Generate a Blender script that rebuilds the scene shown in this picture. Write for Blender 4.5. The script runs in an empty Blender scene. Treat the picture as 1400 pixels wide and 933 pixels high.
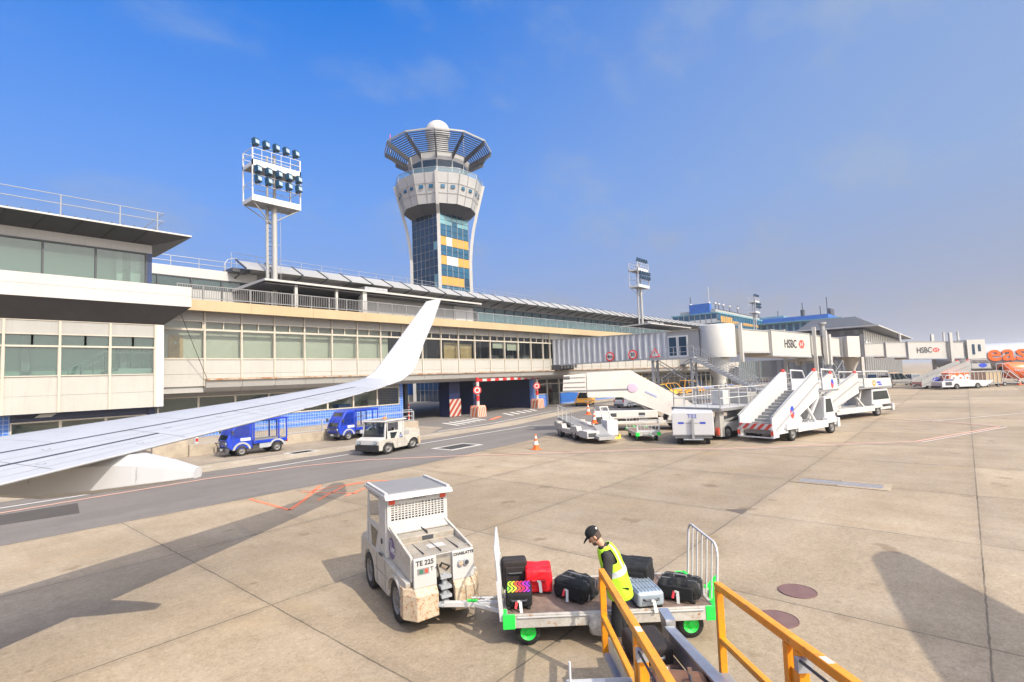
import bpy, math, random
from mathutils import Vector, Matrix
R = math.radians
rnd = random.Random(7)
SC = bpy.context.scene
COL = SC.collection

# ---------------------------------------------------------------- camera
cam_data = bpy.data.cameras.new('camera'); cam = bpy.data.objects.new('camera', cam_data); COL.objects.link(cam)
cam_data.sensor_width = 36.0; cam_data.lens = 18.52; cam_data.clip_start = 0.05; cam_data.clip_end = 6000
_f = Vector((0.75761207, 0.64925262, 0.06704467)).normalized()
_r = Vector((0.65215375, -0.75718922, -0.03687787)).normalized()
_u = _r.cross(_f).normalized()
_r = _f.cross(_u).normalized()
cam.matrix_world = Matrix(((_r.x, _u.x, -_f.x, 0), (_r.y, _u.y, -_f.y, 0), (_r.z, _u.z, -_f.z, 4.0), (0, 0, 0, 1)))
SC.camera = cam

# ---------------------------------------------------------------- light
SUN_AZ, SUN_EL = -96.0, 43.0          # direction towards the sun, degrees from +X
w = bpy.data.worlds.new('World'); SC.world = w; w.use_nodes = True
nt = w.node_tree; nt.nodes.clear()
N = nt.nodes.new; L = nt.links.new
out = N('ShaderNodeOutputWorld'); bg = N('ShaderNodeBackground'); sky = N('ShaderNodeTexSky')
sky.sky_type = 'NISHITA'; sky.sun_disc = False
sky.sun_elevation = R(SUN_EL); sky.sun_rotation = R(90 - SUN_AZ)
sky.air_density = 1.0; sky.dust_density = 0.6; sky.ozone_density = 3.0; sky.altitude = 90
def NM(op, a, b=None, clamp=False):
    x = N('ShaderNodeMath'); x.operation = op; x.use_clamp = clamp
    for i_, s_ in ((0, a), (1, b)):
        if s_ is None: continue
        if hasattr(s_, 'links'): L(s_, x.inputs[i_])
        else: x.inputs[i_].default_value = s_
    return x.outputs[0]
def NR(v, a, b, c, d, smooth=False):
    x = N('ShaderNodeMapRange'); x.interpolation_type = 'SMOOTHSTEP' if smooth else 'LINEAR'
    for k_, q_ in (('From Min', a), ('From Max', b), ('To Min', c), ('To Max', d)): x.inputs[k_].default_value = q_
    L(v, x.inputs['Value']); return x.outputs[0]
tc = N('ShaderNodeTexCoord'); G_ = tc.outputs['Generated']
sx = N('ShaderNodeSeparateXYZ'); L(G_, sx.inputs[0]); zc = sx.outputs['Z']
def NDOT(v):
    x = N('ShaderNodeVectorMath'); x.operation = 'DOT_PRODUCT'; L(G_, x.inputs[0]); x.inputs[1].default_value = v; return x.outputs['Value']
gm = N('ShaderNodeGamma'); gm.inputs['Gamma'].default_value = 0.6; L(sky.outputs[0], gm.inputs['Color'])
tint = N('ShaderNodeMixRGB'); tint.blend_type = 'MULTIPLY'; tint.inputs[0].default_value = 1; L(gm.outputs[0], tint.inputs[1]); tint.inputs[2].default_value = (.0, .53, 1.42, 1)
# milky veil of thin haze: grows towards the horizon and towards the sun's side
va = NR(zc, .60, .02, 0, .97); vb = NR(NDOT((.652, -.757, 0)), -.30, .98, 0, .92, True)
v_ = NM('SUBTRACT', 1.0, NM('MULTIPLY', NM('SUBTRACT', 1.0, va), NM('SUBTRACT', 1.0, vb)))
# thin high cirrus
mp = N('ShaderNodeMapping'); mp.inputs['Rotation'].default_value = (R(20), R(35), R(15)); mp.inputs['Scale'].default_value = (1.2, 3.2, 4.4)
nz = N('ShaderNodeTexNoise'); nz.inputs['Scale'].default_value = 1.5; nz.inputs['Detail'].default_value = 8; nz.inputs['Roughness'].default_value = 0.58
L(G_, mp.inputs['Vector']); L(mp.outputs['Vector'], nz.inputs['Vector'])
cir = NR(nz.outputs['Fac'], .48, .70, 0, .46, True)
v_ = NM('ADD', v_, NM('MULTIPLY', cir, NM('SUBTRACT', 1.0, NM('MULTIPLY', v_, .6))), True)
vc = N('ShaderNodeMixRGB'); L(NR(zc, .30, .03, 0, 1), vc.inputs[0]); vc.inputs[1].default_value = (1.02, 1.43, 2.25, 1); vc.inputs[2].default_value = (1.20, 1.20, 1.42, 1)
mix = N('ShaderNodeMixRGB'); L(v_, mix.inputs[0]); L(tint.outputs[0], mix.inputs[1]); L(vc.outputs[0], mix.inputs[2])
# added fill light: sky brightened round the sun, out of view
sdir = (math.cos(R(SUN_EL))*math.cos(R(SUN_AZ)), math.cos(R(SUN_EL))*math.sin(R(SUN_AZ)), math.sin(R(SUN_EL)))
fill_fac = NR(NDOT(sdir), .42, 1.0, 0, 1)
sky_fill = N('ShaderNodeMixRGB'); sky_fill.blend_type = 'ADD'; L(NM('POWER', fill_fac, 1.3), sky_fill.inputs[0]); L(mix.outputs[0], sky_fill.inputs[1]); sky_fill.inputs[2].default_value = (14.2, 13.0, 11.4, 1)
L(sky_fill.outputs[0], bg.inputs['Color']); bg.inputs['Strength'].default_value = 0.15
L(bg.outputs[0], out.inputs['Surface'])

sd = bpy.data.lights.new('sun', 'SUN'); sun = bpy.data.objects.new('sun', sd); COL.objects.link(sun)
sd.energy = 2.55; sd.angle = R(0.55); sd.color = (1.0, 0.915, 0.79)
_d = Vector((math.cos(R(SUN_EL)) * math.cos(R(SUN_AZ)), math.cos(R(SUN_EL)) * math.sin(R(SUN_AZ)), math.sin(R(SUN_EL))))
sun.rotation_euler = _d.to_track_quat('Z', 'Y').to_euler(); sun.location = (0, 0, 60)

SC.view_settings.view_transform = 'Standard'; SC.view_settings.look = 'None'
SC.view_settings.exposure = 1.0; SC.view_settings.gamma = 1.0
SC.cycles.max_bounces = 6; SC.cycles.diffuse_bounces = 3; SC.cycles.glossy_bounces = 3; SC.cycles.transparent_max_bounces = 10
SC.cycles.caustics_reflective = False; SC.cycles.caustics_refractive = False

# ---------------------------------------------------------------- materials
def newmat(name):
    m = bpy.data.materials.new(name); m.use_nodes = True
    n = m.node_tree; n.nodes.clear()
    o = n.nodes.new('ShaderNodeOutputMaterial'); b = n.nodes.new('ShaderNodeBsdfPrincipled')
    n.links.new(b.outputs[0], o.inputs[0])
    return m, n, b
def noise(n, coord, scale, detail=4, rough=.6, stretch=None):
    v = coord
    if stretch:
        mpn = n.nodes.new('ShaderNodeMapping'); mpn.inputs['Scale'].default_value = stretch
        n.links.new(coord, mpn.inputs['Vector']); v = mpn.outputs[0]
    t = n.nodes.new('ShaderNodeTexNoise'); t.inputs['Scale'].default_value = scale; t.inputs['Detail'].default_value = detail
    t.inputs['Roughness'].default_value = rough
    n.links.new(v, t.inputs['Vector']); return t.outputs['Fac']
def ramp(n, fac, p0, p1, c0=(0,0,0,1), c1=(1,1,1,1)):
    r = n.nodes.new('ShaderNodeValToRGB'); r.color_ramp.elements[0].position = p0; r.color_ramp.elements[1].position = p1
    r.color_ramp.elements[0].color = c0; r.color_ramp.elements[1].color = c1
    n.links.new(fac, r.inputs['Fac']); return r.outputs['Color']
def mixc(n, fac, a, b, mode='MIX'):
    x = n.nodes.new('ShaderNodeMixRGB'); x.blend_type = mode
    for i, s in ((0, fac), (1, a), (2, b)):
        if hasattr(s, 'links'): n.links.new(s, x.inputs[i])
        elif i == 0: x.inputs[0].default_value = s
        else: x.inputs[i].default_value = (*s[:3], 1)
    return x.outputs[0]
def ocoord(n):
    t = n.nodes.new('ShaderNodeTexCoord'); return t.outputs['Object']
def paint(name, c, rough=.45, metal=0.0, var=.10, scale=1.2, dirt=0.0, dirtc=(.16,.12,.08), rust=0.0, rustscale=6, bump=0.0, streak=0.0, spec=.5, coat=0.0):
    m, n, b = newmat(name); co = ocoord(n)
    f = noise(n, co, scale, 5, .65)
    dark = tuple(x*(1-var*1.6) for x in c); lite = tuple(min(1, x*(1+var*.7)) for x in c)
    col = mixc(n, ramp(n, f, .3, .7), dark, lite)
    if dirt:
        d = ramp(n, noise(n, co, scale*3.3, 8, .75), .56 - dirt*.22, .78)
        dd = n.nodes.new('ShaderNodeMath'); dd.operation='MULTIPLY'; n.links.new(d, dd.inputs[0]); dd.inputs[1].default_value = min(1, .35+dirt*.6)
        col = mixc(n, dd.outputs[0], col, dirtc)
    if streak:
        s = ramp(n, noise(n, co, 2.2, 6, .7, (3.5, 3.5, .22)), .5, .85)
        ss = n.nodes.new('ShaderNodeMath'); ss.operation='MULTIPLY'; n.links.new(s, ss.inputs[0]); ss.inputs[1].default_value = streak
        col = mixc(n, ss.outputs[0], col, tuple(x*.45 for x in c))
    if rust:
        r = ramp(n, noise(n, co, rustscale, 10, .8), .62 - rust*.3, .68 - rust*.26)
        rc = mixc(n, noise(n, co, rustscale*4, 3), (.16, .055, .018), (.42, .19, .06))
        col = mixc(n, r, col, rc)
    n.links.new(col, b.inputs['Base Color'])
    b.inputs['Metallic'].default_value = metal; b.inputs['Specular IOR Level'].default_value = spec
    rr = n.nodes.new('ShaderNodeMapRange'); rr.inputs['To Min'].default_value = max(.03, rough-.1); rr.inputs['To Max'].default_value = min(1, rough+.14)
    n.links.new(noise(n, co, scale*5, 4), rr.inputs['Value']); n.links.new(rr.outputs[0], b.inputs['Roughness'])
    if coat: b.inputs['Coat Weight'].default_value = coat; b.inputs['Coat Roughness'].default_value = .08
    if bump:
        bp = n.nodes.new('ShaderNodeBump'); bp.inputs['Strength'].default_value = bump; bp.inputs['Distance'].default_value = .02
        n.links.new(noise(n, co, scale*14, 6), bp.inputs['Height']); n.links.new(bp.outputs[0], b.inputs['Normal'])
    return m
def glass(name, tint=(.75,.85,.82), refl=.12, body=None, bodyw=0.0):
    """thin pane: tinted see-through plus a sharp sky reflection (and an optional milky body)"""
    m = bpy.data.materials.new(name); m.use_nodes = True; n = m.node_tree; n.nodes.clear()
    o = n.nodes.new('ShaderNodeOutputMaterial'); tr = n.nodes.new('ShaderNodeBsdfTransparent'); gl = n.nodes.new('ShaderNodeBsdfGlossy')
    tr.inputs[0].default_value = (*tint, 1); gl.inputs['Roughness'].default_value = .015
    lw = n.nodes.new('ShaderNodeLayerWeight'); lw.inputs['Blend'].default_value = .22
    ad = n.nodes.new('ShaderNodeMath'); ad.operation = 'ADD'; ad.use_clamp = True; ad.inputs[1].default_value = refl
    n.links.new(lw.outputs['Fresnel'], ad.inputs[0])
    mx = n.nodes.new('ShaderNodeMixShader'); n.links.new(ad.outputs[0], mx.inputs[0])
    base = tr.outputs[0]
    if body:
        df = n.nodes.new('ShaderNodeBsdfDiffuse'); df.inputs[0].default_value = (*body, 1)
        m2 = n.nodes.new('ShaderNodeMixShader'); m2.inputs[0].default_value = bodyw
        n.links.new(tr.outputs[0], m2.inputs[1]); n.links.new(df.outputs[0], m2.inputs[2]); base = m2.outputs[0]
    n.links.new(base, mx.inputs[1]); n.links.new(gl.outputs[0], mx.inputs[2]); n.links.new(mx.outputs[0], o.inputs[0])
    return m
def tiles(name, c, grout, size=.2, rough=.35):
    m, n, b = newmat(name); co = ocoord(n)
    sp = n.nodes.new('ShaderNodeSeparateXYZ'); n.links.new(co, sp.inputs[0])
    cb = n.nodes.new('ShaderNodeCombineXYZ')
    a = n.nodes.new('ShaderNodeMath'); a.operation='ADD'; n.links.new(sp.outputs[0], a.inputs[0]); n.links.new(sp.outputs[1], a.inputs[1])
    n.links.new(a.outputs[0], cb.inputs[0]); n.links.new(sp.outputs[2], cb.inputs[1])
    bt = n.nodes.new('ShaderNodeTexBrick'); bt.offset = 0; bt.inputs['Scale'].default_value = 1; bt.inputs['Mortar Size'].default_value = .016
    bt.inputs['Brick Width'].default_value = size; bt.inputs['Row Height'].default_value = size
    bt.inputs['Color1'].default_value = (*c, 1); bt.inputs['Color2'].default_value = (c[0]*1.7+.01, c[1]*1.35, c[2]*1.2, 1); bt.inputs['Mortar'].default_value = (*grout, 1)
    n.links.new(cb.outputs[0], bt.inputs['Vector'])
    v = ramp(n, noise(n, co, .8, 6), .3, .75, (.72,.72,.72,1), (1,1,1,1))
    n.links.new(mixc(n, 1, bt.outputs['Color'], v, 'MULTIPLY'), b.inputs['Base Color']); b.inputs['Roughness'].default_value = rough
    return m
def stripes(name, a, bcol, period, axis=(1,0,0), rough=.5, duty=.5, dirt=.25):
    m, n, b = newmat(name); co = ocoord(n)
    d = n.nodes.new('ShaderNodeVectorMath'); d.operation = 'DOT_PRODUCT'; d.inputs[1].default_value = axis; n.links.new(co, d.inputs[0])
    k = n.nodes.new('ShaderNodeMath'); k.operation='MULTIPLY'; k.inputs[1].default_value = 1/period; n.links.new(d.outputs['Value'], k.inputs[0])
    fr = n.nodes.new('ShaderNodeMath'); fr.operation = 'FRACT'; n.links.new(k.outputs[0], fr.inputs[0])
    gt = n.nodes.new('ShaderNodeMath'); gt.operation = 'GREATER_THAN'; gt.inputs[1].default_value = duty; n.links.new(fr.outputs[0], gt.inputs[0])
    col = mixc(n, gt.outputs[0], a, bcol)
    v = ramp(n, noise(n, co, 6, 8, .7), .35, .7, (1-dirt, 1-dirt, 1-dirt*1.1, 1), (1,1,1,1))
    n.links.new(mixc(n, 1, col, v, 'MULTIPLY'), b.inputs['Base Color']); b.inputs['Roughness'].default_value = rough
    return m

WHITE = paint('white_paint', (.47,.46,.435), .4, var=.06, dirt=.18, dirtc=(.42,.38,.31))
CLEAN = paint('clean_white_paint', (.54,.535,.52), .32, var=.03)
DIRTYW = paint('worn_white_paint', (.48,.455,.40), .45, var=.12, scale=2.4, dirt=.55, dirtc=(.25,.20,.14), rust=.17, rustscale=9, bump=.2, streak=.35)
DUSTY = paint('dusty_hood_top', (.33,.295,.24), .6, var=.18, scale=2.2, dirt=.5, dirtc=(.19,.15,.10), rust=.14, rustscale=8, bump=.2)
SLATG = paint('crown_slat_grey', (.055,.07,.095), .4, var=.08)
TOWERW = paint('tower_panel', (.42,.415,.40), .45, var=.06, scale=.4, streak=.15)
STAIRW = paint('stairs_cream', (.66,.61,.53), .45, var=.05, dirt=.12, dirtc=(.45,.40,.33))
RUSTW = paint('rusted_white_paint', (.50,.41,.29), .6, var=.12, scale=4, dirt=.5, dirtc=(.40,.27,.13), rust=.34, rustscale=17, bump=.35, streak=.35)
CREAM = paint('cream_panel', (.395,.378,.338), .5, var=.05, scale=.35, streak=.28)
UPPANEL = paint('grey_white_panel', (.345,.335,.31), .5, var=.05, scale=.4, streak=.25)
MULL = paint('cream_mullion', (.47,.425,.345), .45, var=.06)
BEIGE = paint('beige_fascia', (.42,.315,.18), .6, var=.08, scale=.3, streak=.2)
WBAND = paint('white_fascia', (.44,.425,.395), .5, var=.04, scale=.4, streak=.18)
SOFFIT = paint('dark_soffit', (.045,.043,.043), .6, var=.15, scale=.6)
GREYP = paint('grey_panel', (.21,.205,.20), .55, var=.08, scale=.5, streak=.15)
GREYL = paint('light_grey_panel', (.30,.295,.28), .5, var=.06, scale=.5, streak=.12)
DARK = paint('dark_metal', (.05,.052,.058), .5, var=.1)
BLACK = paint('black_rubber', (.012,.0115,.011), .75, var=.25, scale=5, dirt=.4, dirtc=(.10,.085,.07))
STEEL = paint('galvanised_steel', (.45,.45,.45), .42, metal=.7, var=.12, scale=3)
GSTEEL = paint('grey_painted_steel', (.33,.34,.35), .5, var=.1, scale=2)
ALU = paint('aluminium', (.62,.62,.62), .35, metal=.8, var=.12, scale=4)
CONC = paint('kerb_concrete', (.36,.30,.225), .85, var=.18, scale=1.5, dirt=.35, dirtc=(.22,.18,.13), bump=.4)
PALECONC = paint('pale_concrete', (.45,.42,.37), .85, var=.12, scale=.8, dirt=.2, dirtc=(.33,.28,.22))
RUST = paint('rusty_steel', (.44,.36,.27), .75, var=.25, scale=.9, rust=.42, rustscale=1.6)
BLUE = paint('blue_paint', (.002,.035,.40), .3, var=.1, dirt=.1, coat=.4)
DBLUE = paint('dark_blue_paint', (.012,.03,.10), .45, var=.15)
MBLUE = paint('mid_blue_panel', (.02,.12,.42), .45, var=.12)
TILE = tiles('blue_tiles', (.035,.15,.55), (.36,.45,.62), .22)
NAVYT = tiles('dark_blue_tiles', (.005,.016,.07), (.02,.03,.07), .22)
ORANGE = paint('orange_paint', (.82,.30,.012), .38, var=.08, scale=2, dirt=.38, dirtc=(.30,.10,.02), rust=.17, rustscale=16, bump=.12)
REDP = paint('red_paint', (.55,.02,.02), .45, var=.1, dirt=.2)
GREENP = paint('bright_green_paint', (.02,.75,.07), .5, var=.08, scale=4)
YELLOWP = paint('yellow_paint', (.78,.50,.06), .5, var=.1)
TAXI = paint('taxi_orange_paint', (.80,.36,.03), .3, var=.05, coat=.5)
REDORANGE = paint('orange_livery', (.85,.13,.012), .35, var=.04)
LIVW = paint('airliner_white', (.33,.33,.335), .28, var=.03, coat=.3)
WINGW = paint('wing_white', (.335,.342,.358), .48, var=.035, scale=1.4, dirt=.22, dirtc=(.24,.24,.24))
WINGL = paint('winglet_white', (.47,.47,.47), .3, var=.02, coat=.3)
WINGG = paint('wing_seam_grey', (.05,.055,.07), .6, var=.1)
INTER = paint('interior_wall', (.50,.55,.47), .8, var=.05, scale=.3)
INTERW = paint('interior_white', (.62,.62,.57), .8, var=.04)
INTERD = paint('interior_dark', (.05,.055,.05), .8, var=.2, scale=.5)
BLIND = paint('window_blind', (.57,.59,.50), .8, var=.03, scale=.3)
WOOD = paint('plywood', (.55,.40,.22), .6, var=.12, scale=2)
GLASSM = glass('window_glass', (.68,.72,.68), .07)
GLASSG = glass('green_tinted_glass', (.52,.67,.62), .07, (.20,.29,.26), .24)
HUBG = paint('dirty_wheel_rim', (.17,.165,.155), .6, var=.2, scale=6, dirt=.4)
GLASST = glass('teal_glass', (.20,.32,.31), .07, (.045,.10,.10), .5)
GLASSD = glass('dark_glass', (.10,.14,.15), .10, (.02,.035,.04), .55)
GLASSC = glass('cab_glass', (.70,.76,.78), .05)
BALGL = glass('balustrade_glass', (.66,.80,.80), .06, (.30,.42,.43), .25)
BLUEGL = paint('blue_green_glazing', (.010,.085,.16), .12, var=.2, scale=.6)
TEALGL = paint('pale_teal_glazing', (.16,.34,.38), .12, var=.2, scale=.6)
NAVYGL = paint('navy_glazing', (.010,.04,.08), .10, var=.3, scale=.5)
YELPAN = paint('yellow_panel', (.52,.27,.05), .45, var=.06)
BRIDGEW = paint('bridge_white', (.47,.45,.40), .42, var=.04, scale=.5, streak=.06, dirt=.12, dirtc=(.55,.50,.42))
CORRUG = paint('corrugated_grey', (.46,.475,.49), .4, metal=.15, var=.07, scale=1, streak=.12)
LAMPGL = paint('lamp_glass', (.34,.42,.46), .08, var=.05)
LAMPB = paint('lamp_housing', (.012,.05,.10), .4, var=.1)
SKIN = paint('skin', (.52,.28,.17), .5, var=.08, scale=6)
HIVIS = paint('hi_vis_yellow', (.42,.72,.02), .65, var=.06, scale=6)
REFLECT = paint('reflective_tape', (.50,.53,.53), .35, var=.05)
CLOTHB = paint('black_cloth', (.009,.009,.009), .9, var=.25, scale=8)
CLOTHG = paint('dark_grey_cloth', (.03,.028,.026), .9, var=.25, scale=9)
BAGBLK = paint('black_bag_fabric', (.007,.007,.007), .8, var=.3, scale=10, bump=.3)
BAGBRN = paint('brown_black_bag_fabric', (.022,.016,.014), .8, var=.2, scale=10, bump=.3)
BAGRED = paint('red_bag_fabric', (.80,.010,.018), .55, var=.06, scale=8, bump=.2)
BAGSIL = paint('silver_shell', (.36,.42,.47), .3, metal=.35, var=.08)
TAG = paint('white_paper_tag', (.60,.60,.57), .7, var=.03)
TAGR = paint('red_paper_tag', (.75,.05,.06), .7, var=.03)
PURPLE = paint('purple_plastic', (.13,.09,.20), .5, var=.05)
REDREF = paint('red_reflector', (.62,.09,.05), .25, var=.1)
PLY = paint('brown_deck_board', (.17,.115,.085), .75, var=.25, scale=2.5, dirt=.5, dirtc=(.34,.26,.20), bump=.2)
BELT = paint('brown_belt', (.14,.075,.045), .8, var=.2, scale=3, dirt=.4, dirtc=(.25,.16,.10))
BLUEINK = paint('blue_ink', (.02,.05,.42), .5, var=.05)
REDINK = paint('red_ink', (.80,.05,.04), .5, var=.03)
ORINK = paint('orange_ink', (.85,.25,.06), .5, var=.03)
BLKINK = paint('black_ink', (.03,.03,.035), .6, var=.1)
GREYINK = paint('grey_ink', (.14,.14,.16), .6, var=.05)
PINKINK = paint('faded_pink_ink', (.56,.42,.50), .6, var=.05)
STRIPE_RW = stripes('red_white_chevron', (.62,.05,.03), (.58,.56,.53), .30, (.72,.72,.72))
STRIPE_RD = stripes('red_white_diagonal', (.40,.05,.03), (.50,.45,.38), .50, (.72,0,-.62))
SLATE = paint('slate_roof', (.075,.08,.09), .55, var=.12, scale=.3)
STRIPE_RV = stripes('red_white_block_stripe', (.70,.14,.05), (.58,.51,.42), .26, (1,.55,.12))

# ---------------------------------------------------------------- mesh builder
class MB:
    def __init__(s): s.v = []; s.f = []; s.m = []; s.mats = []; s.sm = []
    def mi(s, mat):
        if mat not in s.mats: s.mats.append(mat)
        return s.mats.index(mat)
    def face(s, pts, mat, smooth=False):
        i = len(s.v); s.v += [tuple(p) for p in pts]; s.f.append(tuple(range(i, i+len(pts)))); s.m.append(s.mi(mat)); s.sm.append(smooth)
    def raw(s, vs, fs, mat, smooth=False):
        i = len(s.v); s.v += [tuple(p) for p in vs]; k = s.mi(mat)
        for f in fs: s.f.append(tuple(a+i for a in f)); s.m.append(k); s.sm.append(smooth)
    def box(s, x0, x1, y0, y1, z0, z1, mat):
        vs = [(x, y, z) for z in (z0, z1) for y in (y0, y1) for x in (x0, x1)]
        s.raw(vs, [(0,2,3,1),(4,5,7,6),(0,1,5,4),(2,6,7,3),(0,4,6,2),(1,3,7,5)], mat)
    def obox(s, c, d, mat, rz=0, rx=0, ry=0):
        M = Matrix.Translation(c) @ Matrix.Rotation(rz, 4, 'Z') @ Matrix.Rotation(ry, 4, 'Y') @ Matrix.Rotation(rx, 4, 'X')
        vs = [M @ Vector((x*d[0]/2, y*d[1]/2, z*d[2]/2)) for z in (-1, 1) for y in (-1, 1) for x in (-1, 1)]
        s.raw(vs, [(0,2,3,1),(4,5,7,6),(0,1,5,4),(2,6,7,3),(0,4,6,2),(1,3,7,5)], mat)
    def prism(s, poly, axis, lo, hi, mat, smooth=False):
        """polygon in the two other axes, extruded along axis"""
        def P(a, b, t): return {'x': (t, a, b), 'y': (a, t, b), 'z': (a, b, t)}[axis]
        n = len(poly); vs = [P(a, b, lo) for a, b in poly] + [P(a, b, hi) for a, b in poly]
        ar = sum(poly[i][0]*poly[(i+1)%n][1]-poly[(i+1)%n][0]*poly[i][1] for i in range(n))
        flip = (ar > 0) == (axis == 'y')
        fs = [tuple(range(n))[::-1], tuple(range(n, 2*n))] + [(i, (i+1) % n, n+(i+1) % n, n+i) for i in range(n)]
        if flip: fs = [f[::-1] for f in fs]
        s.raw(vs, fs, mat, smooth)
    def beam(s, p, q, wd, ht, mat, up=(0,0,1)):
        p = Vector(p); q = Vector(q); d = (q-p).normalized(); u = Vector(up)
        if abs(d.dot(u)) > .98: u = Vector((1,0,0))
        a = d.cross(u).normalized()*wd/2; b = a.cross(d).normalized()*ht/2
        vs = [p-a-b, p+a-b, p+a+b, p-a+b, q-a-b, q+a-b, q+a+b, q-a+b]
        s.raw(vs, [(0,3,2,1),(4,5,6,7),(0,1,5,4),(1,2,6,5),(2,3,7,6),(3,0,4,7)][::1], mat)
    def cyl(s, p, q, r0, mat, r1=None, n=12, caps=True):
        p = Vector(p); q = Vector(q); r1 = r0 if r1 is None else r1
        d = (q-p).normalized(); u = Vector((0,0,1)) if abs(d.z) < .95 else Vector((1,0,0))
        a = d.cross(u).normalized(); b = d.cross(a).normalized()
        vs = []; 
        for k in range(n):
            t = 2*math.pi*k/n; e = a*math.cos(t)+b*math.sin(t); vs += [p+e*r0, q+e*r1]
        s.raw(vs, [(2*k, 2*((k+1)%n), 2*((k+1)%n)+1, 2*k+1) for k in range(n)], mat, True)
        if caps:
            s.face([vs[2*k] for k in range(n)][::-1], mat); s.face([vs[2*k+1] for k in range(n)], mat)
    def tube(s, pts, r, mat, n=8):
        for a, b in zip(pts[:-1], pts[1:]): s.cyl(a, b, r, mat, n=n)
        for p in pts[1:-1]: s.ball(p, (r, r, r), mat, 6, 8)
    def ball(s, c, rad, mat, nu=8, nv=12, M=None):
        vs = []; fs = []
        for i in range(nu+1):
            ph = math.pi*i/nu - math.pi/2
            for k in range(nv):
                t = 2*math.pi*k/nv
                v = Vector((rad[0]*math.cos(ph)*math.cos(t), rad[1]*math.cos(ph)*math.sin(t), rad[2]*math.sin(ph)))
                if M: v = M @ v
                vs.append(Vector(c)+v)
        for i in range(nu):
            for k in range(nv): fs.append((i*nv+k, i*nv+(k+1) % nv, (i+1)*nv+(k+1) % nv, (i+1)*nv+k))
        s.raw(vs, fs, mat, True)
    def lathe(s, prof, c, mat, n=24, smooth=True, axis='z', a0=0):
        vs = []
        for r, z in prof:
            for k in range(n):
                t = a0+2*math.pi*k/n; p = (r*math.cos(t), r*math.sin(t), z)
                if axis == 'y': p = (p[0], p[2], p[1])
                if axis == 'x': p = (p[2], p[0], p[1])
                vs.append((c[0]+p[0], c[1]+p[1], c[2]+p[2]))
        fs = [(i*n+k, i*n+(k+1) % n, (i+1)*n+(k+1) % n, (i+1)*n+k) for i in range(len(prof)-1) for k in range(n)]
        if axis == 'y': fs = [f[::-1] for f in fs]
        s.raw(vs, fs, mat, smooth)
    def loft(s, rings, mat, smooth=True, caps=True):
        n = len(rings[0]); vs = [p for r in rings for p in r]
        fs = [(i*n+k, i*n+(k+1) % n, (i+1)*n+(k+1) % n, (i+1)*n+k) for i in range(len(rings)-1) for k in range(n)]
        s.raw(vs, fs, mat, smooth)
        if caps: s.face(rings[0][::-1], mat); s.face(rings[-1], mat)
    def wheel(s, c, r, wd, axis, tyre, hub, n=20):
        """tyre and rim about an axis vector"""
        pass
    def build(s, name, parent=None, loc=None, bevel=0.0, seg=2, rz=None):
        me = bpy.data.meshes.new(name); me.from_pydata(s.v, [], s.f)
        for mt in s.mats: me.materials.append(mt)
        me.polygons.foreach_set('material_index', s.m); me.polygons.foreach_set('use_smooth', s.sm)
        me.validate(); me.update()
        o = bpy.data.objects.new(name, me); COL.objects.link(o)
        if parent: o.parent = parent
        if loc is not None: o.location = loc
        if rz is not None: o.rotation_euler[2] = rz
        if bevel:
            mod = o.modifiers.new('bevel', 'BEVEL'); mod.width = bevel; mod.segments = seg; mod.limit_method = 'ANGLE'; mod.angle_limit = R(40)
        return o
def thing(name, label, cat, loc=(0,0,0), rz=0, group=None):
    o = bpy.data.objects.new(name, None); COL.objects.link(o); o.empty_display_size = .2
    o.location = loc; o.rotation_euler = (0, 0, rz); o['label'] = label; o['category'] = cat
    if group: o['group'] = group
    return o
def tag(o, label, cat, group=None):
    o['label'] = label; o['category'] = cat
    if group: o['group'] = group
    return o
def struct(o): o['kind'] = 'structure'; return o
def copy_tree(o, parent=None):
    c = o.copy(); COL.objects.link(c)
    if parent: c.parent = parent
    for ch in [x for x in bpy.data.objects if x.parent == o and x != c]: copy_tree(ch, c)
    return c
def kids(o): return [x for x in bpy.data.objects if x.parent == o]
def text(name, s, size, mat, parent=None, M=None, depth=.004, sx=1.0, align='CENTER', shear=0, bold=0.0):
    cu = bpy.data.curves.new(name, 'FONT'); cu.body = s; cu.size = size; cu.extrude = depth; cu.align_x = align; cu.align_y = 'CENTER'
    cu.shear = shear; cu.offset = bold; cu.resolution_u = 3
    o = bpy.data.objects.new(name, cu); COL.objects.link(o)
    bpy.context.view_layer.update()
    me = bpy.data.meshes.new_from_object(o.evaluated_get(bpy.context.evaluated_depsgraph_get()))
    bpy.data.objects.remove(o); bpy.data.curves.remove(cu)
    me.materials.clear(); me.materials.append(mat)
    q = bpy.data.objects.new(name, me); COL.objects.link(q)
    if sx != 1.0: me.transform(Matrix.Diagonal((sx, 1, 1, 1)))
    if M is not None: me.transform(M)
    if parent: q.parent = parent
    return q
def face_M(origin, right, up):
    r = Vector(right).normalized(); u = Vector(up).normalized(); n = r.cross(u).normalized(); u = n.cross(r).normalized()
    return Matrix(((r.x, u.x, n.x, origin[0]), (r.y, u.y, n.y, origin[1]), (r.z, u.z, n.z, origin[2]), (0,0,0,1)))
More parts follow.
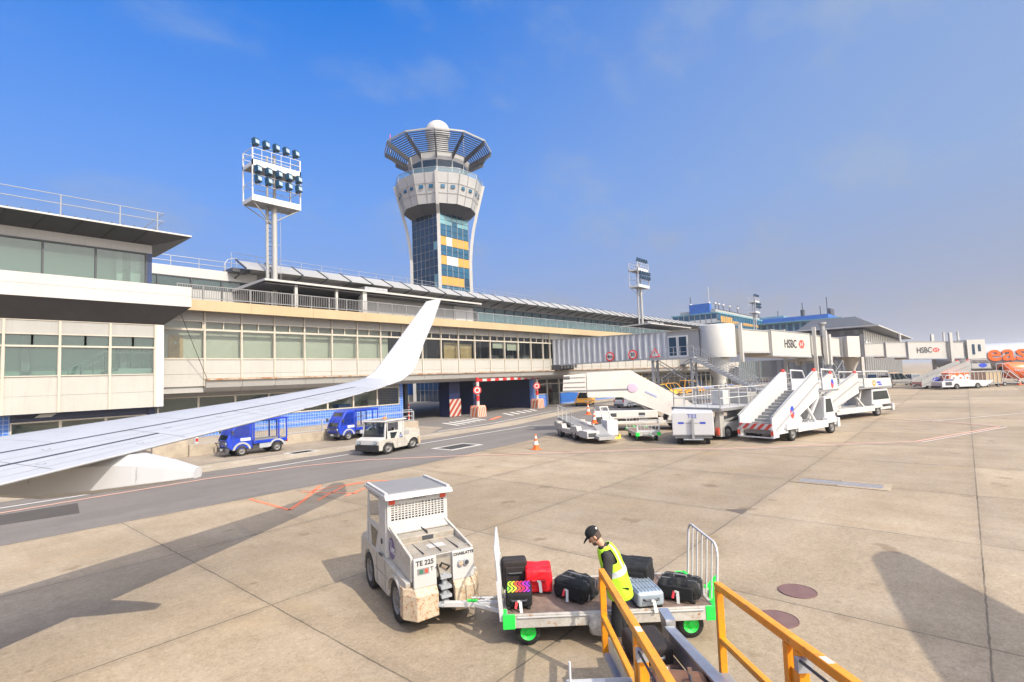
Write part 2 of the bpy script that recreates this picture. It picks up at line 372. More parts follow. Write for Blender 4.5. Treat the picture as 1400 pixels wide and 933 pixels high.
def wheel_part(parent, c, r, wd, ax='y', hubmat=None, side=-1, name='wheel', hubr=.55):
    """wheel > tyre, rim ; ax = local axle axis, side = outer side"""
    w = MB()
    prof = [(r*.60, -wd*.5), (r*.93, -wd*.5), (r*.985, -wd*.40), (r, -wd*.2), (r, wd*.2), (r*.985, wd*.40), (r*.93, wd*.5), (r*.60, wd*.5)]
    w.lathe(prof, (0,0,0), BLACK, 26, True, ax)
    o = w.build(name, parent, c)
    h = MB(); k = hubr
    for sd_ in (-1, 1):
        pr = [(r*.61, sd_*wd*.50), (r*(k+.02), sd_*wd*.47), (r*k*.9, sd_*wd*.30), (r*.28, sd_*wd*.26), (r*.24, sd_*wd*.44), (r*.02, sd_*wd*.44)]
        h.lathe(pr, (0,0,0), hubmat or HUBG, 22, True, ax)
        for q in range(6):
            t = q*math.pi/3; p = (r*.40*math.cos(t), r*.40*math.sin(t)); a, b = sd_*wd*.24, sd_*wd*.34
            if ax == 'y': h.cyl((p[0], a, p[1]), (p[0], b, p[1]), r*.05, STEEL, n=6)
            else: h.cyl((a, p[0], p[1]), (b, p[0], p[1]), r*.05, STEEL, n=6)
    h.build('rim', o)
    return o
# ================================================================ setting: ground, road, markings
def ground_mat(name, base, joints=True):
    m, n, b = newmat(name); co = ocoord(n)
    def math_(op, a, bb=None, clamp=False):
        x = n.nodes.new('ShaderNodeMath'); x.operation = op; x.use_clamp = clamp
        for i, s in ((0, a), (1, bb)):
            if s is None: continue
            if hasattr(s, 'links'): n.links.new(s, x.inputs[i])
            else: x.inputs[i].default_value = s
        return x.outputs[0]
    sp = n.nodes.new('ShaderNodeSeparateXYZ'); n.links.new(co, sp.inputs[0])
    big = noise(n, co, .11, 6, .62); mid = noise(n, co, .7, 8, .72); fine = noise(n, co, 9, 7, .78); grain = noise(n, co, 26, 4, .7); grit = noise(n, co, 60, 3, .6)
    col = mixc(n, ramp(n, big, .32, .70), tuple(x*f for x, f in zip(base, (.76,.74,.71))), tuple(min(1, x*1.12) for x in base))
    col = mixc(n, ramp(n, mid, .42, .72, (0,0,0,1), (.7,.7,.7,1)), col, tuple(x*f for x, f in zip(base, (.62,.58,.52))))
    col = mixc(n, 1, col, ramp(n, fine, .30, .70, (.74,.725,.70,1), (1.14,1.13,1.12,1)), 'MULTIPLY')
    col = mixc(n, 1, col, ramp(n, grain, .30, .70, (.80,.79,.78,1), (1.16,1.16,1.15,1)), 'MULTIPLY')
    # aggregate: pale and dark flecks
    col = mixc(n, ramp(n, grit, .66, .74, (0,0,0,1), (.55,.55,.55,1)), col, (.55,.51,.44))
    col = mixc(n, ramp(n, grit, .28, .36, (.75,.75,.75,1), (0,0,0,1)), col, (.16,.13,.10))
    # long faint sweeps of rubber and wash marks
    sw = noise(n, co, .35, 7, .7, (.25, 1.8, 1)); col = mixc(n, ramp(n, sw, .52, .78, (0,0,0,1), (.38,.38,.38,1)), col, (.28,.24,.20))
    sw2 = noise(n, co, .5, 6, .7, (1.6, .35, 1)); col = mixc(n, ramp(n, sw2, .52, .80, (0,0,0,1), (.22,.22,.22,1)), col, (.50,.45,.37))
    # oil and rust blotches
    ob = noise(n, co, .9, 3, .5); col = mixc(n, ramp(n, ob, .66, .72, (0,0,0,1), (.6,.6,.6,1)), col, (.17,.12,.075))
    og = noise(n, co, .33, 4, .6); col = mixc(n, ramp(n, og, .58, .76, (0,0,0,1), (.5,.5,.5,1)), col, (.33,.235,.125))
    # cracks and dark drip spots
    vo = n.nodes.new('ShaderNodeTexVoronoi'); vo.inputs['Scale'].default_value = .55; n.links.new(co, vo.inputs['Vector'])
    col = mixc(n, ramp(n, math_('ADD', vo.outputs['Distance'], math_('MULTIPLY', noise(n, co, 5, 5, .7), .12)), .080, .105, (.6,.6,.6,1), (0,0,0,1)), col, (.17,.125,.08))
    tm = n.nodes.new('ShaderNodeTexWave'); tm.wave_type = 'BANDS'; tm.inputs['Scale'].default_value = .21; tm.inputs['Distortion'].default_value = 9; tm.inputs['Detail'].default_value = 2; tm.inputs['Detail Scale'].default_value = .35
    n.links.new(co, tm.inputs['Vector'])
    col = mixc(n, math_('MULTIPLY', ramp(n, tm.outputs['Fac'], .93, .99), math_('MULTIPLY', ramp(n, noise(n, co, .2, 4), .5, .68), .30)), col, (.17,.14,.11))
    if joints:
        wob = math_('MULTIPLY', math_('SUBTRACT', noise(n, co, 2.3, 4), .5), .05)
        jj = None
        for out, off, per in ((sp.outputs[0], 4.55, 5.40), (sp.outputs[1], 0.03, 4.945)):
            u = math_('ADD', math_('DIVIDE', math_('SUBTRACT', math_('ADD', out, wob), off), per), 200.0)
            fr = math_('FRACT', u); d = math_('MULTIPLY', math_('MINIMUM', fr, math_('SUBTRACT', 1.0, fr)), per)
            wj = math_('ADD', .003, math_('MULTIPLY', noise(n, co, 1.1, 5, .8), .022))
            line = math_('LESS_THAN', d, wj)
            soft = math_('MULTIPLY', math_('SUBTRACT', 1.0, math_('DIVIDE', d, .30), True), math_('MULTIPLY', mid, .28), True)
            one = math_('ADD', math_('MULTIPLY', line, math_('ADD', .38, math_('MULTIPLY', ramp(n, noise(n, co, .42, 5, .7), .38, .62), .5))), soft, True)
            jj = one if jj is None else math_('MAXIMUM', jj, one)
            # slab to slab tone
            fl = math_('FLOOR', u)
            if per == 5.40: fx = fl
            else: fy = fl
        cb = n.nodes.new('ShaderNodeCombineXYZ'); n.links.new(fx, cb.inputs[0]); n.links.new(fy, cb.inputs[1])
        wn = n.nodes.new('ShaderNodeTexWhiteNoise'); wn.noise_dimensions = '2D'; n.links.new(cb.outputs[0], wn.inputs['Vector'])
        col = mixc(n, 1, col, ramp(n, wn.outputs['Value'], 0, 1, (.83,.825,.815,1), (1.08,1.08,1.07,1)), 'MULTIPLY')
        col = mixc(n, jj, col, (.085,.068,.05))
    n.links.new(col, b.inputs['Base Color']); b.inputs['Roughness'].default_value = .85; b.inputs['Specular IOR Level'].default_value = .3
    bp = n.nodes.new('ShaderNodeBump'); bp.inputs['Strength'].default_value = .35; bp.inputs['Distance'].default_value = .012
    n.links.new(fine, bp.inputs['Height']); n.links.new(bp.outputs[0], b.inputs['Normal'])
    return m
APRON = ground_mat('apron_concrete', (.372, .304, .220))
PAVE = ground_mat('strip_concrete', (.40, .345, .27), False)
DIRTC = ground_mat('parking_concrete', (.31, .265, .215), False)
def asphalt_mat(name, base):
    m, n, b = newmat(name); co = ocoord(n)
    col = mixc(n, ramp(n, noise(n, co, .25, 6, .65, (.4,1.6,1)), .3, .7), tuple(x*.82 for x in base), tuple(x*1.18 for x in base))
    col = mixc(n, ramp(n, noise(n, co, 1.3, 8, .75), .52, .75, (0,0,0,1), (.5,.5,.5,1)), col, tuple(x*.6 for x in base))
    col = mixc(n, 1, col, ramp(n, noise(n, co, 45, 4, .7), .25, .75, (.78,.78,.78,1), (1.15,1.15,1.15,1)), 'MULTIPLY')
    n.links.new(col, b.inputs['Base Color']); b.inputs['Roughness'].default_value = .9; b.inputs['Specular IOR Level'].default_value = .25
    return m
ASPH = asphalt_mat('asphalt', (.165,.148,.132)); ASPHD = asphalt_mat('patched_asphalt', (.075,.066,.060)); STEELCOV = paint('rusty_brown_cover', (.155,.085,.075), .7, var=.12, scale=4)
def worn(name, c, wear=.5, under=(.2,.17,.15)):
    m, n, b = newmat(name); co = ocoord(n)
    k = ramp(n, noise(n, co, 3.2, 9, .8), .62-wear*.22, .74-wear*.1)
    n.links.new(mixc(n, k, c, under), b.inputs['Base Color']); b.inputs['Roughness'].default_value = .75; return m
LWHITE = worn('white_line_paint', (.58,.56,.52), .35); LPINK = worn('faded_red_line_paint', (.56,.31,.23), .45, (.42,.35,.28)); LPALE = worn('faded_white_line_paint', (.54,.47,.41), .6, (.45,.37,.29)); LRED = worn('orange_red_line_paint', (.72,.17,.07), .45, (.42,.33,.25))

g = MB(); S = 2600
g.face([(-S,-S,0), (S,-S,0), (S,S,0), (-S,S,0)], APRON); struct(g.build('ground'))
def sheet(name, poly, z, mat):
    q = MB(); q.face([(x, y, z) for x, y in poly], mat); return struct(q.build(name))
def line(q, pts, wd, z, mat):
    for (a, b) in zip(pts[:-1], pts[1:]):
        a = Vector((*a, z)); b = Vector((*b, z)); d = (b-a).normalized(); s_ = Vector((-d.y, d.x, 0))*wd/2
        q.face([a-s_, b-s_, b+s_, a+s_], mat)
sheet('road', [(-120,19.8), (16,19.82), (19,20.1), (26.5,20.95), (34,23.0), (60,25.4), (160,27.0), (160,60), (95,60), (95,79.8), (31,79.8), (31,60), (31,41), (-120,41)], .004, ASPH)
sheet('parking_strip', [(-120,30.6), (26.0,30.6), (29.6,33.2), (29.6,40.9), (-120,40.9)], .008, DIRTC)
sheet('concrete_strip', [(-120,27.7), (24,27.7), (33,28.3), (48,31.9), (70,34.0), (160,36.0), (160,38.2), (70,36.4), (48,34.2), (32,30.4), (26,30.4), (-120,30.4)], .012, PAVE)
sheet('asphalt_patch', [(-3,22.4), (2.2,22.9), (4.04,22.63), (4.36,24.75), (-3,24.9)], .008, ASPHD)
q = MB()
line(q, [(-80,25.15), (2.3,25.2), (5.4,25.45), (9.0,25.6), (13.0,24.9), (15.8,23.6), (18.6,20.6), (21.3,17.2), (25.6,12.2), (27.1,9.3), (31,4.9), (33.2,2.2), (42.1,-1.25)], .17, .016, LPINK)
line(q, [(21.15,16.9), (25.4,11.95), (26.9,9.0), (30.75,4.7), (33.0,1.95), (42.1,-1.55)], .11, .016, LPALE)
line(q, [(42.1,-1.25), (43.9,.7), (45.7,3.9), (52,14)], .16, .016, LPINK)
line(q, [(42.4,-1.5), (44.2,.5), (46.0,3.6), (60,-10)][0:3], .10, .016, LPALE)
line(q, [(44.6,2.0), (120,-42)], .14, .016, LPALE)
struct(q.build('red_lane_line'))
q = MB()
for a, b in ((-40,-30), (-22,-12), (-6,5.6), (11.4,16.4), (20.4,33)): line(q, [(a,26.1), (b,26.35 if b < 20 else 26.8)], .15, .016, LWHITE)
line(q, [(33,26.8), (35.2,24.6), (38.5,22.6)], .14, .016, LWHITE)
line(q, [(-60,29.4), (10.5,29.4)], .10, .020, LWHITE); line(q, [(17.5,29.35), (26,29.35)], .10, .020, LWHITE)
line(q, [(27,30.9), (34,31.5), (47,34.9), (72,37.1)], .16, .016, LWHITE)
for k in range(6): line(q, [(31.2+k*.95, 33.0+k*.28), (32.4+k*.95, 36.4+k*.2)], .34, .016, LWHITE)
for k in range(5): line(q, [(41.3+k*1.5, 35.6+k*.42), (43.2+k*1.5, 38.6+k*.3)], .38, .016, LWHITE)
struct(q.build('white_lane_line'))
q = MB()
line(q, [(8.26,19.6), (8.26,16.7), (9.2,17.6), (10.95,19.6)], .13, .008, LRED); line(q, [(9.5,17.2),(11.4,18.6),(12.2,18.5)], .10, .008, LRED)
line(q, [(10.2,18.9), (12.6,18.6), (13.1,17.6)], .10, .008, LRED); line(q, [(10.4,16.9),(12.0,17.7),(13.2,16.6)], .10, .008, LRED); line(q, [(9.9,19.1),(10.9,16.9)], .09, .008, LRED)
line(q, [(36.4,34.2), (39.6,35.9)], .5, .020, LRED)
struct(q.build('red_ground_mark'))
# drain gratings, covers and pits let into the ground
def cover(name, x, y, r, label):
    q = MB(); q.lathe([(.001, .012), (r*.93, .012), (r*.94, .006), (r*.97, .006), (r*.98, .014), (r, .014), (r*1.01, .002)], (0,0,0), STEELCOV, 40, False)
    tag(q.build(name, None, (x, y, 0)), label, 'manhole cover')
cover('manhole_cover', 10.53, 2.56, .315, 'brown round steel cover in the concrete, the one farther from the orange handrail')
cover('manhole_cover', 9.20, 2.56, .315, 'brown round steel cover half hidden behind the orange handrail')
def grate(x, y, lx, ly, rz, label, rim=PALECONC, cap=ASPHD):
    t = thing('drain_grate', label, 'drain grate', (x, y, 0), rz)
    q = MB(); f = .22
    for b in ((-lx/2-f, lx/2+f, -ly/2-f, -ly/2), (-lx/2-f, lx/2+f, ly/2, ly/2+f), (-lx/2-f, -lx/2, -ly/2, ly/2), (lx/2, lx/2+f, -ly/2, ly/2)): q.box(*b, .001, .020, rim)
    q.build('rim', t)
    q = MB(); q.box(-lx/2, lx/2, -ly/2, ly/2, .001, .012, cap)
    n = int(lx/.16)
    for k in range(n): q.box(-lx/2+(k+.3)*lx/n, -lx/2+(k+.62)*lx/n, -ly/2, ly/2, .012, .018, GSTEEL if cap is not ASPHD else DARK)
    q.build('bars', t)
grate(21.5, 22.95, 2.2, 1.25, .04, 'dark grate with a pale rim in the asphalt beside the white tow tractor')
grate(20.75, 3.5, .62, 2.4, .0, 'long narrow dark grate crossing the open concrete on the right', APRON, paint('grate_slots', (.20,.17,.16), .7))
grate(15.6, 30.0, 1.3, .75, .0, 'small dark pit cover in the pale strip before the blue truck')
q = MB(); q.face([(15.45,5.50,.004), (15.16,4.93,.004), (15.62,4.94,.004), (15.8,5.0,.004)], paint('tar_patch', (.11,.085,.068), .8)); tag(q.build('tar_patch'), 'dark tar patch in the slab corner beyond the worker', 'tar patch')
# ================================================================ main terminal wing
FY = 39.5
T = thing('terminal_building', 'long cream terminal wing with a beige terrace band and a slatted roof edge', 'terminal', (32, 46, 0))
T.location = (0, 0, 0)
BX = [11.16, 13.64, 16.08] + [16.08+2.385*k for k in range(1, 17)]          # bays up to x = 54.2
BX = BX[:-1] + [53.3]
FARX = [53.3+2.42*k for k in range(1, 31)]
def bay(x0, x1, dark, first=False):
    zb = 4.12 if first else 4.62
    q = MB(); q.box(x0+.05, x1-.05, FY, FY+.12, zb, 4.94, CREAM); q.box(x0+.05, x1-.05, FY, FY+.12, 4.955, 5.93, CREAM)
    q.build('wall_panel', T)
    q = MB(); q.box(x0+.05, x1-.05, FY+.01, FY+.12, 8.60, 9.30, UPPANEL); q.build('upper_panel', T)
    q = MB(); xm = (x0+x1)/2
    q.box(x0+.05, x1-.05, FY-.05, FY+.10, 5.932, 6.02, MULL); q.box(x0+.05, x1-.05, FY-.05, FY+.10, 7.91, 8.05, MULL); q.box(x0+.05, x1-.05, FY-.04, FY+.10, 8.52, 8.598, MULL)
    for jx in (x0+.051, x1-.071): q.box(jx, jx+.02, FY-.03, FY+.09, 6.021, 7.909, MULL)
    if first:
        for a in (x0+.05, x1-.15): q.box(a, a+.1, FY-.05, FY+.1, 8.051, 8.519, MULL)
    else: q.box(xm-.035, xm+.035, FY-.04, FY+.10, 8.051, 8.519, MULL)
    wn = q.build('window', T)
    q = MB(); q.face([(x0+.05, FY+.07, 6.02), (x1-.05, FY+.07, 6.02), (x1-.05, FY+.07, 7.91), (x0+.05, FY+.07, 7.91)], GLASSM)
    q.face([(x0+.05, FY+.07, 8.05), (x1-.05, FY+.07, 8.05), (x1-.05, FY+.07, 8.52), (x0+.05, FY+.07, 8.52)], GLASSM); q.build('pane', wn)
for i, x in enumerate(BX + FARX): q = MB(); q.box(x-.05, x+.05, FY-.10, FY+.13, 4.62 if i > 1 else 4.12, 9.29, MULL); q.build('mullion', T)
for a, b in zip(BX[:-1], BX[1:]): bay(a, b, b > 34, a < 12)
for a, b in zip(FARX[:-1], FARX[1:]): bay(a, b, True)
bay(53.3, FARX[0], True)
# rooms behind the first floor
q = MB(); q.box(11.2, 126, FY+.13, 57.9, 4.30, 4.60, INTERW); q.box(11.2, 126, FY+.13, 57.9, 9.20, 9.28, INTERW); q.build('floor_slab', T)
q = MB(); q.box(11.2, 29.2, FY+.55, FY+.60, 4.61, 9.19, BLIND); q.build('window_blind', T)
for k, (x, zb_) in enumerate(((43.0,7.2), (45.4,7.0), (57.8,6.9), (65.1,7.3), (79.6,7.0))): q = MB(); q.box(x, x+2.2, FY+.2, FY+.22, zb_, 7.9, BLIND); q.build('half_blind', T)
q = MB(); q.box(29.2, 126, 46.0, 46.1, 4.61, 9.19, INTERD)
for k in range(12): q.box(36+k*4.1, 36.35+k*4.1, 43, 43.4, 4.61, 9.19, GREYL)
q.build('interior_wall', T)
q = MB(); q.box(36.0, 37.9, FY+.5, FY+.55, 4.62, 7.7, WOOD); q.box(38.3, 40.0, FY+.5, FY+.55, 4.62, 7.6, WOOD); q.build('plywood_board', T)
q = MB(); q.box(11.62, 12.5, FY+.50, FY+.545, 5.99, 7.6, WOOD); q.box(11.95, 12.1, FY+.46, FY+.50, 7.0, 7.2, TAG); q.build('door', T)
for k, x in enumerate((44.3, 47.0, 50.0)):
    q = MB(); q.box(x, x+1.3, 41.2, 41.9, 4.62, 6.5, GREYL); q.build('cabinet', T)
# ledge with rust, sloped grey apron below
q = MB(); q.box(13.64, 122, 38.98, 39.48, 4.50, 4.60, RUST); q.build('rusty_ledge', T)
q = MB()
xx = 13.64
while xx < 122:
    q.prism([(39.10, 4.495), (39.50, 4.495), (41.0, 3.95), (41.0, 3.66), (39.75, 3.72), (39.25, 4.0)], 'x', xx+.012, min(122, xx+2.385)-.012, UPPANEL); xx += 2.385
q.prism([(39.62, 4.119), (41.0, 4.119), (41.0, 3.66), (39.62, 3.70)], 'x', 11.2, 13.63, UPPANEL)
q.build('soffit_panel', T)
# terrace fascia, slab, railings
q = MB(); xx = 11.6
while xx < 124:
    q.box(xx+.006, min(124, xx+4.77)-.006, 38.55, 38.85, 9.17, 9.90, BEIGE); xx += 4.77
q.build('terrace_fascia', T)
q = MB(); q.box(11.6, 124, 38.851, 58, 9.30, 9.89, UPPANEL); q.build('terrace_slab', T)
q = MB()
for z in (11.02, 10.16): q.box(11.9, 40.4, 39.36, 39.41, z-.03, z+.03, GREYP)
x = 11.95
while x < 40.4: q.box(x-.014, x+.014, 39.37, 39.40, 10.19, 10.99, GREYP); x += .15
for k in range(19): q.box(11.9+k*1.58, 11.96+k*1.58, 39.35, 39.42, 9.95, 11.0, GREYP)
q.build('terrace_railing', T)
q = MB(); q.box(40.5, 124, 39.34, 39.40, 10.97, 11.03, STEEL)
for k in range(34): q.box(40.5+k*2.4, 40.55+k*2.4, 39.35, 39.41, 9.95, 10.97, STEEL)
gr = q.build('glass_railing', T)
q = MB(); q.face([(40.5,39.38,10.05), (124,39.38,10.05), (124,39.38,10.96), (40.5,39.38,10.96)], BALGL); q.build('pane', gr)
# second floor
q = MB(); q.box(11.2, 20, 46, 46.2, 9.95, 11.9, UPPANEL); q.box(11.2, 20, 45.96, 46.2, 12.78, 13.55, WBAND); q.box(11.2, 20, 46.2, 58, 13.3, 13.5, UPPANEL); q.build('upper_wall', T)
q = MB()
for x in (11.3, 12.6, 14.9, 17.17, 19.4): q.box(x-.05, x+.05, 45.93, 46.1, 10.2, 12.779, DARK)
q.box(11.2, 20, 45.94, 46.1, 12.70, 12.779, DARK); q.box(11.2, 20, 45.94, 46.1, 11.90, 11.97, DARK)
wn = q.build('strip_window', T); q = MB(); q.face([(11.2,46.03,11.97), (20,46.03,11.97), (20,46.03,12.70), (11.2,46.03,12.70)], GLASST); q.build('pane', wn)
q = MB()
for z in (14.0, 14.42):
    q.cyl((11.4,46.4,z), (19.6,46.4,z), .028, STEEL, n=6)
for k in range(5): q.cyl((11.6+k*2,46.4,13.5), (11.6+k*2,46.4,14.42), .032, STEEL, n=6)
q.tube([(17.6,46.4,13.5), (17.5,46.4,14.2), (17.8,46.4,14.7), (18.5,46.4,14.9), (18.5,46.4,13.55)], .03, STEEL, 6)
q.build('roof_railing', T)
# long upper storey, grey
q = MB(); x = 19.3
while x < 126: q.box(x+.01, min(126, x+2.4)-.01, 46.0, 46.2, 12.86, 13.62, GREYP); x += 2.4
q.box(19.3, 46.6, 46.005, 46.2, 9.95, 12.85, GREYP); q.box(46.6, 126, 46.01, 46.2, 9.95, 10.9, GREYL); q.box(19.2, 19.3, 46, 58, 9.95, 13.6, GREYP); q.build('upper_storey_wall', T)
q = MB(); x = 46.6
while x < 126: q.box(x-.05, x+.05, 45.92, 46.1, 10.9, 12.859, DARK); x += 1.95
q.box(46.6, 126, 45.93, 46.1, 12.79, 12.858, DARK); q.box(46.6, 126, 45.93, 46.1, 10.9, 10.96, DARK)
wn = q.build('strip_window', T); q = MB(); q.face([(46.6,46.03,10.96), (126,46.03,10.96), (126,46.03,12.79), (46.6,46.03,12.79)], GLASST); q.build('pane', wn)
q = MB(); q.box(19.0, 150, 44.6, 47.9, 13.63, 13.75, GREYP); q.box(17.6, 19.0, 44.9, 47.6, 13.45, 13.75, DARK); q.build('roof', T)
x = 18.2; _k = 0
while x < 150:
    a, b = x+.06, min(150, x+2.36); q = MB()
    q.raw([(a,43.9,13.62), (b,43.9,13.62), (b,45.6,14.55), (a,45.6,14.55), (a,43.9,13.56), (b,43.9,13.56), (b,45.6,14.49), (a,45.6,14.49)], [(0,1,2,3),(7,6,5,4),(0,4,5,1),(1,5,6,2),(2,6,7,3),(3,7,4,0)], GREYL)
    q.build('roof_louvre', T)
    q = MB(); q.prism([(43.7,13.44),(45.75,14.56),(45.75,14.70),(46.0,13.2),(45.9,13.05),(44.2,13.42)][:3]+[(43.7,13.60)], 'x', x-.05, x+.05, DARK); q.prism([(43.95,13.44),(46.0,13.0),(46.0,13.12),(43.95,13.56)], 'x', x-.035, x+.035, DARK); q.build('roof_bracket', T)
    x += 2.42
q = MB()
for z in (15.1, 15.5): q.cyl((18.4,47.2,z), (60,47.2,z), .02, STEEL, n=5)
for k in range(21): q.cyl((18.4+k*2.1,47.2,13.7), (18.4+k*2.1,47.2,15.5), .025, STEEL, n=5)
q.build('roof_railing', T)
q = MB(); q.box(11.2, 150, 57.9, 58.1, 4.3, 13.7, GREYP); q.box(125.9, 126.1, 39.6, 57.9, 0, 13.6, GREYP); q.box(11.2,150,47.9,58.1,13.55,13.75,GREYP); q.build('rear_wall', T)
# canopy over the terrace and what stands below it
def canopy(x0, x1, z):
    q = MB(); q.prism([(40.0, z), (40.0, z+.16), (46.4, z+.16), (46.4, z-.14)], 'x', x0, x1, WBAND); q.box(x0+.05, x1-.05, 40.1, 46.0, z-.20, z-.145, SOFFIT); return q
canopy(18.0, 41.8, 12.02).build('terrace_canopy', T); canopy(83.0, 100.5, 12.05).build('terrace_canopy', T)
for x, r in ((20.6,.11), (24.2,.10), (26.9,.20)): q = MB(); q.box(x-r, x+r, 40.3-r, 40.3+r, 9.95, 11.95, WBAND); q.build('canopy_column', T)
q = MB(); x = 27.15
while x < 38.9: q.box(x+.015, min(38.9, x+3.9)-.015, 41.5, 41.58, 9.95, 11.88, GREYL); x += 3.9
q.build('roller_shutter', T)
q = MB(); q.box(38.95, 41.75, 41.45, 41.6, 9.95, 11.88, CLEAN); q.build('white_kiosk_wall', T)
q = MB(); q.box(19.4, 26.6, 44.2, 44.3, 9.95, 11.8, INTERD); q.build('shade_panel', T)  # dark panel; the shade of the deep open terrace is put into its colour
for x, wd in ((29.0, 2.6), (88.5, 4.5), (93.6, 1.6)):
    q = MB(); q.box(x, x+wd, 43.2, 44.6, 12.25, 13.15, STEEL); q.cyl((x+.2,43.1,12.5), (x+wd,43.1,12.5), .16, STEEL); q.build('roof_duct', T)
# ground floor: tiles, windows, passage
q = MB(); q.box(11.2, 31.5, 41.0, 41.2, 0, 1.75, TILE); q.box(31.1, 31.5, 40.98, 57.8, 0, 3.7, TILE); q.build('tiled_wall', T)
q = MB(); q.box(11.2, 31.1, 41.0, 41.2, 3.42, 3.66, GREYL); q.build('lintel', T)
for k in range(8):
    a, b = 11.3+k*2.47, 11.3+(k+1)*2.47
    q = MB(); q.box(a, a+.07, 40.95, 41.1, 1.75, 3.42, MULL); q.box(b-.07, b, 40.95, 41.1, 1.75, 3.42, MULL); q.box(a+.07, b-.07, 40.95, 41.1, 1.75, 1.84, MULL); q.box(a+.07, b-.07, 40.95, 41.1, 3.34, 3.42, MULL)
    wn = q.build('lower_window', T); q = MB(); q.face([(a+.07,41.04,1.84), (b-.07,41.04,1.84), (b-.07,41.04,3.34), (a+.07,41.04,3.34)], GLASSM); q.build('pane', wn)
q = MB(); q.box(11.2, 31.0, 44.5, 44.6, 0, 3.66, INTER); q.box(11.2, 31.0, 41.3, 44.4, .9, 1.0, INTERW)
for k in range(6): q.box(13+k*3, 14.2+k*3, 41.6, 42.6, 1.0, 1.9+.2*(k % 3), GREYL if k % 2 else MBLUE)
q.raw([(24.0,42.6,1.0), (25.2,42.6,1.0), (29.8,42.6,3.5), (28.6,42.6,3.5)], [(0,1,2,3)], INTERW); q.build('lower_interior', T)
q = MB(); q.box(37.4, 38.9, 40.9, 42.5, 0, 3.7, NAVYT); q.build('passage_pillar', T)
q = MB(); q.box(37.35, 38.95, 40.82, 40.89, .05, 1.85, STRIPE_RD); q.build('striped_guard', T)
q = MB(); q.box(33.3, 33.7, 43, 43.4, 0, 3.7, DARK); q.cyl((33.5, 42.7, 0), (33.5, 42.7, 1.7), .10, STRIPE_RW); q.build('passage_post', T)
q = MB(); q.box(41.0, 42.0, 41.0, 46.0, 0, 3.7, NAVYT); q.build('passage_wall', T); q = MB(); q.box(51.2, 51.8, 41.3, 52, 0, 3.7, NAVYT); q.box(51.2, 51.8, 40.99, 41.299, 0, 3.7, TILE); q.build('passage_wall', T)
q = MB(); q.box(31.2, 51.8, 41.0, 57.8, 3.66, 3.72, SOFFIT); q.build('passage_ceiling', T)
q = MB(); q.box(51.8, 54.6, 41.0, 41.2, 0, 1.55, TILE); q.box(57.2, 126, 41.0, 41.2, 0, .35, TILE); q.box(57.2, 62.5, 40.99, 41.2, .35, 1.65, MBLUE); q.box(51.8, 126, 41.0, 41.2, 3.45, 3.68, GREYL); q.build('tiled_wall', T)
for k in range(28):
    a = 51.85+k*2.6; b = a+2.55
    q = MB(); z0 = 1.6 if k != 1 else .1
    if k > 3: z0 = .4
    q.box(a, a+.06, 40.94, 41.1, z0, 3.45, MULL); q.box(b-.06, b, 40.94, 41.1, z0, 3.45, MULL); q.box(a+.06, b-.06, 40.95, 41.1, 2.85, 2.92, MULL); q.box(a+.06, b-.06, 40.95, 41.1, z0, z0+.06, MULL)
    wn = q.build('lower_window' if k != 1 else 'glass_door', T); q = MB(); q.face([(a+.06,41.03,z0), (b-.06,41.03,z0), (b-.06,41.03,3.44), (a+.06,41.03,3.44)], GLASSM); q.build('pane', wn)
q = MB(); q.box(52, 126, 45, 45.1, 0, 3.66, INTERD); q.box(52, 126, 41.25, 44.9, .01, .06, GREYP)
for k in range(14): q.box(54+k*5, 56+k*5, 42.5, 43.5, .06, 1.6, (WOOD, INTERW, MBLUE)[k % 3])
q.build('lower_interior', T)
q = MB(); q.box(54.0, 125.5, 38.9, 40.98, .005, .15, CONC); struct(q.build('pavement', None))
# rear yard seen through the passage
q = MB(); q.box(44, 92, 80, 80.4, 0, 6, MBLUE); q.box(44, 92, 79.9, 80, 0, 1.2, PALECONC)
for k in range(12): q.box(45+k*4, 45.5+k*4, 79.85, 79.95, 1.2, 6, WBAND)
tag(q.build('yard_wall'), 'sunlit blue and white wall far behind the open passage', 'wall')

# --------------------------------------------------------------- nearer wing on the left
W = thing('terminal_annex', 'nearer terminal block at the left with jutting white band and dark flat roof', 'terminal', (0,0,0))
WY = 38.0; VX0 = -14.0; WR = 10.78
ms = [WR-2.27*k-.46 for k in range(11)]
q = MB(); q.box(WR-.46+.05, WR, WY-.05, WY+.2, 2.95, 8.0, CLEAN); q.box(WR-.05, WR, WY+.2, 41.2, 2.95, 8.0, CREAM); q.build('corner_pilaster', W)
for x in ms:
    q = MB(); q.box(x-.055, x+.055, WY-.10, WY+.1, 2.95, 7.98, MULL); q.build('mullion', W)
for b, a in zip(ms[:-1], ms[1:]):
    a += .055; b -= .055; xm = (a+b)/2
    q = MB(); q.box(a, b, WY, WY+.1, 2.95, 3.88, CREAM); q.box(a, b, WY, WY+.1, 3.892, 4.93, CREAM); q.build('wall_panel', W)
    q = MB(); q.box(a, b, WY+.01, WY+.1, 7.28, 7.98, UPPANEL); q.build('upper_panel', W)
    q = MB(); q.box(a, b, WY-.05, WY+.08, 4.932, 4.99, MULL); q.box(a, b, WY-.05, WY+.08, 6.54, 6.64, MULL); q.box(a, b, WY-.04, WY+.08, 7.22, 7.278, MULL)
    for jx in (a+.001, b-.021): q.box(jx, jx+.02, WY-.03, WY+.07, 4.991, 6.539, MULL); q.box(xm-.04, xm+.04, WY-.04, WY+.08, 6.641, 7.219, MULL)
    wn = q.build('window', W); q = MB()
    for z0, z1 in ((4.99, 6.54), (6.64, 7.22)): q.face([(a,WY+.05,z0), (b,WY+.05,z0), (b,WY+.05,z1), (a,WY+.05,z1)], GLASSG)
    q.build('pane', wn)
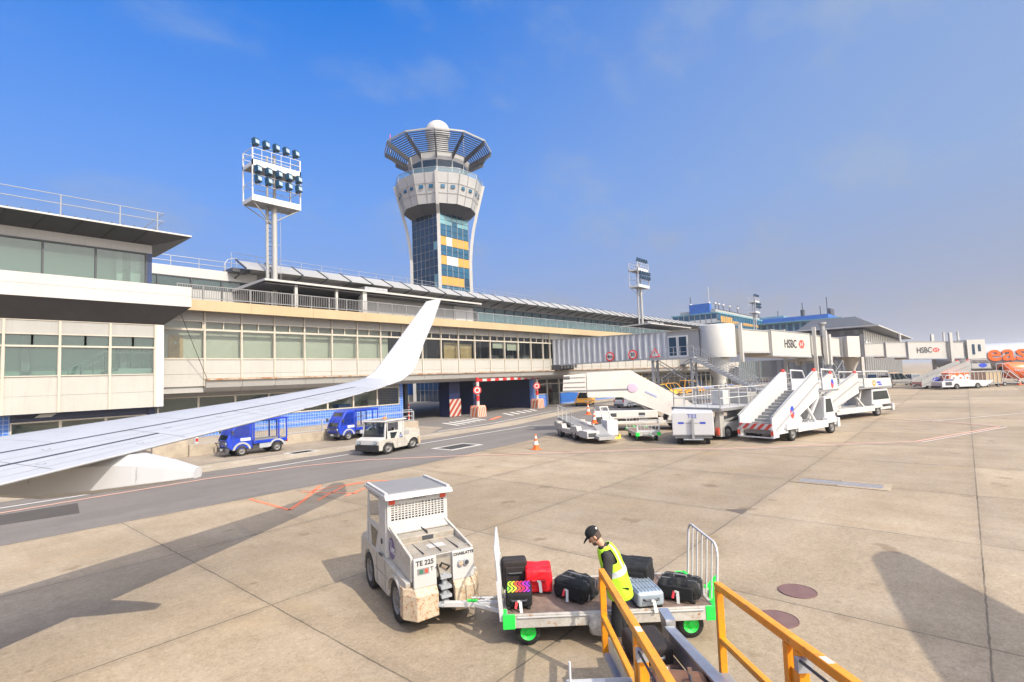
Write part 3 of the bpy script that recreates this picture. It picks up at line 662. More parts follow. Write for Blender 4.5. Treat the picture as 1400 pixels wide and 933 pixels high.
# stair hall behind the glass
q = MB(); q.box(VX0, WR-.05, 40.0, 40.1, 2.6, 8.0, INTER); q.box(VX0, WR-.06, WY+.11, 44, 2.955, 3.0, INTERW); q.box(VX0, WR-.06, WY+.11, 44, 7.98, 8.02, INTERW); q.build('interior_wall', W)
q = MB()
q.prism([(4.2,2.7), (4.9,2.7), (8.6,5.35), (10.4,5.35), (10.4,5.0), (8.75,5.0), (5.6,2.7)], 'y', 38.75, 39.7, INTERW)
for k in range(12): q.box(4.9+k*.31, 5.21+k*.31, 38.75, 39.7, 2.9+k*.21, 3.1+k*.21, GREYL)
st = q.build('stair', W)
q = MB()
for dz in (.55, .95): q.tube([(4.2,38.7,3.1+dz), (8.5,38.7,5.75+dz), (10.5,38.7,5.75+dz)], .03, GSTEEL, 6)
for k in range(8): q.cyl((4.6+k*.56,38.7,3.2+k*.345), (4.6+k*.56,38.7,4.2+k*.345), .02, DARK, n=5)
for k in range(4): q.cyl((8.7+k*.55,38.7,5.4), (8.7+k*.55,38.7,6.7), .02, DARK, n=5)
q.build('hand_rail', st)
for x in (8.9, 4.4, 1.0): q = MB(); q.box(x, x+.35, 39.5, 39.9, 3, 7.9, GREYL); q.build('interior_column', W)
# jutting band: bevelled underside
YF, XF = 36.8, 11.96
q = MB(); q.box(VX0, XF, YF, YF+.25, 9.12, 10.36, WBAND); q.box(VX0, XF, YF-.012, YF+.2, 9.80, 10.365, WBAND); q.box(XF-.25, XF, YF+.25, 41, 9.12, 10.36, WBAND); q.build('white_band', W)
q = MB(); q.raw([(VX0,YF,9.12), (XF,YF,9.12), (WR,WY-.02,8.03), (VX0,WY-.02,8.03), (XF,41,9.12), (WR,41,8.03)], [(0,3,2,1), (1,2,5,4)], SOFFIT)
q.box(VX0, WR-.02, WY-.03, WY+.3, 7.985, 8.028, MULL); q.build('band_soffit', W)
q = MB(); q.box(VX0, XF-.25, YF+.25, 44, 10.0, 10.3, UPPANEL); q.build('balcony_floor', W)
# glazed top storey and roof
GY = 38.5
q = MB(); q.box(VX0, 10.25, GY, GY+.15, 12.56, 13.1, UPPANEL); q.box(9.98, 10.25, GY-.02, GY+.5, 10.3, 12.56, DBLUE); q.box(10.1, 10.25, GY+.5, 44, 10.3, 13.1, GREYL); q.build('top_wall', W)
q = MB()
for x in [9.95, 7.42, 5.05, 2.45, 0.0, -2.5, -5, -7.5, -10]: q.box(x-.045, x+.045, GY-.04, GY+.1, 10.3, 12.559, DARK)
q.box(VX0, 9.95, GY-.05, GY+.1, 12.48, 12.558, DARK); wn = q.build('top_window', W)
q = MB(); q.face([(VX0,GY+.05,10.3), (9.95,GY+.05,10.3), (9.95,GY+.05,12.48), (VX0,GY+.05,12.48)], GLASSG); q.build('pane', wn)
q = MB(); q.box(VX0, 10.05, 39.9, 40.0, 10.31, 13, INTER); q.box(8.6, 8.9, 39.3, 39.6, 10.31, 12.99, INTERW); q.box(9.3, 9.8, 39.2, 39.89, 10.31, 12.6, INTERW); q.box(VX0, 10.1, 38.7, 42.5, 13.0, 13.05, INTERW); q.build('top_interior', W)
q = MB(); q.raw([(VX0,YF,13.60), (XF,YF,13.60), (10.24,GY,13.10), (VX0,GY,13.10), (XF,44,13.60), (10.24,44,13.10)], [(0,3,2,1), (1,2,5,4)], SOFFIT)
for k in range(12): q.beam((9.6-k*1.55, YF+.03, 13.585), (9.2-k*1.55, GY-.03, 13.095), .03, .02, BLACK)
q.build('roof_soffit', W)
q = MB(); q.box(VX0, XF, YF, 44, 13.605, 13.70, WBAND); q.build('roof', W)
q = MB()
for k in range(26): q.box(10-k*.55, 10.06-k*.55, YF+.1, YF+.18, 13.70, 13.80, DARK)
for z in (14.45, 14.95): q.cyl((VX0,YF+.5,z), (10.55,YF+.5,z), .022, GREYL, n=6); q.cyl((10.55,YF+.5,z), (10.55,44,z), .022, GREYL, n=6)
for x in (10.2, 8.3, 5.6, 2.9, .2, -2.5, -5.2): q.cyl((x,YF+.5,13.7), (x,YF+.5,14.95), .032, GREYL, n=6)
q.build('roof_railing', W)
# ground floor under the annex
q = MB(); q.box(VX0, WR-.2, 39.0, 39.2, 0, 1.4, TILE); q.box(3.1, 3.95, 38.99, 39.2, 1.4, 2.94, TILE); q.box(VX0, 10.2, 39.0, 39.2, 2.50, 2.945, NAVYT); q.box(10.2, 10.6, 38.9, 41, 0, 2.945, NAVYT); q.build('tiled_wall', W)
q = MB(); q.box(VX0, WR-.05, WY+.12, 39.2, 2.90, 2.945, DBLUE); q.build('lower_soffit', W)
for k in range(3):
    a, b = 3.95+k*2.08, 3.95+(k+1)*2.08
    q = MB(); q.box(a, a+.07, 38.95, 39.1, 1.4, 2.49, MULL); q.box(b-.07, b, 38.95, 39.1, 1.4, 2.49, MULL); q.box(a+.07, b-.07, 38.95, 39.1, 2.42, 2.49, MULL); q.box(a+.07, b-.07, 38.95, 39.1, 1.4, 1.47, MULL)
    wn = q.build('lower_window', W); q = MB(); q.face([(a+.07,39.03,1.47), (b-.07,39.03,1.47), (b-.07,39.03,2.42), (a+.07,39.03,2.42)], GLASSM); q.build('pane', wn)
q = MB(); q.box(3.9, 10.2, 40.6, 40.7, 0, 2.9, INTER); q.build('lower_interior', W)
# stay cable from the band to the ledge
q = MB(); q.cyl((11.55,37.6,8.9), (13.7,39.2,4.62), .022, DARK, n=5); tag(q.build('stay_cable'), 'thin dark stay cable slanting from the white band to the rusty ledge', 'cable')

# --------------------------------------------------------------- low wall, its handrail and the barrier gate
q = MB()
q.prism([(11.2,0), (28.2,0), (28.2,.62), (26.6,.66), (20,.62), (11.2,.70)], 'y', 34.7, 35.05, CONC)
q.box(11.2, 28.2, 35.05, 40.95, 0.0, .60, CONC); q.box(9.4, 11.2, 34.9, 35.2, 0, .95, CONC); q.box(9.4,11.19,35.2,40.9,0,.55,CONC)
tag(q.build('low_wall', bevel=.02), 'low stained concrete wall in front of the blue tiled wall', 'wall')
t = thing('hand_rail', 'dark steel handrail on posts along the low concrete wall', 'handrail', (19.5,34.9,.6))
q = MB(); q.box(-8.0, 8.4, -.03, .03, .80, .86, GSTEEL); q.box(-8.0, 8.4, -.02, .02, .10, .14, GSTEEL); q.build('rail', t)
for k in range(7):
    q = MB(); q.box(-8.0+k*2.72, -7.93+k*2.72, -.035, .035, .0, .80, GSTEEL); q.build('post', t)
t = thing('steel_guard_frame', 'short bent steel guard frame on the end of the low wall', 'guard rail', (28.0,35.4,.6))
q = MB(); q.tube([(-.9,0,0), (-.9,0,.95), (.1,0,.95), (.1,0,0)], .03, GSTEEL, 6); q.box(-.9,.1,-.02,.02,.4,.46,GSTEEL); q.build('frame', t)
# ================================================================ height barrier before the passage
t = thing('height_barrier', 'red and white striped height gauge beam on two posts before the dark passage', 'height barrier', (0,0,0))
P1, P2 = (39.0, 38.35), (51.4, 40.3)
for (x, y) in (P1, P2):
    q = MB(); q.lathe([(.86,0), (.84,.95), (.74,1.15), (.01,1.15)], (0,0,0), STRIPE_RV, 4, False, a0=R(45)); q.build('concrete_block', t, (x, y, 0), bevel=.03)
    q = MB()
    for z0, z1, mt in ((1.15,1.6,WBAND), (1.6,2.15,REDP), (2.15,3.55,WBAND), (3.55,4.02,REDP)): q.cyl((x,y,z0), (x,y,z1), .17, mt, n=14)
    q.build('post', t)
    q = MB(); M = face_M((x-.20, y-.16, 2.72), (.6,-.8,0), (0,0,1))
    q.lathe([(.001,0), (.42,0), (.42,.03), (.001,.03)], (0,0,0), REDINK, 28, False); q.lathe([(.30,.031), (.30,.036), (.001,.036)], (0,0,0), TAG, 28, False)
    q.lathe([(.17,.037), (.17,.042), (.001,.042)], (0,0,0), REDINK, 20, False); o = q.build('round_sign', t); o.data.transform(M)
q = MB(); d = Vector((P2[0]-P1[0], P2[1]-P1[1], 0)); n = 16
for k in range(n):
    a = Vector((*P1, 3.74))+d*(k/n); b = Vector((*P1, 3.74))+d*((k+1)/n)
    q.beam(a, b, .24, .26, REDP if k % 2 == 0 else WBAND)
q.build('beam', t)

# ================================================================ control tower
TC = (66.9, 74.35)
t = thing('control_tower', 'airport control tower with slatted crown, white dome and blue and yellow glazed shaft', 'control tower', (*TC, 0))
hs = 3.9
q = MB(); q.box(-hs+.12, hs-.12, -hs+.12, hs-.12, 0, 35.2, NAVYGL); q.build('shaft', t)
rows = []
z = 34.9; kinds = ['b','t','b','y','b','y','b','y','b','y','b','y','b','y','b']
hts = [1.0,1.7,2.2,1.7,1.85,1.7,2.1,1.7,1.9,1.7,1.9,1.7,1.9,1.7,1.9]
q = MB(); cw = 2*(hs-.35)/5
for k_, h in zip(kinds, hts):
    for c in range(5):
        x0 = -hs+.35+c*cw+.05; x1 = x0+cw-.10
        if k_ == 'y':
            yr = int((34.9-z)/3.5); mt = TAG if (c, yr) in ((1,1),(1,2),(2,2)) else (NAVYGL if (c, yr) == (4,3) else YELPAN); q.box(x0, x1, -hs, -hs+.1, z-h+.05, z-.05, mt)
        else:
            for s in range(2):
                mt = TEALGL if (k_ == 't' and not (c == 2 and s == 0)) else BLUEGL
                q.box(x0, x1, -hs, -hs+.1, z-h+s*h/2+.04, z-h+(s+1)*h/2-.04, mt)
    z -= h
q.build('front_glazing', t)
q = MB(); cw = 2*(hs-.3)/6
for r_ in range(22):
    for c in range(6):
        y1 = hs-.3-c*cw-.04; y0 = y1-cw+.08
        q.box(-hs, -hs+.1, y0, y1, 35-1.5*(r_+1)+.05, 35-1.5*r_-.05, TEALGL if (c == 5 and r_ in (4,8,9,11)) else NAVYGL)
q.build('side_glazing', t)
q = MB()
for c in range(6): q.box(-hs+.35+c*2*(hs-.35)/5-.04, -hs+.35+c*2*(hs-.35)/5+.04, -hs-.03, -hs+.1, 0, 34.9, GREYL)
for c in range(7): q.box(-hs-.03, -hs+.1, hs-.3-c*2*(hs-.3)/6-.03, hs-.3-c*2*(hs-.3)/6+.03, 0, 35, GREYP)
for r_ in range(23): q.box(-hs-.02, -hs+.1, -hs+.3, hs-.3, 35-1.5*r_-.035, 35-1.5*r_+.035, GREYP)
q.build('mullion', t)
for sx, sy in ((-1,-1), (1,-1), (-1,1), (1,1)):
    q = MB(); prof = [(hs+.05, 0), (hs+.05, 26), (hs+.22, 29), (hs+.55, 32.2), (hs+1.12, 35.6), (hs+2.1, 40.9)]
    if sx == sy == -1: prof = [(hs+.02, 0), (hs+.02, 31), (hs+.2, 34), (hs+1.05, 35.2), (hs+1.95, 40.9)]
    for (a, z0), (b, z1) in zip(prof[:-1], prof[1:]): q.beam((sx*a, sy*a, z0), (sx*b, sy*b, z1), .55 if sx != sy else .62, .55, WBAND, up=(sx,-sy,0))
    q.build('pillar', t)
NS = 12; A0 = math.atan2(-1,-1)
def ring(r, z, n=NS): return [(r*math.cos(A0+2*math.pi*k/n), r*math.sin(A0+2*math.pi*k/n), z) for k in range(n)]
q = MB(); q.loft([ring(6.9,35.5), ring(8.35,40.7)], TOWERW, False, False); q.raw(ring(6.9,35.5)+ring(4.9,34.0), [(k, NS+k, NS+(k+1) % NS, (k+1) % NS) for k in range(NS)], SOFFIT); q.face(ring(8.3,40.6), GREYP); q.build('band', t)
q = MB(); lo, hi = ring(6.96,35.5), ring(8.41,40.7)
for k in range(NS):
    q.beam(lo[k], hi[k], .16, .12, GREYL); m0 = (Vector(lo[k])+Vector(lo[(k+1)%NS]))/2; m1 = (Vector(hi[k])+Vector(hi[(k+1)%NS]))/2; q.beam(m0, m1, .07, .06, GREYL)
    for zf in (.33,.66):
        a = Vector(lo[k]).lerp(Vector(hi[k]), zf); b = Vector(lo[(k+1)%NS]).lerp(Vector(hi[(k+1)%NS]), zf); q.beam(a, b, .05, .05, GREYL)
q.build('band_seam', t)
for k in range(NS):
    for f in (.27, .73):
        q = MB()
        a = Vector(lo[k]).lerp(Vector(hi[k]), .55); b = Vector(lo[(k+1)%NS]).lerp(Vector(hi[(k+1)%NS]), .55)
        c = a.lerp(b, f); d = (b-a).normalized(); q.beam(c-d*.38, c+d*.38, .14, .55, BLUEGL, up=(0,0,1)); q.build('band_window', t)
q = MB(); q.loft([ring(5.0,40.7), ring(5.05,41.3)], TOWERW, False, False); q.loft([ring(5.05,41.3), ring(5.55,44.1)], NAVYGL, False, False); q.loft([ring(5.55,44.1), ring(5.75,45.7)], TOWERW, False); q.build('cab', t)
q = MB(); a_, b_ = ring(5.06,40.7), ring(5.85,45.7)
for k in range(NS): q.beam(a_[k], b_[k], .18, .16, TOWERW)
q.build('cab_mullion', t)
q = MB()
rr = ring(8.3,41.6)
for k in range(NS): q.cyl(rr[k], rr[(k+1)%NS], .05, STEEL, n=5); q.cyl((rr[k][0],rr[k][1],40.6), rr[k], .05, STEEL, n=5)
gr = q.build('gallery_railing', t); q = MB()
for k in range(NS): a, b = rr[k], rr[(k+1)%NS]; q.face([(a[0],a[1],40.7), (b[0],b[1],40.7), b, a], BALGL)
q.build('pane', gr)
q = MB(); NSL = 12
for s in range(NSL):
    f = s/(NSL-1); r_ = ring(6.3+3.9*f, 45.3+2.4*f)
    for k in range(NS): q.beam(r_[k], r_[(k+1) % NS], .20, .10, SLATG, up=(0,0,1)) if s < NSL-1 else q.beam(r_[k], r_[(k+1) % NS], .16, .30, GREYL)
q.build('crown_slat', t)
a_, b_ = ring(5.8,44.9), ring(10.2,47.6)
for k in range(NS):
    q = MB(); u = Vector((a_[k][0], a_[k][1], 0)).normalized(); s_ = Vector((-u.y, u.x, 0))*.09
    p = [Vector(a_[k])+Vector((0,0,.4)), Vector(b_[k])+Vector((0,0,.1)), Vector(b_[k])-Vector((0,0,.75)), Vector(a_[k])-Vector((0,0,.6))]
    q.loft([[x-s_ for x in p], [x+s_ for x in p]], DARK, False); q.build('crown_rib', t)
q = MB(); q.lathe([(2.0,45.7), (2.0,50.2), (2.25,50.4)], (0,0,0), WBAND, 24); q.lathe([(3.6,45.7),(3.6,46.6),(.1,46.7)], (0,0,0), GREYL, 12, False); q.build('dome_base', t)
q = MB(); prof = [(2.42*math.cos(a), 51.5+2.42*math.sin(a)) for a in [R(-32+k*8.13) for k in range(16)]]; q.lathe(prof, (0,0,0), WBAND, 22, False); q.build('radome', t)
for k, (x, y) in enumerate(((-7.2,5.4), (-3.6,3.2), (3.4,-3.6))):
    q = MB()
    for j in range(4): q.cyl((x,y,47.2+j*.9), (x,y,48.1+j*.9), .055, (TOWERW, REDINK)[j % 2 if k == 0 else 0], n=6)
    q.build('antenna', t)

# ================================================================ floodlight masts
def mast(x, y, label, z0):
    t = thing('floodlight_mast', label, 'floodlight mast', (x, y, z0), 0, 'floodlight masts along the terminal roof'); H_ = lambda z: z-z0
    for dx, dy, r in ((-.20,.45,.15), (.20,0,.21)):
        q = MB(); q.cyl((dx,dy,0), (dx,dy,H_(19.0)), r, UPPANEL, r*.92, n=14); q.cyl((dx,dy,H_(19.0)), (dx,dy,H_(23.3)), r*.6, UPPANEL, n=10); q.build('pole', t)
    q = MB(); z = .3
    for s in (-.08,.18): q.cyl((-.12+s,.30,0), (-.12+s,.30,H_(19)), .03, STEEL, n=5)
    while z < H_(19): q.cyl((-.22,.3,z), (.08,.3,z), .025, DARK, n=5); z += .38
    q.cyl((.75,.1,0), (.75,.1,H_(19)), .02, STEEL, n=5); z = 1
    while z < H_(18.5): q.cyl((.3,.1,z), (.78,.1,z), .02, STEEL, n=5); z += 2.4
    q.build('ladder', t)
    X0, X1, Y0, Y1 = -1.95, 2.15, -.75, 1.1
    for zz, hh in ((18.85,.50), (21.75,.50)):
        q = MB(); q.box(X0,X1,Y0,Y0+.08,H_(zz),H_(zz+hh),CLEAN); q.box(X0,X1,Y1-.08,Y1,H_(zz),H_(zz+hh),CLEAN); q.box(X0,X0+.08,Y0+.08,Y1-.08,H_(zz),H_(zz+.3),CLEAN); q.box(X1-.08,X1,Y0+.08,Y1-.08,H_(zz),H_(zz+.3),CLEAN)
        q.box(X0+.08,X1-.08,Y0+.08,Y1-.08,H_(zz+.05),H_(zz+.1),GREYP); q.build('deck', t)
    q = MB()
    for x_ in (X0+.05, X1-.05):
        for y_ in (Y0+.05, Y1-.05): q.box(x_-.05,x_+.05,y_-.05,y_+.05,H_(19.35),H_(23.2),CLEAN)
    for zz in (20.4, 22.7, 23.2):
        for y_ in (Y0+.04, Y1-.04):
            if zz > 21 or y_ > 0: q.cyl((X0,y_,H_(zz)), (X1,y_,H_(zz)), .03, CLEAN, n=5)
        for x_ in (X0+.04, X1-.04): q.cyl((x_,Y0,H_(zz)), (x_,Y1,H_(zz)), .03, CLEAN, n=5)
    for k in range(4): q.cyl((X0+.8*(k+1),Y0+.04,H_(22.25)), (X0+.8*(k+1),Y0+.04,H_(23.2)), .025, CLEAN, n=5)
    for zz in (20.15, 20.95): q.cyl((X0,Y0-.15,H_(zz)), (X1,Y0-.15,H_(zz)), .04, STEEL, n=5)
    q.cyl((X0,Y0+.3,H_(23.55)), (X1,Y0+.3,H_(23.55)), .04, STEEL, n=5)
    q.build('frame', t)
    q = MB()
    for x_ in (X0+.1, X1-.1):
        for y_ in (Y0+.1, Y1-.1): q.beam((x_,y_,H_(18.85)), (0.0,.25,H_(17.5)), .07, .07, GREYL)
    q.build('brace', t)
    for row, (zz, yy) in enumerate(((23.65,Y0+.3), (21.25,Y0-.15), (20.45,Y0-.15))):
        for k in range(5):
            q = MB(); q.prism([(-.20,-.22), (.14,-.30), (.20,.22), (-.12,.30)], 'x', -.24, .24, LAMPB); q.box(-.05,.05,.15,.3,-.4,-.1,DARK)
            o = q.build('floodlight', t, (X0+.35+k*.85, yy-.15, H_(zz)+.12)); o.rotation_euler = (0, 0, R(22))
            q = MB(); q.face([(-.19,-.215,-.15), (.19,-.215,-.15), (.19,-.178,.17), (-.19,-.178,.17)], LAMPGL); q.build('lens', o)
    return t
mast(20.0, 43.0, 'tall white floodlight mast at the left, the nearest of the three', 9.95)
mast(85.8, 43.0, 'white floodlight mast rising behind the middle of the slatted roof', 9.95)
mast(153.5, 43.0, 'small distant floodlight mast in front of the blue glazed block', 0)

# ================================================================ far buildings
def block(q, x0, x1, y0, y1, z0, z1, mat): q.box(x0, x1, y0, y1, z0, z1, mat)
t = thing('office_block', 'far blue glazed block with yellow panels and a blue box on its roof', 'building', (0,0,0))
q = MB(); q.box(158.7, 250, 55, 69, 14, 17.9, BLUEGL); q.box(158.8, 250, 55.1, 69, 0, 14, GREYP); q.box(158.7, 250, 55, 69, 18.7, 20.6, BLUEGL); q.box(158.9,250,55.2,69,17.9,18.7,GREYP); q.build('glazed_wall', t)
q = MB(); q.box(158.55, 250, 54.8, 69.4, 20.6, 21.0, TEALGL); q.box(160, 250, 56, 67, 21, 22.0, UPPANEL); q.raw([(163,56,22.2),(250,56,22.2),(250,66,23.4),(163,66,23.4)],[(0,1,2,3)],GREYL); q.build('roof', t)
q = MB()
for k in range(22):
    if k not in (8, 9): q.box(161+k*2.1, 162.9+k*2.1, 54.92, 55, 18.0, 18.9 if k > 4 else 19.9, YELPAN if rnd.random() < .8 else GREYL)
    q.box(160.9+k*2.1, 161.0+k*2.1, 54.85, 55, 0, 20.6, TEALGL)
q.build('yellow_panel', t)
q = MB()
for k in range(8): q.box(158.6, 158.7, 55.3+k*1.7, 56.7+k*1.7, 17.8, 19.0, INTERW if k < 5 else TEALGL); q.box(158.58, 158.7, 55.1+k*1.7, 55.25+k*1.7, 15, 20.6, GREYL)
q.build('blind_panel', t)
q = MB(); q.box(159.5, 161, 57.5, 63.8, 21.0, 24.0, MBLUE); q.build('roof_box', t)
for x, y, h in ((160,63.5,26.5), (160,57.8,29), (163,57,24.5), (166,57,24.6), (170,57,24.4), (176,57,24.2), (184,57,25)):
    q = MB(); q.cyl((x,y,21), (x,y,h), .12, WBAND if h > 28 else DARK, n=5); q.ball((x,y,min(h,24)), (.5,.5,.4), WBAND, 5, 8); q.build('antenna', t)
t = thing('glazed_concourse', 'distant low teal glazed concourse with a flat roof left of the dark pitched roof', 'building', (0,0,0))
q = MB(); q.box(200, 280, 31, 66, 14.5, 19.0, TEALGL); q.box(200.1, 280, 31.1, 66, 0, 14.5, GREYP); q.build('glazed_wall', t)
q = MB()
for k in range(16): q.box(199.9, 200, 31.6+k*2.1, 33.0+k*2.1, 15.6, 18.6, BLUEGL)
for k in range(14): q.box(202+k*5, 205.6+k*5, 30.9, 31, 15.5, 18.6, BLUEGL)
q.build('window', t)
q = MB(); q.box(198.6, 281, 29.6, 67, 19.0, 19.35, TEALGL); q.box(204, 280, 34, 60, 19.35, 21.2, MBLUE); q.box(205, 213, 48, 58, 19.35, 22, TEALGL); q.box(215,222,35,36,21.2,24,DARK); q.build('roof', t)
for x, y, h in ((206,34.5,27), (206,42,26), (206,50,24), (208,57,24.5), (214,38,25)): q = MB(); q.cyl((x,y,19), (x,y,h), .14, DARK, n=5); q.build('antenna', t)
q = MB(); q.cyl((206,42,21), (206,42,23.5), .7, DARK, n=6); q.build('roof_tank', t)
t = thing('pier_building', 'distant pier hall under a wide dark grey pitched roof with white eaves', 'building', (0,0,0))
q = MB(); q.box(154, 250, 18.5, 40, 0, 12.4, GREYP); q.box(153.9, 250, 18.4, 18.5, 8.8, 12.0, INTERW)
for k in range(22): q.box(156+k*4.4, 156.5+k*4.4, 18.3, 18.4, 0, 12.4, GREYL)
for k in range(7): q.box(153.8, 154, 19.5+k*3, 20.5+k*3, 0, 12.4, GREYL)
q.build('wall', t)
q = MB(); q.raw([(149.5,15,12.75), (256,15,12.75), (256,36,12.75), (149.5,36,12.75), (152,17.5,13.1), (250,17.5,13.1), (250,34,13.1), (152,34,13.1)], [(0,3,2,1), (0,1,5,4), (1,2,6,5), (2,3,7,6), (3,0,4,7)], SLATE); q.box(149.4,256.1,14.85,15.0,12.7,13.0,WBAND); q.box(149.35,149.5,15.0,36,12.7,13.0,WBAND); q.build('eaves', t)
q = MB(); q.raw([(153,18,13.1), (250,18,13.1), (250,33,13.1), (153,33,13.1), (157,20.5,15.9), (246,20.5,15.9), (246,30,15.9), (157,30,15.9)], [(0,1,5,4), (1,2,6,5), (2,3,7,6), (3,0,4,7), (4,5,6,7)], SLATE)
for k in range(18): q.beam((154+k*5.3,17.95,13.15), (157.6+k*5.05,20.45,15.95), .12, .1, DARK)
q.build('roof', t)
q = MB()
for k in range(3): q.prism([(148,40-k*9), (153.9,40-k*9), (153.9,32-k*9.0), (150,32-k*9)], 'z', 9.2-k*.5, 9.5-k*.5, GREYL)
q.build('canopy', t)
# ================================================================ jet bridges
def lattice(q, x0, x1, y0, y1, z0, z1, mat, r=.06, nb=2):
    for x in (x0, x1):
        for y in (y0, y1): q.box(x-r, x+r, y-r, y+r, z0, z1, mat)
    for k in range(nb):
        a = z0+(z1-z0)*k/nb; b = z0+(z1-z0)*(k+1)/nb
        for (p, q_) in (((x0,y0),(x0,y1)), ((x1,y0),(x1,y1)), ((x0,y0),(x1,y0)), ((x0,y1),(x1,y1))):
            q.cyl((*p,a), (*q_,b), r*.5, mat, n=5); q.cyl((*q_,a), (*p,b), r*.5, mat, n=5)
def bank_logo(parent, M, s):
    """red hexagon of triangles beside the bank's name"""
    q = MB()
    w2, h2 = s*.95, s*.5
    for tri in (((-w2,0),(-w2*.5,-h2),(-w2*.5,h2)), ((w2,0),(w2*.5,h2),(w2*.5,-h2)), ((-w2*.5,h2),(0,0),(w2*.5,h2)), ((-w2*.5,-h2),(w2*.5,-h2),(0,0))):
        q.face([(a,b,.006) for a,b in tri], REDINK)
    o = q.build('emblem', parent); o.data.transform(M)
def tunnel(parent, name, o0, d, t0, t1, wd, z0a, z1a, z0b, z1b, mat, ribs=True):
    s = Vector((-d.y, d.x, 0)); q = MB()
    def P(t, k, z): p = o0+d*t+s*k; return (p.x, p.y, z)
    r0 = [P(t0,-wd,z0a), P(t0,wd,z0a), P(t0,wd,z1a), P(t0,-wd,z1a)]; r1 = [P(t1,-wd,z0b), P(t1,wd,z0b), P(t1,wd,z1b), P(t1,-wd,z1b)]
    q.loft([r0, r1], mat, False)
    q.beam(P(t0,-wd-.02,z0a+.06), P(t1,-wd-.02,z0b+.06), .08, .18, GSTEEL); q.beam(P(t0,-wd-.02,z1a-.03), P(t1,-wd-.02,z1b-.03), .08, .10, GREYL)
    for t in (t0+.06, t1-.06):
        f = (t-t0)/(t1-t0); za = z0a+(z0b-z0a)*f; zb = z1a+(z1b-z1a)*f
        q.beam(P(t,-wd-.03,za), P(t,-wd-.03,zb), .10, .10, GREYL)
    return q.build(name, parent)
t = thing('jet_bridge', 'near jet bridge with a grey corrugated corridor and white telescoping tunnel', 'jet bridge', (0,0,0), 0, 'jet bridges with white tunnels')
q = MB(); Y0, Y1 = 24.0, 39.4; nR = 21
for k in range(nR):
    ya = Y1-(Y1-Y0)*k/nR; yb = Y1-(Y1-Y0)*(k+1)/nR; f = k/nR; zb = 5.17+.2*f+.08; zt = 8.38-.28*f
    pts = [(53.75,ya), (53.60,ya-(ya-yb)*.2), (53.60,ya-(ya-yb)*.45), (53.75,ya-(ya-yb)*.65), (53.75,yb)]
    for (xa, y_), (xb, y2) in zip(pts[:-1], pts[1:]): q.face([(xa,y_,zb), (xb,y2,zb), (xb,y2,zt), (xa,y_,zt)], CORRUG)
q.raw([(53.76,Y1,5.25),(56.6,Y1,5.25),(56.6,Y0,5.45),(53.76,Y0,5.45),(53.76,Y1,8.37),(56.6,Y1,8.37),(56.6,Y0,8.08),(53.76,Y0,8.08)], [(0,3,2,1),(4,5,6,7),(1,2,6,5),(0,4,7,3)], CORRUG)
q.build('corridor', t)
q = MB(); q.beam((53.62,Y1,5.18), (53.62,Y0,5.38), .16, .16, GSTEEL); q.beam((53.62,Y1,8.42), (53.62,Y0,8.12), .14, .10, GREYL); q.box(53.4,56.6,38.2,39.6,4.6,5.2,DARK)
for k in range(5): q.box(53.6,54.0,36+k*.5,36.1+k*.5,4.75,5.2,GREYL)
q.build('corridor_frame', t)
q = MB(); q.box(53.6,56.6,20.6,23.98,5.35,8.1,GREYL); q.box(53.5,56.7,20.4,24.0,8.1,8.18,CONC); q.build('vestibule', t)
for k in range(2):
    q = MB(); a = 22.95-k*1.1; q.box(53.52,53.6,a-.05,a+1.0,5.4,7.65,CLEAN); d_ = q.build('door', t); q = MB(); q.box(53.50,53.519,a+.08,a+.88,5.55,7.5,NAVYGL); q.build('pane', d_)
q = MB(); q.box(52.0,53.5,20.6,25.6,5.20,5.32,GSTEEL); q.box(51.95,52.0,20.6,25.6,5.12,5.36,GSTEEL); q.build('landing', t)
q = MB()
for z in (5.85, 6.4): q.cyl((52.0,20.6,z), (52.0,25.6,z), .022, GSTEEL, n=5); q.cyl((52.0,25.6,z), (53.5,25.6,z), .022, GSTEEL, n=5)
for k in range(8): q.cyl((52.0,20.6+k*.71,5.3), (52.0,20.6+k*.71,6.4), .022, GSTEEL, n=5)
q.build('landing_railing', t)
q = MB(); lattice(q, 52.2, 53.4, 21.0, 25.2, 0, 5.2, GSTEEL, .09, 2); q.build('landing_frame', t)
q = MB(); NST = 17
for k in range(NST): q.box(51.6,52.9,20.5-(k+1)*.33,20.5-k*.33+.02,5.2-(k+1)*.19,5.24-(k+1)*.19,GSTEEL)
for x in (51.58,52.92): q.beam((x,20.6,5.12), (x,20.5-NST*.33,5.15-NST*.19), .06, .28, GSTEEL)
q.box(51.4,54.2,12.9,14.9,1.86,1.96,GSTEEL)
for k in range(9): q.box(52.95+.0,54.2,14.9+k*.3,15.2+k*.3,1.9-(k+1)*.2,1.93-(k+1)*.2,GSTEEL)
st = q.build('stair', t); q = MB()
for x in (51.58,52.92):
    for dz in (.55, 1.08): q.cyl((x,20.6,5.2+dz), (x,14.9,1.96+dz), .022, GSTEEL, n=5)
    for k in range(22): q.cyl((x,20.45-k*.26,5.15-k*.15), (x,20.45-k*.26,6.22-k*.15), .015, GSTEEL, n=5)
for dz in (.55,1.08): q.tube([(51.4,14.9,1.96+dz), (51.4,12.9,1.96+dz), (54.2,12.9,1.96+dz)], .022, GSTEEL, 5)
lattice(q, 51.5, 54.1, 13.0, 14.8, 0, 1.9, GSTEEL, .06, 1); lattice(q, 51.6, 52.9, 15.5, 18.0, 0, 2.6, GSTEEL, .05, 2)
for k in range(14): q.cyl((51.4+k*.21,12.9,1.96),(51.4+k*.21,12.9,3.04),.014,GSTEEL,n=5)
for k in range(9): q.cyl((51.4,12.9+k*.25,1.96),(51.4,12.9+k*.25,3.04),.014,GSTEEL,n=5)
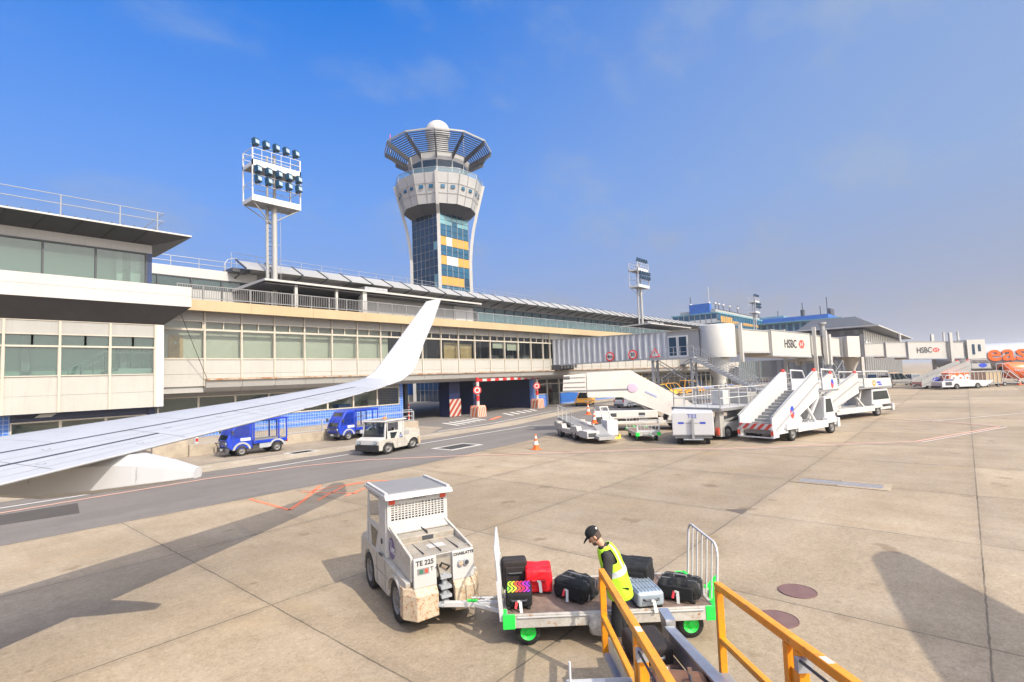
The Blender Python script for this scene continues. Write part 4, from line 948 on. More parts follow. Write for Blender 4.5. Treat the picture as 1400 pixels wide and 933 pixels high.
for dz in (.55,1.05): q.cyl((54.2,14.9,1.96+dz),(54.2,17.6,.1+dz),.022,GSTEEL,n=5); q.cyl((52.95,14.9,1.96+dz),(52.95,17.6,.1+dz),.022,GSTEEL,n=5)
for k in range(11): q.cyl((54.2,14.9+k*.26,1.96-k*.18),(54.2,14.9+k*.26,3.0-k*.18),.014,GSTEEL,n=5)
q.build('hand_rail', st)
RC = Vector((54.75,19.15,0))
q = MB(); q.lathe([(1.72,5.15), (1.72,8.38), (1.6,8.5), (.01,8.55)], RC, BRIDGEW, 36); q.lathe([(1.72,5.15), (.01,5.1)], RC, GSTEEL, 36, False); q.build('rotunda', t)
q = MB(); q.lathe([(.62,0), (.62,3.0)], RC, BRIDGEW, 22); q.lathe([(.66,3.0), (.66,3.15), (1.0,4.0), (1.05,5.1)], RC, BRIDGEW, 22); q.build('rotunda_column', t)
D1 = Vector((.992,-.127,0))
q = MB(); s1 = Vector((.127,.992,0)); p = RC+D1*1.8-s1*1.62; q.box(p.x-.16,p.x+.16,p.y-.16,p.y+.16,4.6,8.62,BRIDGEW); p2 = RC+D1*1.8+s1*1.62; q.box(p2.x-.16,p2.x+.16,p2.y-.16,p2.y+.16,4.6,8.62,BRIDGEW); q.beam((p.x,p.y,8.5),(p2.x,p2.y,8.5),.2,.2,BRIDGEW); q.build('portal_frame', t)
tunnel(t, 'tunnel', RC, D1, 1.9, 9.4, 1.35, 5.6, 8.1, 5.58, 8.05, BRIDGEW)
tb = tunnel(t, 'tunnel', RC, D1, 9.4, 21.6, 1.55, 5.22, 8.2, 5.02, 8.04, BRIDGEW)
p = RC+D1*16.2-s1*1.60; M = face_M((p.x, p.y, 6.72), D1, (0,0,1))
text('lettering', 'HSBC', 1.42, BLKINK, tb, face_M((RC+D1*15.0-s1*1.585).to_tuple()[:2]+(6.62,), D1, (0,0,1)), .006, 1.10, bold=.012)
bank_logo(tb, face_M((RC+D1*18.5-s1*1.582).to_tuple()[:2]+(6.66,), D1, (0,0,1)), 1.0)
tunnel(t, 'tunnel', RC, D1, 21.6, 33.4, 1.42, 5.25, 7.95, 5.1, 7.75, BRIDGEW)
for tt, r_, zt in ((22.2,.22,8.9), (26.2,.40,8.6), (27.6,.55,8.1)):
    for k in (-1,1): q = MB(); p = RC+D1*tt+s1*k*1.85; q.box(p.x-r_,p.x+r_,p.y-.2,p.y+.2,1.0 if tt < 25 else 4.0,zt,BRIDGEW); q.build('lift_column', t)
    q = MB()
    if tt < 25: a = RC+D1*tt-s1*1.85; b = RC+D1*tt+s1*1.85; q.beam((a.x,a.y,4.75),(b.x,b.y,4.75),.3,.3,BRIDGEW); q.beam((a.x,a.y,1.15),(b.x,b.y,1.15),.5,.5,GSTEEL); q.build('cross_beam', t)
for k in (-1,1):
    p = RC+D1*22.2+s1*k*1.3; wheel_part(t, (p.x,p.y,.55), .55, .4, 'y', GSTEEL)
q = MB(); p = RC+D1*27; q.box(p.x-.9,p.x+.9,p.y-1.2,p.y+1.2,4.3,5.1,GSTEEL); q.build('drive_unit', t); q = MB(); q.cyl((p.x,p.y-1.3,7.9),(p.x,p.y-1.3,9.6),.32,GREYL); q.cyl((p.x,p.y-1.3,9.5),(p.x,p.y-1.3,9.75),.55,GREYL); q.build('air_unit', t)
q = MB()
for k in range(6): 
    a = RC+D1*(33.4+k*.35)
    tmp = [(a.x,a.y-1.6,5.0),(a.x,a.y+1.6,5.0),(a.x,a.y+1.6,7.9),(a.x,a.y-1.6,7.9)]; b = a+D1*.2; q.loft([tmp, [(b.x,c[1],c[2]) for c in tmp]], GREYL, False)
q.build('bellows', t)
q = MB(); p = RC+D1*36.2; q.obox((p.x,p.y-.6,6.5), (2.8,4.2,3.0), BRIDGEW, R(-25)); cb = q.build('bridge_cab', t); q = MB(); q.obox((p.x-1.25,p.y-1.6,6.8), (.7,.9,1.2), NAVYGL, R(-25)); q.build('cab_window', cb)
q = MB(); q.obox((p.x+1.6,p.y-1.6,6.6), (1.0,3.8,3.3), DARK, R(-25)); q.build('docking_hood', t)
q = MB(); a = RC+D1*25
lattice(q, a.x, a.x+9, a.y-2.6, a.y-1.7, 0, 4.6, GSTEEL, .06, 2)
for k in range(12): q.box(a.x+8-k*.35, a.x+8.3-k*.35, a.y-2.6, a.y-1.7, 4.4-k*.33, 4.45-k*.33, GSTEEL)
q.build('service_stair', t)

# second bridge
t = thing('jet_bridge', 'far jet bridge whose white tunnel points at the orange airliner', 'jet bridge', (0,0,0), 0, 'jet bridges with white tunnels')
F_ = Vector((.75932,.65072,0)); A_ = Vector((.65072,-.75932,0)); D2 = A_; n2 = F_
S2 = F_*80+A_*51.2; K2 = .889
def zk(z): return 4+(z-4)*K2
q = MB(); q.lathe([(1.7,zk(5.0)), (1.7,zk(7.9)), (1.5,zk(8.0)), (.01,zk(8.05))], S2, BRIDGEW, 30); q.lathe([(.58,0),(.58,3.2),(1.3,zk(5.0))], S2, BRIDGEW, 20); q.build('rotunda', t)
q = MB(); q.box(S2.x-1.3, S2.x+1.3, S2.y+1.2, 39.4, zk(5.2), zk(7.9), CORRUG); q.build('corridor', t)
tunnel(t, 'tunnel', S2, D2, 1.067, 4.445, 1.156, 4.978, 6.978, 4.933, 6.978, BRIDGEW); tunnel(t, 'tunnel', S2, D2, 4.445, 7.645, 1.289, 4.756, 7.023, 4.667, 6.978, BRIDGEW)
tb = tunnel(t, 'tunnel', S2, D2, 7.645, 13.602, 1.422, 4.4, 7.04, 4.222, 6.845, BRIDGEW)
text('lettering', 'HSBC', 1.15, BLKINK, tb, face_M((S2+D2*10.13-n2*1.455).to_tuple()[:2]+(zk(5.82),), D2, (0,0,1)), .006, .82, bold=.012)
bank_logo(tb, face_M((S2+D2*11.9-n2*1.452).to_tuple()[:2]+(zk(5.84),), D2, (0,0,1)), .58)
for tt, zt in ((.62,zk(8.2)), (13.96,zk(8.6))):
    for k in (-1,1): q = MB(); p = S2+D2*tt+n2*k*1.7; q.obox((p.x,p.y,(zt+1.0)/2), (.42,.3,zt-1.0), BRIDGEW, math.atan2(D2.y,D2.x)); q.build('lift_column', t)
p = S2+D2*13.96
for k in (-1,1): r_ = p+n2*k*1.2; wheel_part(t, (r_.x,r_.y,.55), .55, .4, 'y', GSTEEL)
tunnel(t, 'tunnel', S2, D2, 13.602, 16.269, 1.289, 4.267, 6.756, 4.178, 6.667, BRIDGEW)
q = MB(); p = S2+D2*17.87; q.obox((p.x,p.y,5.5), (2.7,3.0,2.85), BRIDGEW, math.atan2(D2.y,D2.x)); cb = q.build('bridge_cab', t); q = MB()
for k in (0, 1): r_ = S2+D2*(17.4+k*.9)-n2*1.53; q.obox((r_.x,r_.y,5.5+.2*k), (.35,.06,1.5-k*.5), NAVYGL, math.atan2(D2.y,D2.x))
q.build('cab_window', cb)
q = MB(); p = S2+D2*19.2+n2*1.2; q.obox((p.x,p.y,5.5), (1.6,2.6,2.9), DARK, math.atan2(D2.y,D2.x)); q.build('docking_hood', t)
for tt in (3.1, 8.4, 15.1, 17.3):
    q = MB(); p = S2+D2*tt+n2*.9; q.cyl((p.x,p.y,6.6),(p.x,p.y,8.35 if tt > 5 else 7.5),.14,BRIDGEW); q.build('roof_post', t)

# ================================================================ signs on the corridor
def round_sign(y, z, r, label, txt):
    M = face_M((53.50, y, z), (0,-1,0), (0,0,1)); t = thing('traffic_sign', label, 'traffic sign', (53.5,y,z))
    Ml = face_M((0,0,0), (0,-1,0), (0,0,1))
    q = MB(); q.lathe([(.001,0),(r,0),(r,.04),(r*.72,.041)], (0,0,0), REDINK, 30, False); q.lathe([(r*.72,.042),(r*.70,.046),(.001,.046)], (0,0,0), TAG, 30, False); o = q.build('disc', t); o.data.transform(Ml)
    text('lettering', txt, r*1.05, BLKINK, t, Ml @ Matrix.Translation((0,0,.05)), .003, 1.0, bold=.02)
round_sign(31.05, 5.86, .54, 'round red rimmed height limit sign on the corridor, left of the speed sign', '4m')
for ch in []: pass
round_sign(28.15, 5.93, .54, 'round speed limit sign reading 30 on the grey corridor', '30')
t = thing('traffic_sign', 'red rimmed warning triangle on the grey corridor', 'traffic sign', (53.5,25.5,5.95)); Ml = face_M((0,0,0), (0,-1,0), (0,0,1))
q = MB(); q.prism([(-.62,-.45),(.62,-.45),(0,.60)], 'z', 0, .03, REDINK); q.prism([(-.43,-.34),(.43,-.34),(0,.38)], 'z', .031, .036, TAG); o = q.build('triangle', t); o.data.transform(Ml)
q = MB(); q.prism([(-.05,-.12),(.05,-.12),(.07,.20),(-.07,.20)], 'z', .037, .041, BLKINK); q.prism([(-.05,-.27),(.05,-.27),(.05,-.18),(-.05,-.18)], 'z', .037, .041, BLKINK); o = q.build('exclamation_mark', t); o.data.transform(Ml)
t = thing('gate_sign', 'round black sign with a yellow letter C on the ground floor wall', 'sign', (80.3,40.55,3.25)); Ml = face_M((0,0,0), (1,-.3,0), (0,0,1))
q = MB(); q.lathe([(.001,0),(.95,0),(.95,.1),(.001,.1)], (0,0,0), DARK, 28, False); o = q.build('disc', t); o.data.transform(Ml)
text('lettering', 'C', 1.7, YELLOWP, t, Ml @ Matrix.Translation((0,0,.11)), .01, 1, bold=.03)

# ================================================================ airliner with orange lettering, far right
NOSE = F_*86.5+A_*68.6; ax = (A_*math.cos(R(14))-F_*math.sin(R(14))).normalized(); sd_ = Vector((ax.y,-ax.x,0))
if sd_.dot(F_) > 0: sd_ = -sd_        # side facing the camera
t = thing('airliner', 'white airliner with big orange lettering and an orange engine at the far right', 'airliner', (NOSE.x, NOSE.y, 0), math.atan2(ax.y, ax.x)); t.scale = (1.12,1.12,1.08)
# local: x towards the tail, y = away or towards: left side (towards camera) is -y or +y
ly = 1 if Matrix.Rotation(math.atan2(ax.y, ax.x), 3, 'Z') @ Vector((0,1,0)) @ sd_ > 0 else -1
q = MB(); rings = []; prof = [(0,.06,3.5),(.35,.62,3.55),(1.0,1.05,3.68),(2.2,1.5,3.8),(3.8,1.82,3.92),(5.4,1.98,4.0),(24,1.98,4.0),(30,1.5,4.35),(37,.35,5.1)]
for x, r_, zc in prof: rings.append([(x, r_*math.cos(2*math.pi*k/32), zc+r_*1.03*math.sin(2*math.pi*k/32)) for k in range(32)])
q.loft(rings, LIVW); q.build('fuselage', t)
for k in range(18): q = MB(); q.obox((5.0+k*.62, ly*1.965, 4.35), (.24,.03,.34), DARK); q.build('cabin_window', t)
text('lettering', 'easyJet', 3.3, REDORANGE, t, face_M((5.75, ly*2.03, 4.42), (1,0,0), (0,0,1)), .02, 1.12, align='LEFT', bold=.05)
q = MB(); q.raw([(8.9,ly*1.5,2.6),(14.9,ly*1.5,2.6),(17.9,ly*15,3.9),(15.9,ly*15,3.9),(8.9,ly*1.5,3.0),(14.9,ly*1.5,2.8),(17.9,ly*15,4.0),(15.9,ly*15,4.0)], [(0,1,2,3),(4,5,6,7),(0,3,7,4),(1,2,6,5),(2,3,7,6)], GREYL); q.build('wing', t)
q = MB(); q.lathe([(.60,9.9),(.98,10.0),(1.12,10.6),(1.15,11.6),(1.0,12.9),(.72,13.6)], (-4.6,ly*5.6,2.0), REDORANGE, 26, True, 'x'); q.lathe([(.60,9.9),(.82,10.3),(.01,10.4)], (-4.6,ly*5.6,2.0), DARK, 26, True, 'x'); q.lathe([(.70,13.5),(.50,14.3),(.01,14.35)], (-4.6,ly*5.6,2.0), GREYP, 20, True, 'x'); q.build('engine', t)
text('engine_lettering', 'easyJet', .55, TAG, t, face_M((6.9, ly*6.78, 2.1), (1,0,0), (0,0,1)), .01)
q = MB(); q.cyl((4.2,0,.4),(4.2,0,2.6),.12,GSTEEL); q.build('nose_gear', t)
for k in (-1,1): wheel_part(t, (4.2,k*.25,.4), .4, .22, 'y', GSTEEL)
q = MB(); q.raw([(30.5,-.15,5.6),(36.5,-.15,5.6),(38.5,-.1,11.5),(36.3,-.1,11.5),(30.5,.15,5.6),(36.5,.15,5.6),(38.5,.1,11.5),(36.3,.1,11.5)], [(0,1,2,3),(7,6,5,4),(0,3,7,4),(1,5,6,2),(2,6,7,3)], REDORANGE); q.build('tail_fin', t)
# ================================================================ vehicles of the middle distance
def loft_prism(q, prof, y0, y1, mat, inset=0.0, smooth=False):
    q.prism(prof, 'y', y0, y1, mat, smooth)
# ---- passenger stairs on a truck; x runs from the foot of the stairs to the top
def stairs_truck(label, loc, rz, x1=5.6, x2=8.2, ztop=2.6, cab=(5.7, 7.2), body=WHITE, panel=WHITE, logo='disc', wheels=(1.75, 6.15), mid=None, gap=.55, sc=1.0, solid=False, lamp=True, lowcab=False):
    t = thing('stairs_truck', label, 'stairs truck', loc, rz, 'passenger stairs trucks on the apron'); t.scale = (sc, sc, sc)
    Wd = 1.12
    q = MB(); q.box(.5, cab[1]+.1, -Wd+.1, Wd-.1, .45, .62, body); q.box(2.3, cab[0], -Wd, Wd, .42, .80, body); q.box(cab[1]-.15, cab[1]+.15, -Wd, Wd, .32, .85, body); q.build('chassis', t, bevel=.02)
    for s in (-1, 1):
        for wx in wheels:
            q = MB(); q.prism([(wx-.62,.72),(wx-.5,.95),(wx+.5,.95),(wx+.62,.72),(wx+.62,.62),(wx-.62,.62)], 'y', min(s*Wd, s*(Wd-.3)), max(s*Wd, s*(Wd-.3)), body); q.build('fender', t, bevel=.02)
        for wx in wheels: wheel_part(t, (wx, s*(Wd-.16), .38), .38, .26, 'y', HUBG, s)
    n = 13; q = MB()
    for k in range(n):
        xa = .35+(x1-.35)*k/n; za = .50+(ztop-.50)*(k+1)/n
        q.box(xa, xa+(x1-.35)/n+.06, -.82, .82, za-.04, za, GREYL); q.box(xa, xa+.03, -.82, .82, za-(ztop-.5)/n, za-.04, GREYL)
    q.build('step', t)
    q = MB(); q.box(x1, x2, -.95, .95, ztop-.12, ztop, GREYP); q.build('platform', t)
    sl = (ztop-.5)/(x1-.3); hgt = 1.12
    for s in (-1, 1):
        y0, y1 = sorted((s*.86, s*.94)); q = MB()
        if solid:
            q.prism([(.0,.55),(.9,.50),(x1+.4,ztop-.55),(x2-1.6,ztop-.5),(x2-1.6,ztop+hgt),(x1-.2,ztop+hgt+.06),(.0,.55+hgt-.3)], 'y', y0, y1, panel); pn = q.build('side_panel', t)
            q = MB(); q.prism([(x2-1.55,ztop-.18),(x2,ztop-.10),(x2-.1,ztop+hgt-.12),(x2-1.55,ztop+hgt-.05)], 'y', y0, y1, panel)
            for k in range(3): q.beam((x2-1.5, s*.96, ztop+.2+k*.32), (x2-.1, s*.96, ztop+.22+k*.30), .04, .04, GREYL)
            q.box(x2-.5, x2-.1, min(s*.945,s*.955), max(s*.945,s*.955), ztop+.72, ztop+.92, DARK); q.build('platform_panel', t)
        else:
            q.prism([(.0,.42),(.75,.42),(x1+.05,ztop-.35),(x1+.05,ztop+hgt),(x1-.45,ztop+hgt),(.0,.5+hgt-.25)], 'y', y0, y1, panel); pn = q.build('side_panel', t)
            q = MB(); q.beam((0,s*.985,.30+hgt), (x1-.45,s*.985,ztop+hgt-.05), .05, .06, GREYL); q.beam((0.2,s*.985,.02+hgt*.55), (x1,s*.985,ztop+hgt*.42), .03, .07, GREYL); q.build('hand_rail', pn)
            q = MB(); a = x1+.05+gap
            q.prism([(a,ztop-.10),(x2,ztop-.16),(x2-.12,ztop+.62),(a,ztop+.68)], 'y', y0, y1, panel)
            q.tube([(a+.02,s*.9,ztop+.66),(a+.02,s*.9,ztop+1.2),(x2-.5,s*.9,ztop+1.12),(x2-.16,s*.9,ztop+.6)], .05, panel, 8)
            for k in range(4): q.cyl((x1+.05,s*.9,ztop+.1+k*.3), (a,s*.9,ztop+.1+k*.3), .022, GREYL, n=5)
            pp = q.build('platform_panel', t)
            if logo == 'disc':
                for (cx, cz, r, par) in ((2.1,1.50,.30,pn), (x2-.75,ztop+.32,.24,pp)):
                    for half, mt in ((0,REDINK),(1,BLUEINK)):
                        q = MB(); pts = [(cx+r*.75*math.cos(a_), cz+r*1.15*math.sin(a_)) for a_ in [math.pi*half+R(-25)+math.pi*k/14+math.pi for k in range(15)]]
                        q.face([(a_, s*.947, b) for a_, b in pts], mt); q.build('emblem', par)
            elif logo == 'oval':
                for (cx, cz, par) in ((2.2,1.35,pn), (x2-1.2,ztop+.35,pp)):
                    q = MB(); q.face([(cx+.62*math.cos(a_), s*.947, cz+.30*math.sin(a_)) for a_ in [2*math.pi*k/24 for k in range(24)]], BLUEINK); q.build('emblem', par)
            elif logo == 'ring':
                q = MB(); cx, cz = x2-2.6, ztop+.28; q.face([(cx+.24*math.cos(a_), s*.947, cz+.24*math.sin(a_)) for a_ in [2*math.pi*k/20 for k in range(20)]], ORINK)
                q.face([(cx+.11*math.cos(a_), s*.951, cz+.11*math.sin(a_)) for a_ in [2*math.pi*k/3+R(90) for k in range(3)]], TAG); q.build('emblem', pp)
                q = MB(); q.box(cx+.4, cx+.95, *sorted((s*.946, s*.949)), cz-.02, cz+.10, BLUEINK); q.box(cx+.6, cx+1.1, *sorted((s*.946, s*.949)), cz-.18, cz-.07, BLUEINK); q.build('small_emblem', pp)
    if solid:
        q = MB(); q.ball((4.1, .96, 2.75), (.34,.012,.30), PINKINK); q.build('emblem', t); q = MB(); q.beam((2.6,.96,2.15),(3.3,.96,2.5),.012,.10,paint('faded_blue_ink',(.42,.46,.66),.6)); q.build('small_emblem', t)
    q = MB(); q.box(-.03, .06, -.9, .9, .72, 1.02, STRIPE_RW); q.build('chevron_board', t)
    q = MB(); q.box(-.06,.5,-1.0,-.86,.30,.75,panel); q.box(-.06,.5,.86,1.0,.30,.75,panel); q.box(-.08,.0,-1.0,1.0,.28,.34,panel)
    for s in (-1,1): q.box(-.075,-.061,s*.93-.08,s*.93+.08,.42,.66,REDREF)
    q.build('bumper', t)
    q = MB(); q.box(.3, 1.6, -.7, .7, .45, .75, GREYP); q.beam((2.6,-.6,.8),(x1+.3,-.6,ztop-.15),.14,.14,body); q.beam((2.6,.6,.8),(x1+.3,.6,ztop-.15),.14,.14,body)
    for s in (-1,1): q.beam((cab[0]-.9,s*.85,.7),(cab[0]-1.9,s*.85,ztop*.68),.12,.12,body); q.beam((x1+.9,s*.6,ztop-.14),(cab[0]-1.4,s*.6,.75),.14,.16,body)
    q.ball((3.4,0,.95),(.9,.7,.42),body); q.build('lift_frame', t)
    if lamp:
        for s in (-1,1):
            q = MB(); q.box(x1-.42, x1-.18, s*.90-.06, s*.90+.06, ztop+hgt-.02, ztop+hgt+.15, REDINK); q.build('warning_lamp', t)
    if lowcab:
        q = MB(); q.box(cab[0],cab[1],-.95,.95,.8,1.3,body); cb = q.build('engine_housing', t, bevel=.05)
        for k in (.25,.7): q = MB(); q.box(cab[0]+(cab[1]-cab[0])*k-.2,cab[0]+(cab[1]-cab[0])*k+.2,.951,.957,.92,1.15,DARK); q.build('vent', cb)
        return t
    c0, c1 = cab; zc = min(ztop-.2, 2.15) if c1 < x2 else 2.1
    q = MB(); q.prism([(c0,.8),(c1,.8),(c1-.02,1.25),(c1-.35 if c1 > x2-1 else c1-.12,zc),(c0+.1,zc),(c0,1.2)], 'y', -.95, .95, body); cb = q.build('cab', t, bevel=.05)
    q = MB()
    for s in (-1,1): q.face([(x_, s*.957, z_) for x_, z_ in ((c0+.18,1.22),(c1-.22,1.22),(c1-.48 if c1 > x2-1 else c1-.26,zc-.14),(c0+.22,zc-.14))], GLASSD)
    fx = .35 if c1 > x2-1 else .12; q.face([(c1-.02+.008,-.8,1.3),(c1-.02+.008,.8,1.3),(c1-fx+.03,.75,zc-.1),(c1-fx+.03,-.75,zc-.1)], GLASSD); q.build('cab_window', cb)
    return t
stairs_truck('white stairs truck with open steps and a red chevron board facing the camera', (29.9,8.75,0), R(-14), x1=5.2, x2=7.75, ztop=2.55, cab=(5.75,7.1), wheels=(1.75,6.25), body=CLEAN, panel=CLEAN)
stairs_truck('pale stairs truck whose glazed cab sticks out at the right behind the open stairs', (41.4,8.95,0), R(-20), x1=5.6, x2=10.4, ztop=2.2, cab=(7.3,10.0), wheels=(2.0,7.8), logo='ring', gap=.8)
stairs_truck('cream stairs truck seen from the side with solid panels, behind the belt loader', (36.0,14.3,0), R(123), x1=4.4, x2=8.6, ztop=2.72, cab=(2.6,6.6), wheels=(1.4,6.0), body=STAIRW, panel=STAIRW, solid=True, lamp=False, lowcab=True, sc=1.06)
_p = F_*77+A_*58.6
stairs_truck('distant grey white stairs truck with blue ovals set against the airliner', (_p.x,_p.y,0), math.atan2(A_.y,A_.x), x1=7.2, x2=10.2, ztop=2.75, cab=(4.2,5.8), wheels=(2.0,6.4), logo='oval', body=GREYL, panel=UPPANEL, gap=.2)

# ---- belt loader in the middle distance
t = thing('belt_loader', 'worn belt loader with yellow bumper strip and driver cage in front of the cream stairs', 'belt loader', (27.75,18.0,0), R(237))
q = MB(); q.box(-2.9, 1.9, -1.0, 1.0, .35, .62, DIRTYW); q.box(-2.9,-2.4,-1.02,1.02,.5,.95,DIRTYW); q.box(1.2,2.35,-1.02,-.25,.30,.70,WHITE); q.build('chassis', t, bevel=.02)
for s in (-1,1):
    for wx in (-2.0,.35): wheel_part(t, (wx,s*.88,.36), .36, .26, 'y', HUBG, s)
    for wx in (-2.0,.35): q = MB(); q.prism([(wx-.6,.55),(wx-.45,.86),(wx+.45,.86),(wx+.6,.55),(wx+.6,.48),(wx-.6,.48)], 'y', *sorted((s*1.02, s*.7)), DIRTYW); q.build('fender', t, bevel=.02)
q = MB(); q.raw([(-3.4,-.55,1.18),(-3.4,.45,1.18),(2.9,.45,.42),(2.9,-.55,.42),(-3.4,-.55,.98),(-3.4,.45,.98),(2.9,.45,.24),(2.9,-.55,.24)], [(3,2,1,0),(4,5,6,7),(0,1,5,4),(1,2,6,5),(2,3,7,6),(3,0,4,7)], GREYL); q.build('conveyor_frame', t)
q = MB(); q.raw([(-3.3,-.42,1.185),(-3.3,.32,1.185),(2.85,.32,.44),(2.85,-.42,.44)], [(3,2,1,0)], GREYP); q.build('conveyor_belt', t)
q = MB()
for k in range(4): q.tube([(-3.2+k*.75,-.6,1.1-k*.09),(-3.2+k*.75,-.6,1.95-k*.10)], .03, WHITE, 6)
q.tube([(-3.2,-.6,1.95),(-.95,-.6,1.65),(-.95,-.6,1.0)], .03, WHITE, 6); q.build('side_rail', t)
q = MB(); q.tube([(.2,.5,.6),(.2,.5,1.9),(.95,.5,1.95),(1.5,.5,1.05)], .045, WHITE, 8); q.tube([(.2,1.0,.6),(.2,1.0,1.9),(.95,1.0,1.95),(1.5,1.0,1.05)], .045, WHITE, 8); q.tube([(.95,.5,1.95),(.95,1.0,1.95)], .045, WHITE, 8); q.tube([(.2,.5,1.9),(.2,1.0,1.9)], .045, WHITE, 8); q.build('driver_cage', t)
q = MB(); q.box(1.35,2.15,.35,1.05,.35,1.25,CLEAN); q.build('control_box', t, bevel=.03)
q = MB(); q.box(.25,.75,.5,1.0,.7,.85,DARK); q.box(.2,.3,.5,1.0,.85,1.3,DARK); q.build('seat', t)
q = MB(); q.raw([(1.7,-.3,1.0),(1.7,.3,1.0),(2.55,.3,.40),(2.55,-.3,.40)], [(0,3,2,1),(0,1,2,3)], GREYP); q.box(2.5,2.62,-.45,.95,.20,.32,YELLOWP); q.box(2.35,2.5,.9,1.0,.2,.45,YELLOWP); q.build('yellow_bumper', t)
q = MB(); q.box(2.352,2.358,-.95,-.45,.38,.60,DARK); q.build('lamp_cluster', t)
# ---- traffic cone
def cone(label, x, y, z, s=1.0, group=None):
    t = thing('traffic_cone', label, 'traffic cone', (x,y,z), rnd.random()*3, group); t.scale = (s,s,s)
    q = MB(); q.box(-.20,.20,-.20,.20,0,.035,REDORANGE); q.lathe([(.17,.035),(.15,.06)], (0,0,0), REDORANGE, 20); q.build('base', t, bevel=.02)
    q = MB(); q.lathe([(.150,.06),(.118,.24),(.084,.42),(.064,.54),(.044,.645),(.03,.73),(.001,.735)], (0,0,0), REDORANGE, 22); q.build('body', t)
    q = MB(); q.lathe([(.123,.24),(.089,.42)], (0,0,0), TAG, 22); q.build('reflective_band', t); q = MB(); q.lathe([(.069,.54),(.049,.645)], (0,0,0), TAG, 22); q.build('reflective_band', t)
cone('orange and white traffic cone standing alone on the concrete', 22.62, 17.95, 0, 1.12)
cone('traffic cone riding on the deck of the belt loader, the upper one', 28.35, 18.2, 1.42, .9); cone('traffic cone riding low beside the belt loader driver cage', 27.9, 17.5, .95, .95)
_p = F_*78+A_*74.4; cone('nearer of two cones below the orange engine', _p.x, _p.y, 0, 1.7); _p = F_*80+A_*73.6; cone('farther of two cones below the orange engine', _p.x, _p.y, 0, 1.7)

# ---- box trailer with draw bar
t = thing('ground_power_unit', 'white box trailer with its draw bar folded up in front', 'power unit', (28.9,11.75,0), R(202))
# x towards the camera
q = MB(); q.box(-2.4,1.3,-1.05,1.05,.55,1.72,CLEAN); q.box(-2.42,1.32,-1.07,1.07,.50,.56,GREYL); q.build('housing', t, bevel=.03)
q = MB()
for k in range(3): q.box(-2.2+k*1.2,-1.15+k*1.2,1.051,1.062,.66,1.6,WHITE)
for k in range(3): q.box(-2.2+k*1.2,-1.15+k*1.2,-1.062,-1.051,.66,1.6,WHITE)
q.build('hatch', t)
q = MB(); q.box(-2.3,1.25,-.95,.95,.36,.5,GREYP); q.build('frame', t)
for s in (-1,1):
    for wx in (-1.7,.75): wheel_part(t, (wx,s*.72,.27), .27, .24, 'y', HUBG, s)
q = MB(); q.beam((1.42,0,.30),(1.40,0,1.42),.11,.09,GREYL); q.box(1.3,1.46,-.5,.5,.28,.34,GSTEEL); q.build('draw_bar', t)
text('lettering', 'T02', .30, BLUEINK, t, face_M((1.312,-.02,1.52),(0,1,0),(0,0,1)), .004)
q = MB(); q.box(1.302,1.308,-.75,-.45,1.12,1.22,BLUEINK); q.box(1.302,1.308,.35,.65,1.12,1.22,BLUEINK); q.box(1.302,1.308,-.4,.3,1.14,1.18,GREYL); q.build('emblem', t)
q = MB(); q.face([(.55+.28*math.cos(a_), 1.064, 1.2+.34*math.sin(a_)) for a_ in [2*math.pi*k/22 for k in range(22)]], BLUEINK); q.build('side_emblem', t)

# ---- cargo platform loader
t = thing('cargo_loader', 'white cargo platform loader with railings between the box trailer and the open stairs', 'cargo loader', (32.6,11.4,0), R(-14))
q = MB(); q.box(-2.6,3.2,-1.6,1.6,1.62,1.82,WHITE); q.box(-2.66,-2.56,-1.62,1.62,1.66,1.82,GREYP); q.box(-2.6,3.2,-1.66,-1.6,1.66,1.80,GREYP); q.build('platform', t)
q = MB()
for y in (-1.55,1.55):
    for k in range(7): q.cyl((-2.5+k*.93,y,1.82),(-2.5+k*.93,y,2.9),.032,WHITE,n=6)
    for z in (2.35,2.9): q.cyl((-2.5,y,z),(3.1,y,z),.032,WHITE,n=6)
for k in range(5): q.cyl((-2.5,-1.55+k*.775,1.82),(-2.5,-1.55+k*.775,2.9),.032,WHITE,n=6); q.cyl((.6,-1.55+k*.775,1.82),(.6,-1.55+k*.775,2.75),.03,WHITE,n=6)
for z in (2.35,2.9): q.cyl((-2.5,-1.55,z),(-2.5,1.55,z),.032,WHITE,n=6)
q.cyl((.6,-1.55,2.75),(.6,1.55,2.75),.03,WHITE,n=6); q.build('railing', t)
q = MB(); q.box(-2.2,3.0,-1.2,1.2,.40,.95,WHITE); q.box(-2.3,-1.9,-1.35,-1.05,.2,1.6,CREAM); q.box(-2.3,-1.9,1.05,1.35,.2,1.6,CREAM); q.box(2.6,2.9,-1.35,1.35,.2,1.6,CREAM); q.beam((-1.6,-1.1,1.0),(2.4,-1.1,1.6),.12,.14,GREYL); q.beam((2.4,-1.1,1.0),(-1.6,-1.1,1.6),.12,.14,GREYL); q.build('chassis', t)
for s in (-1,1):
    for wx in (-1.4,1.8): wheel_part(t, (wx,s*1.1,.38), .38, .3, 'y', HUBG, s)
q = MB(); q.box(-2.42,-2.31,-1.3,-1.1,.3,.7,REDREF); q.build('reflector', t)
q = MB(); q.box(-.4,.3,-.4,.4,1.82,2.7,WHITE); q.box(1.4,2.4,-.9,.6,1.82,2.5,CREAM); q.build('control_box', t, bevel=.03)

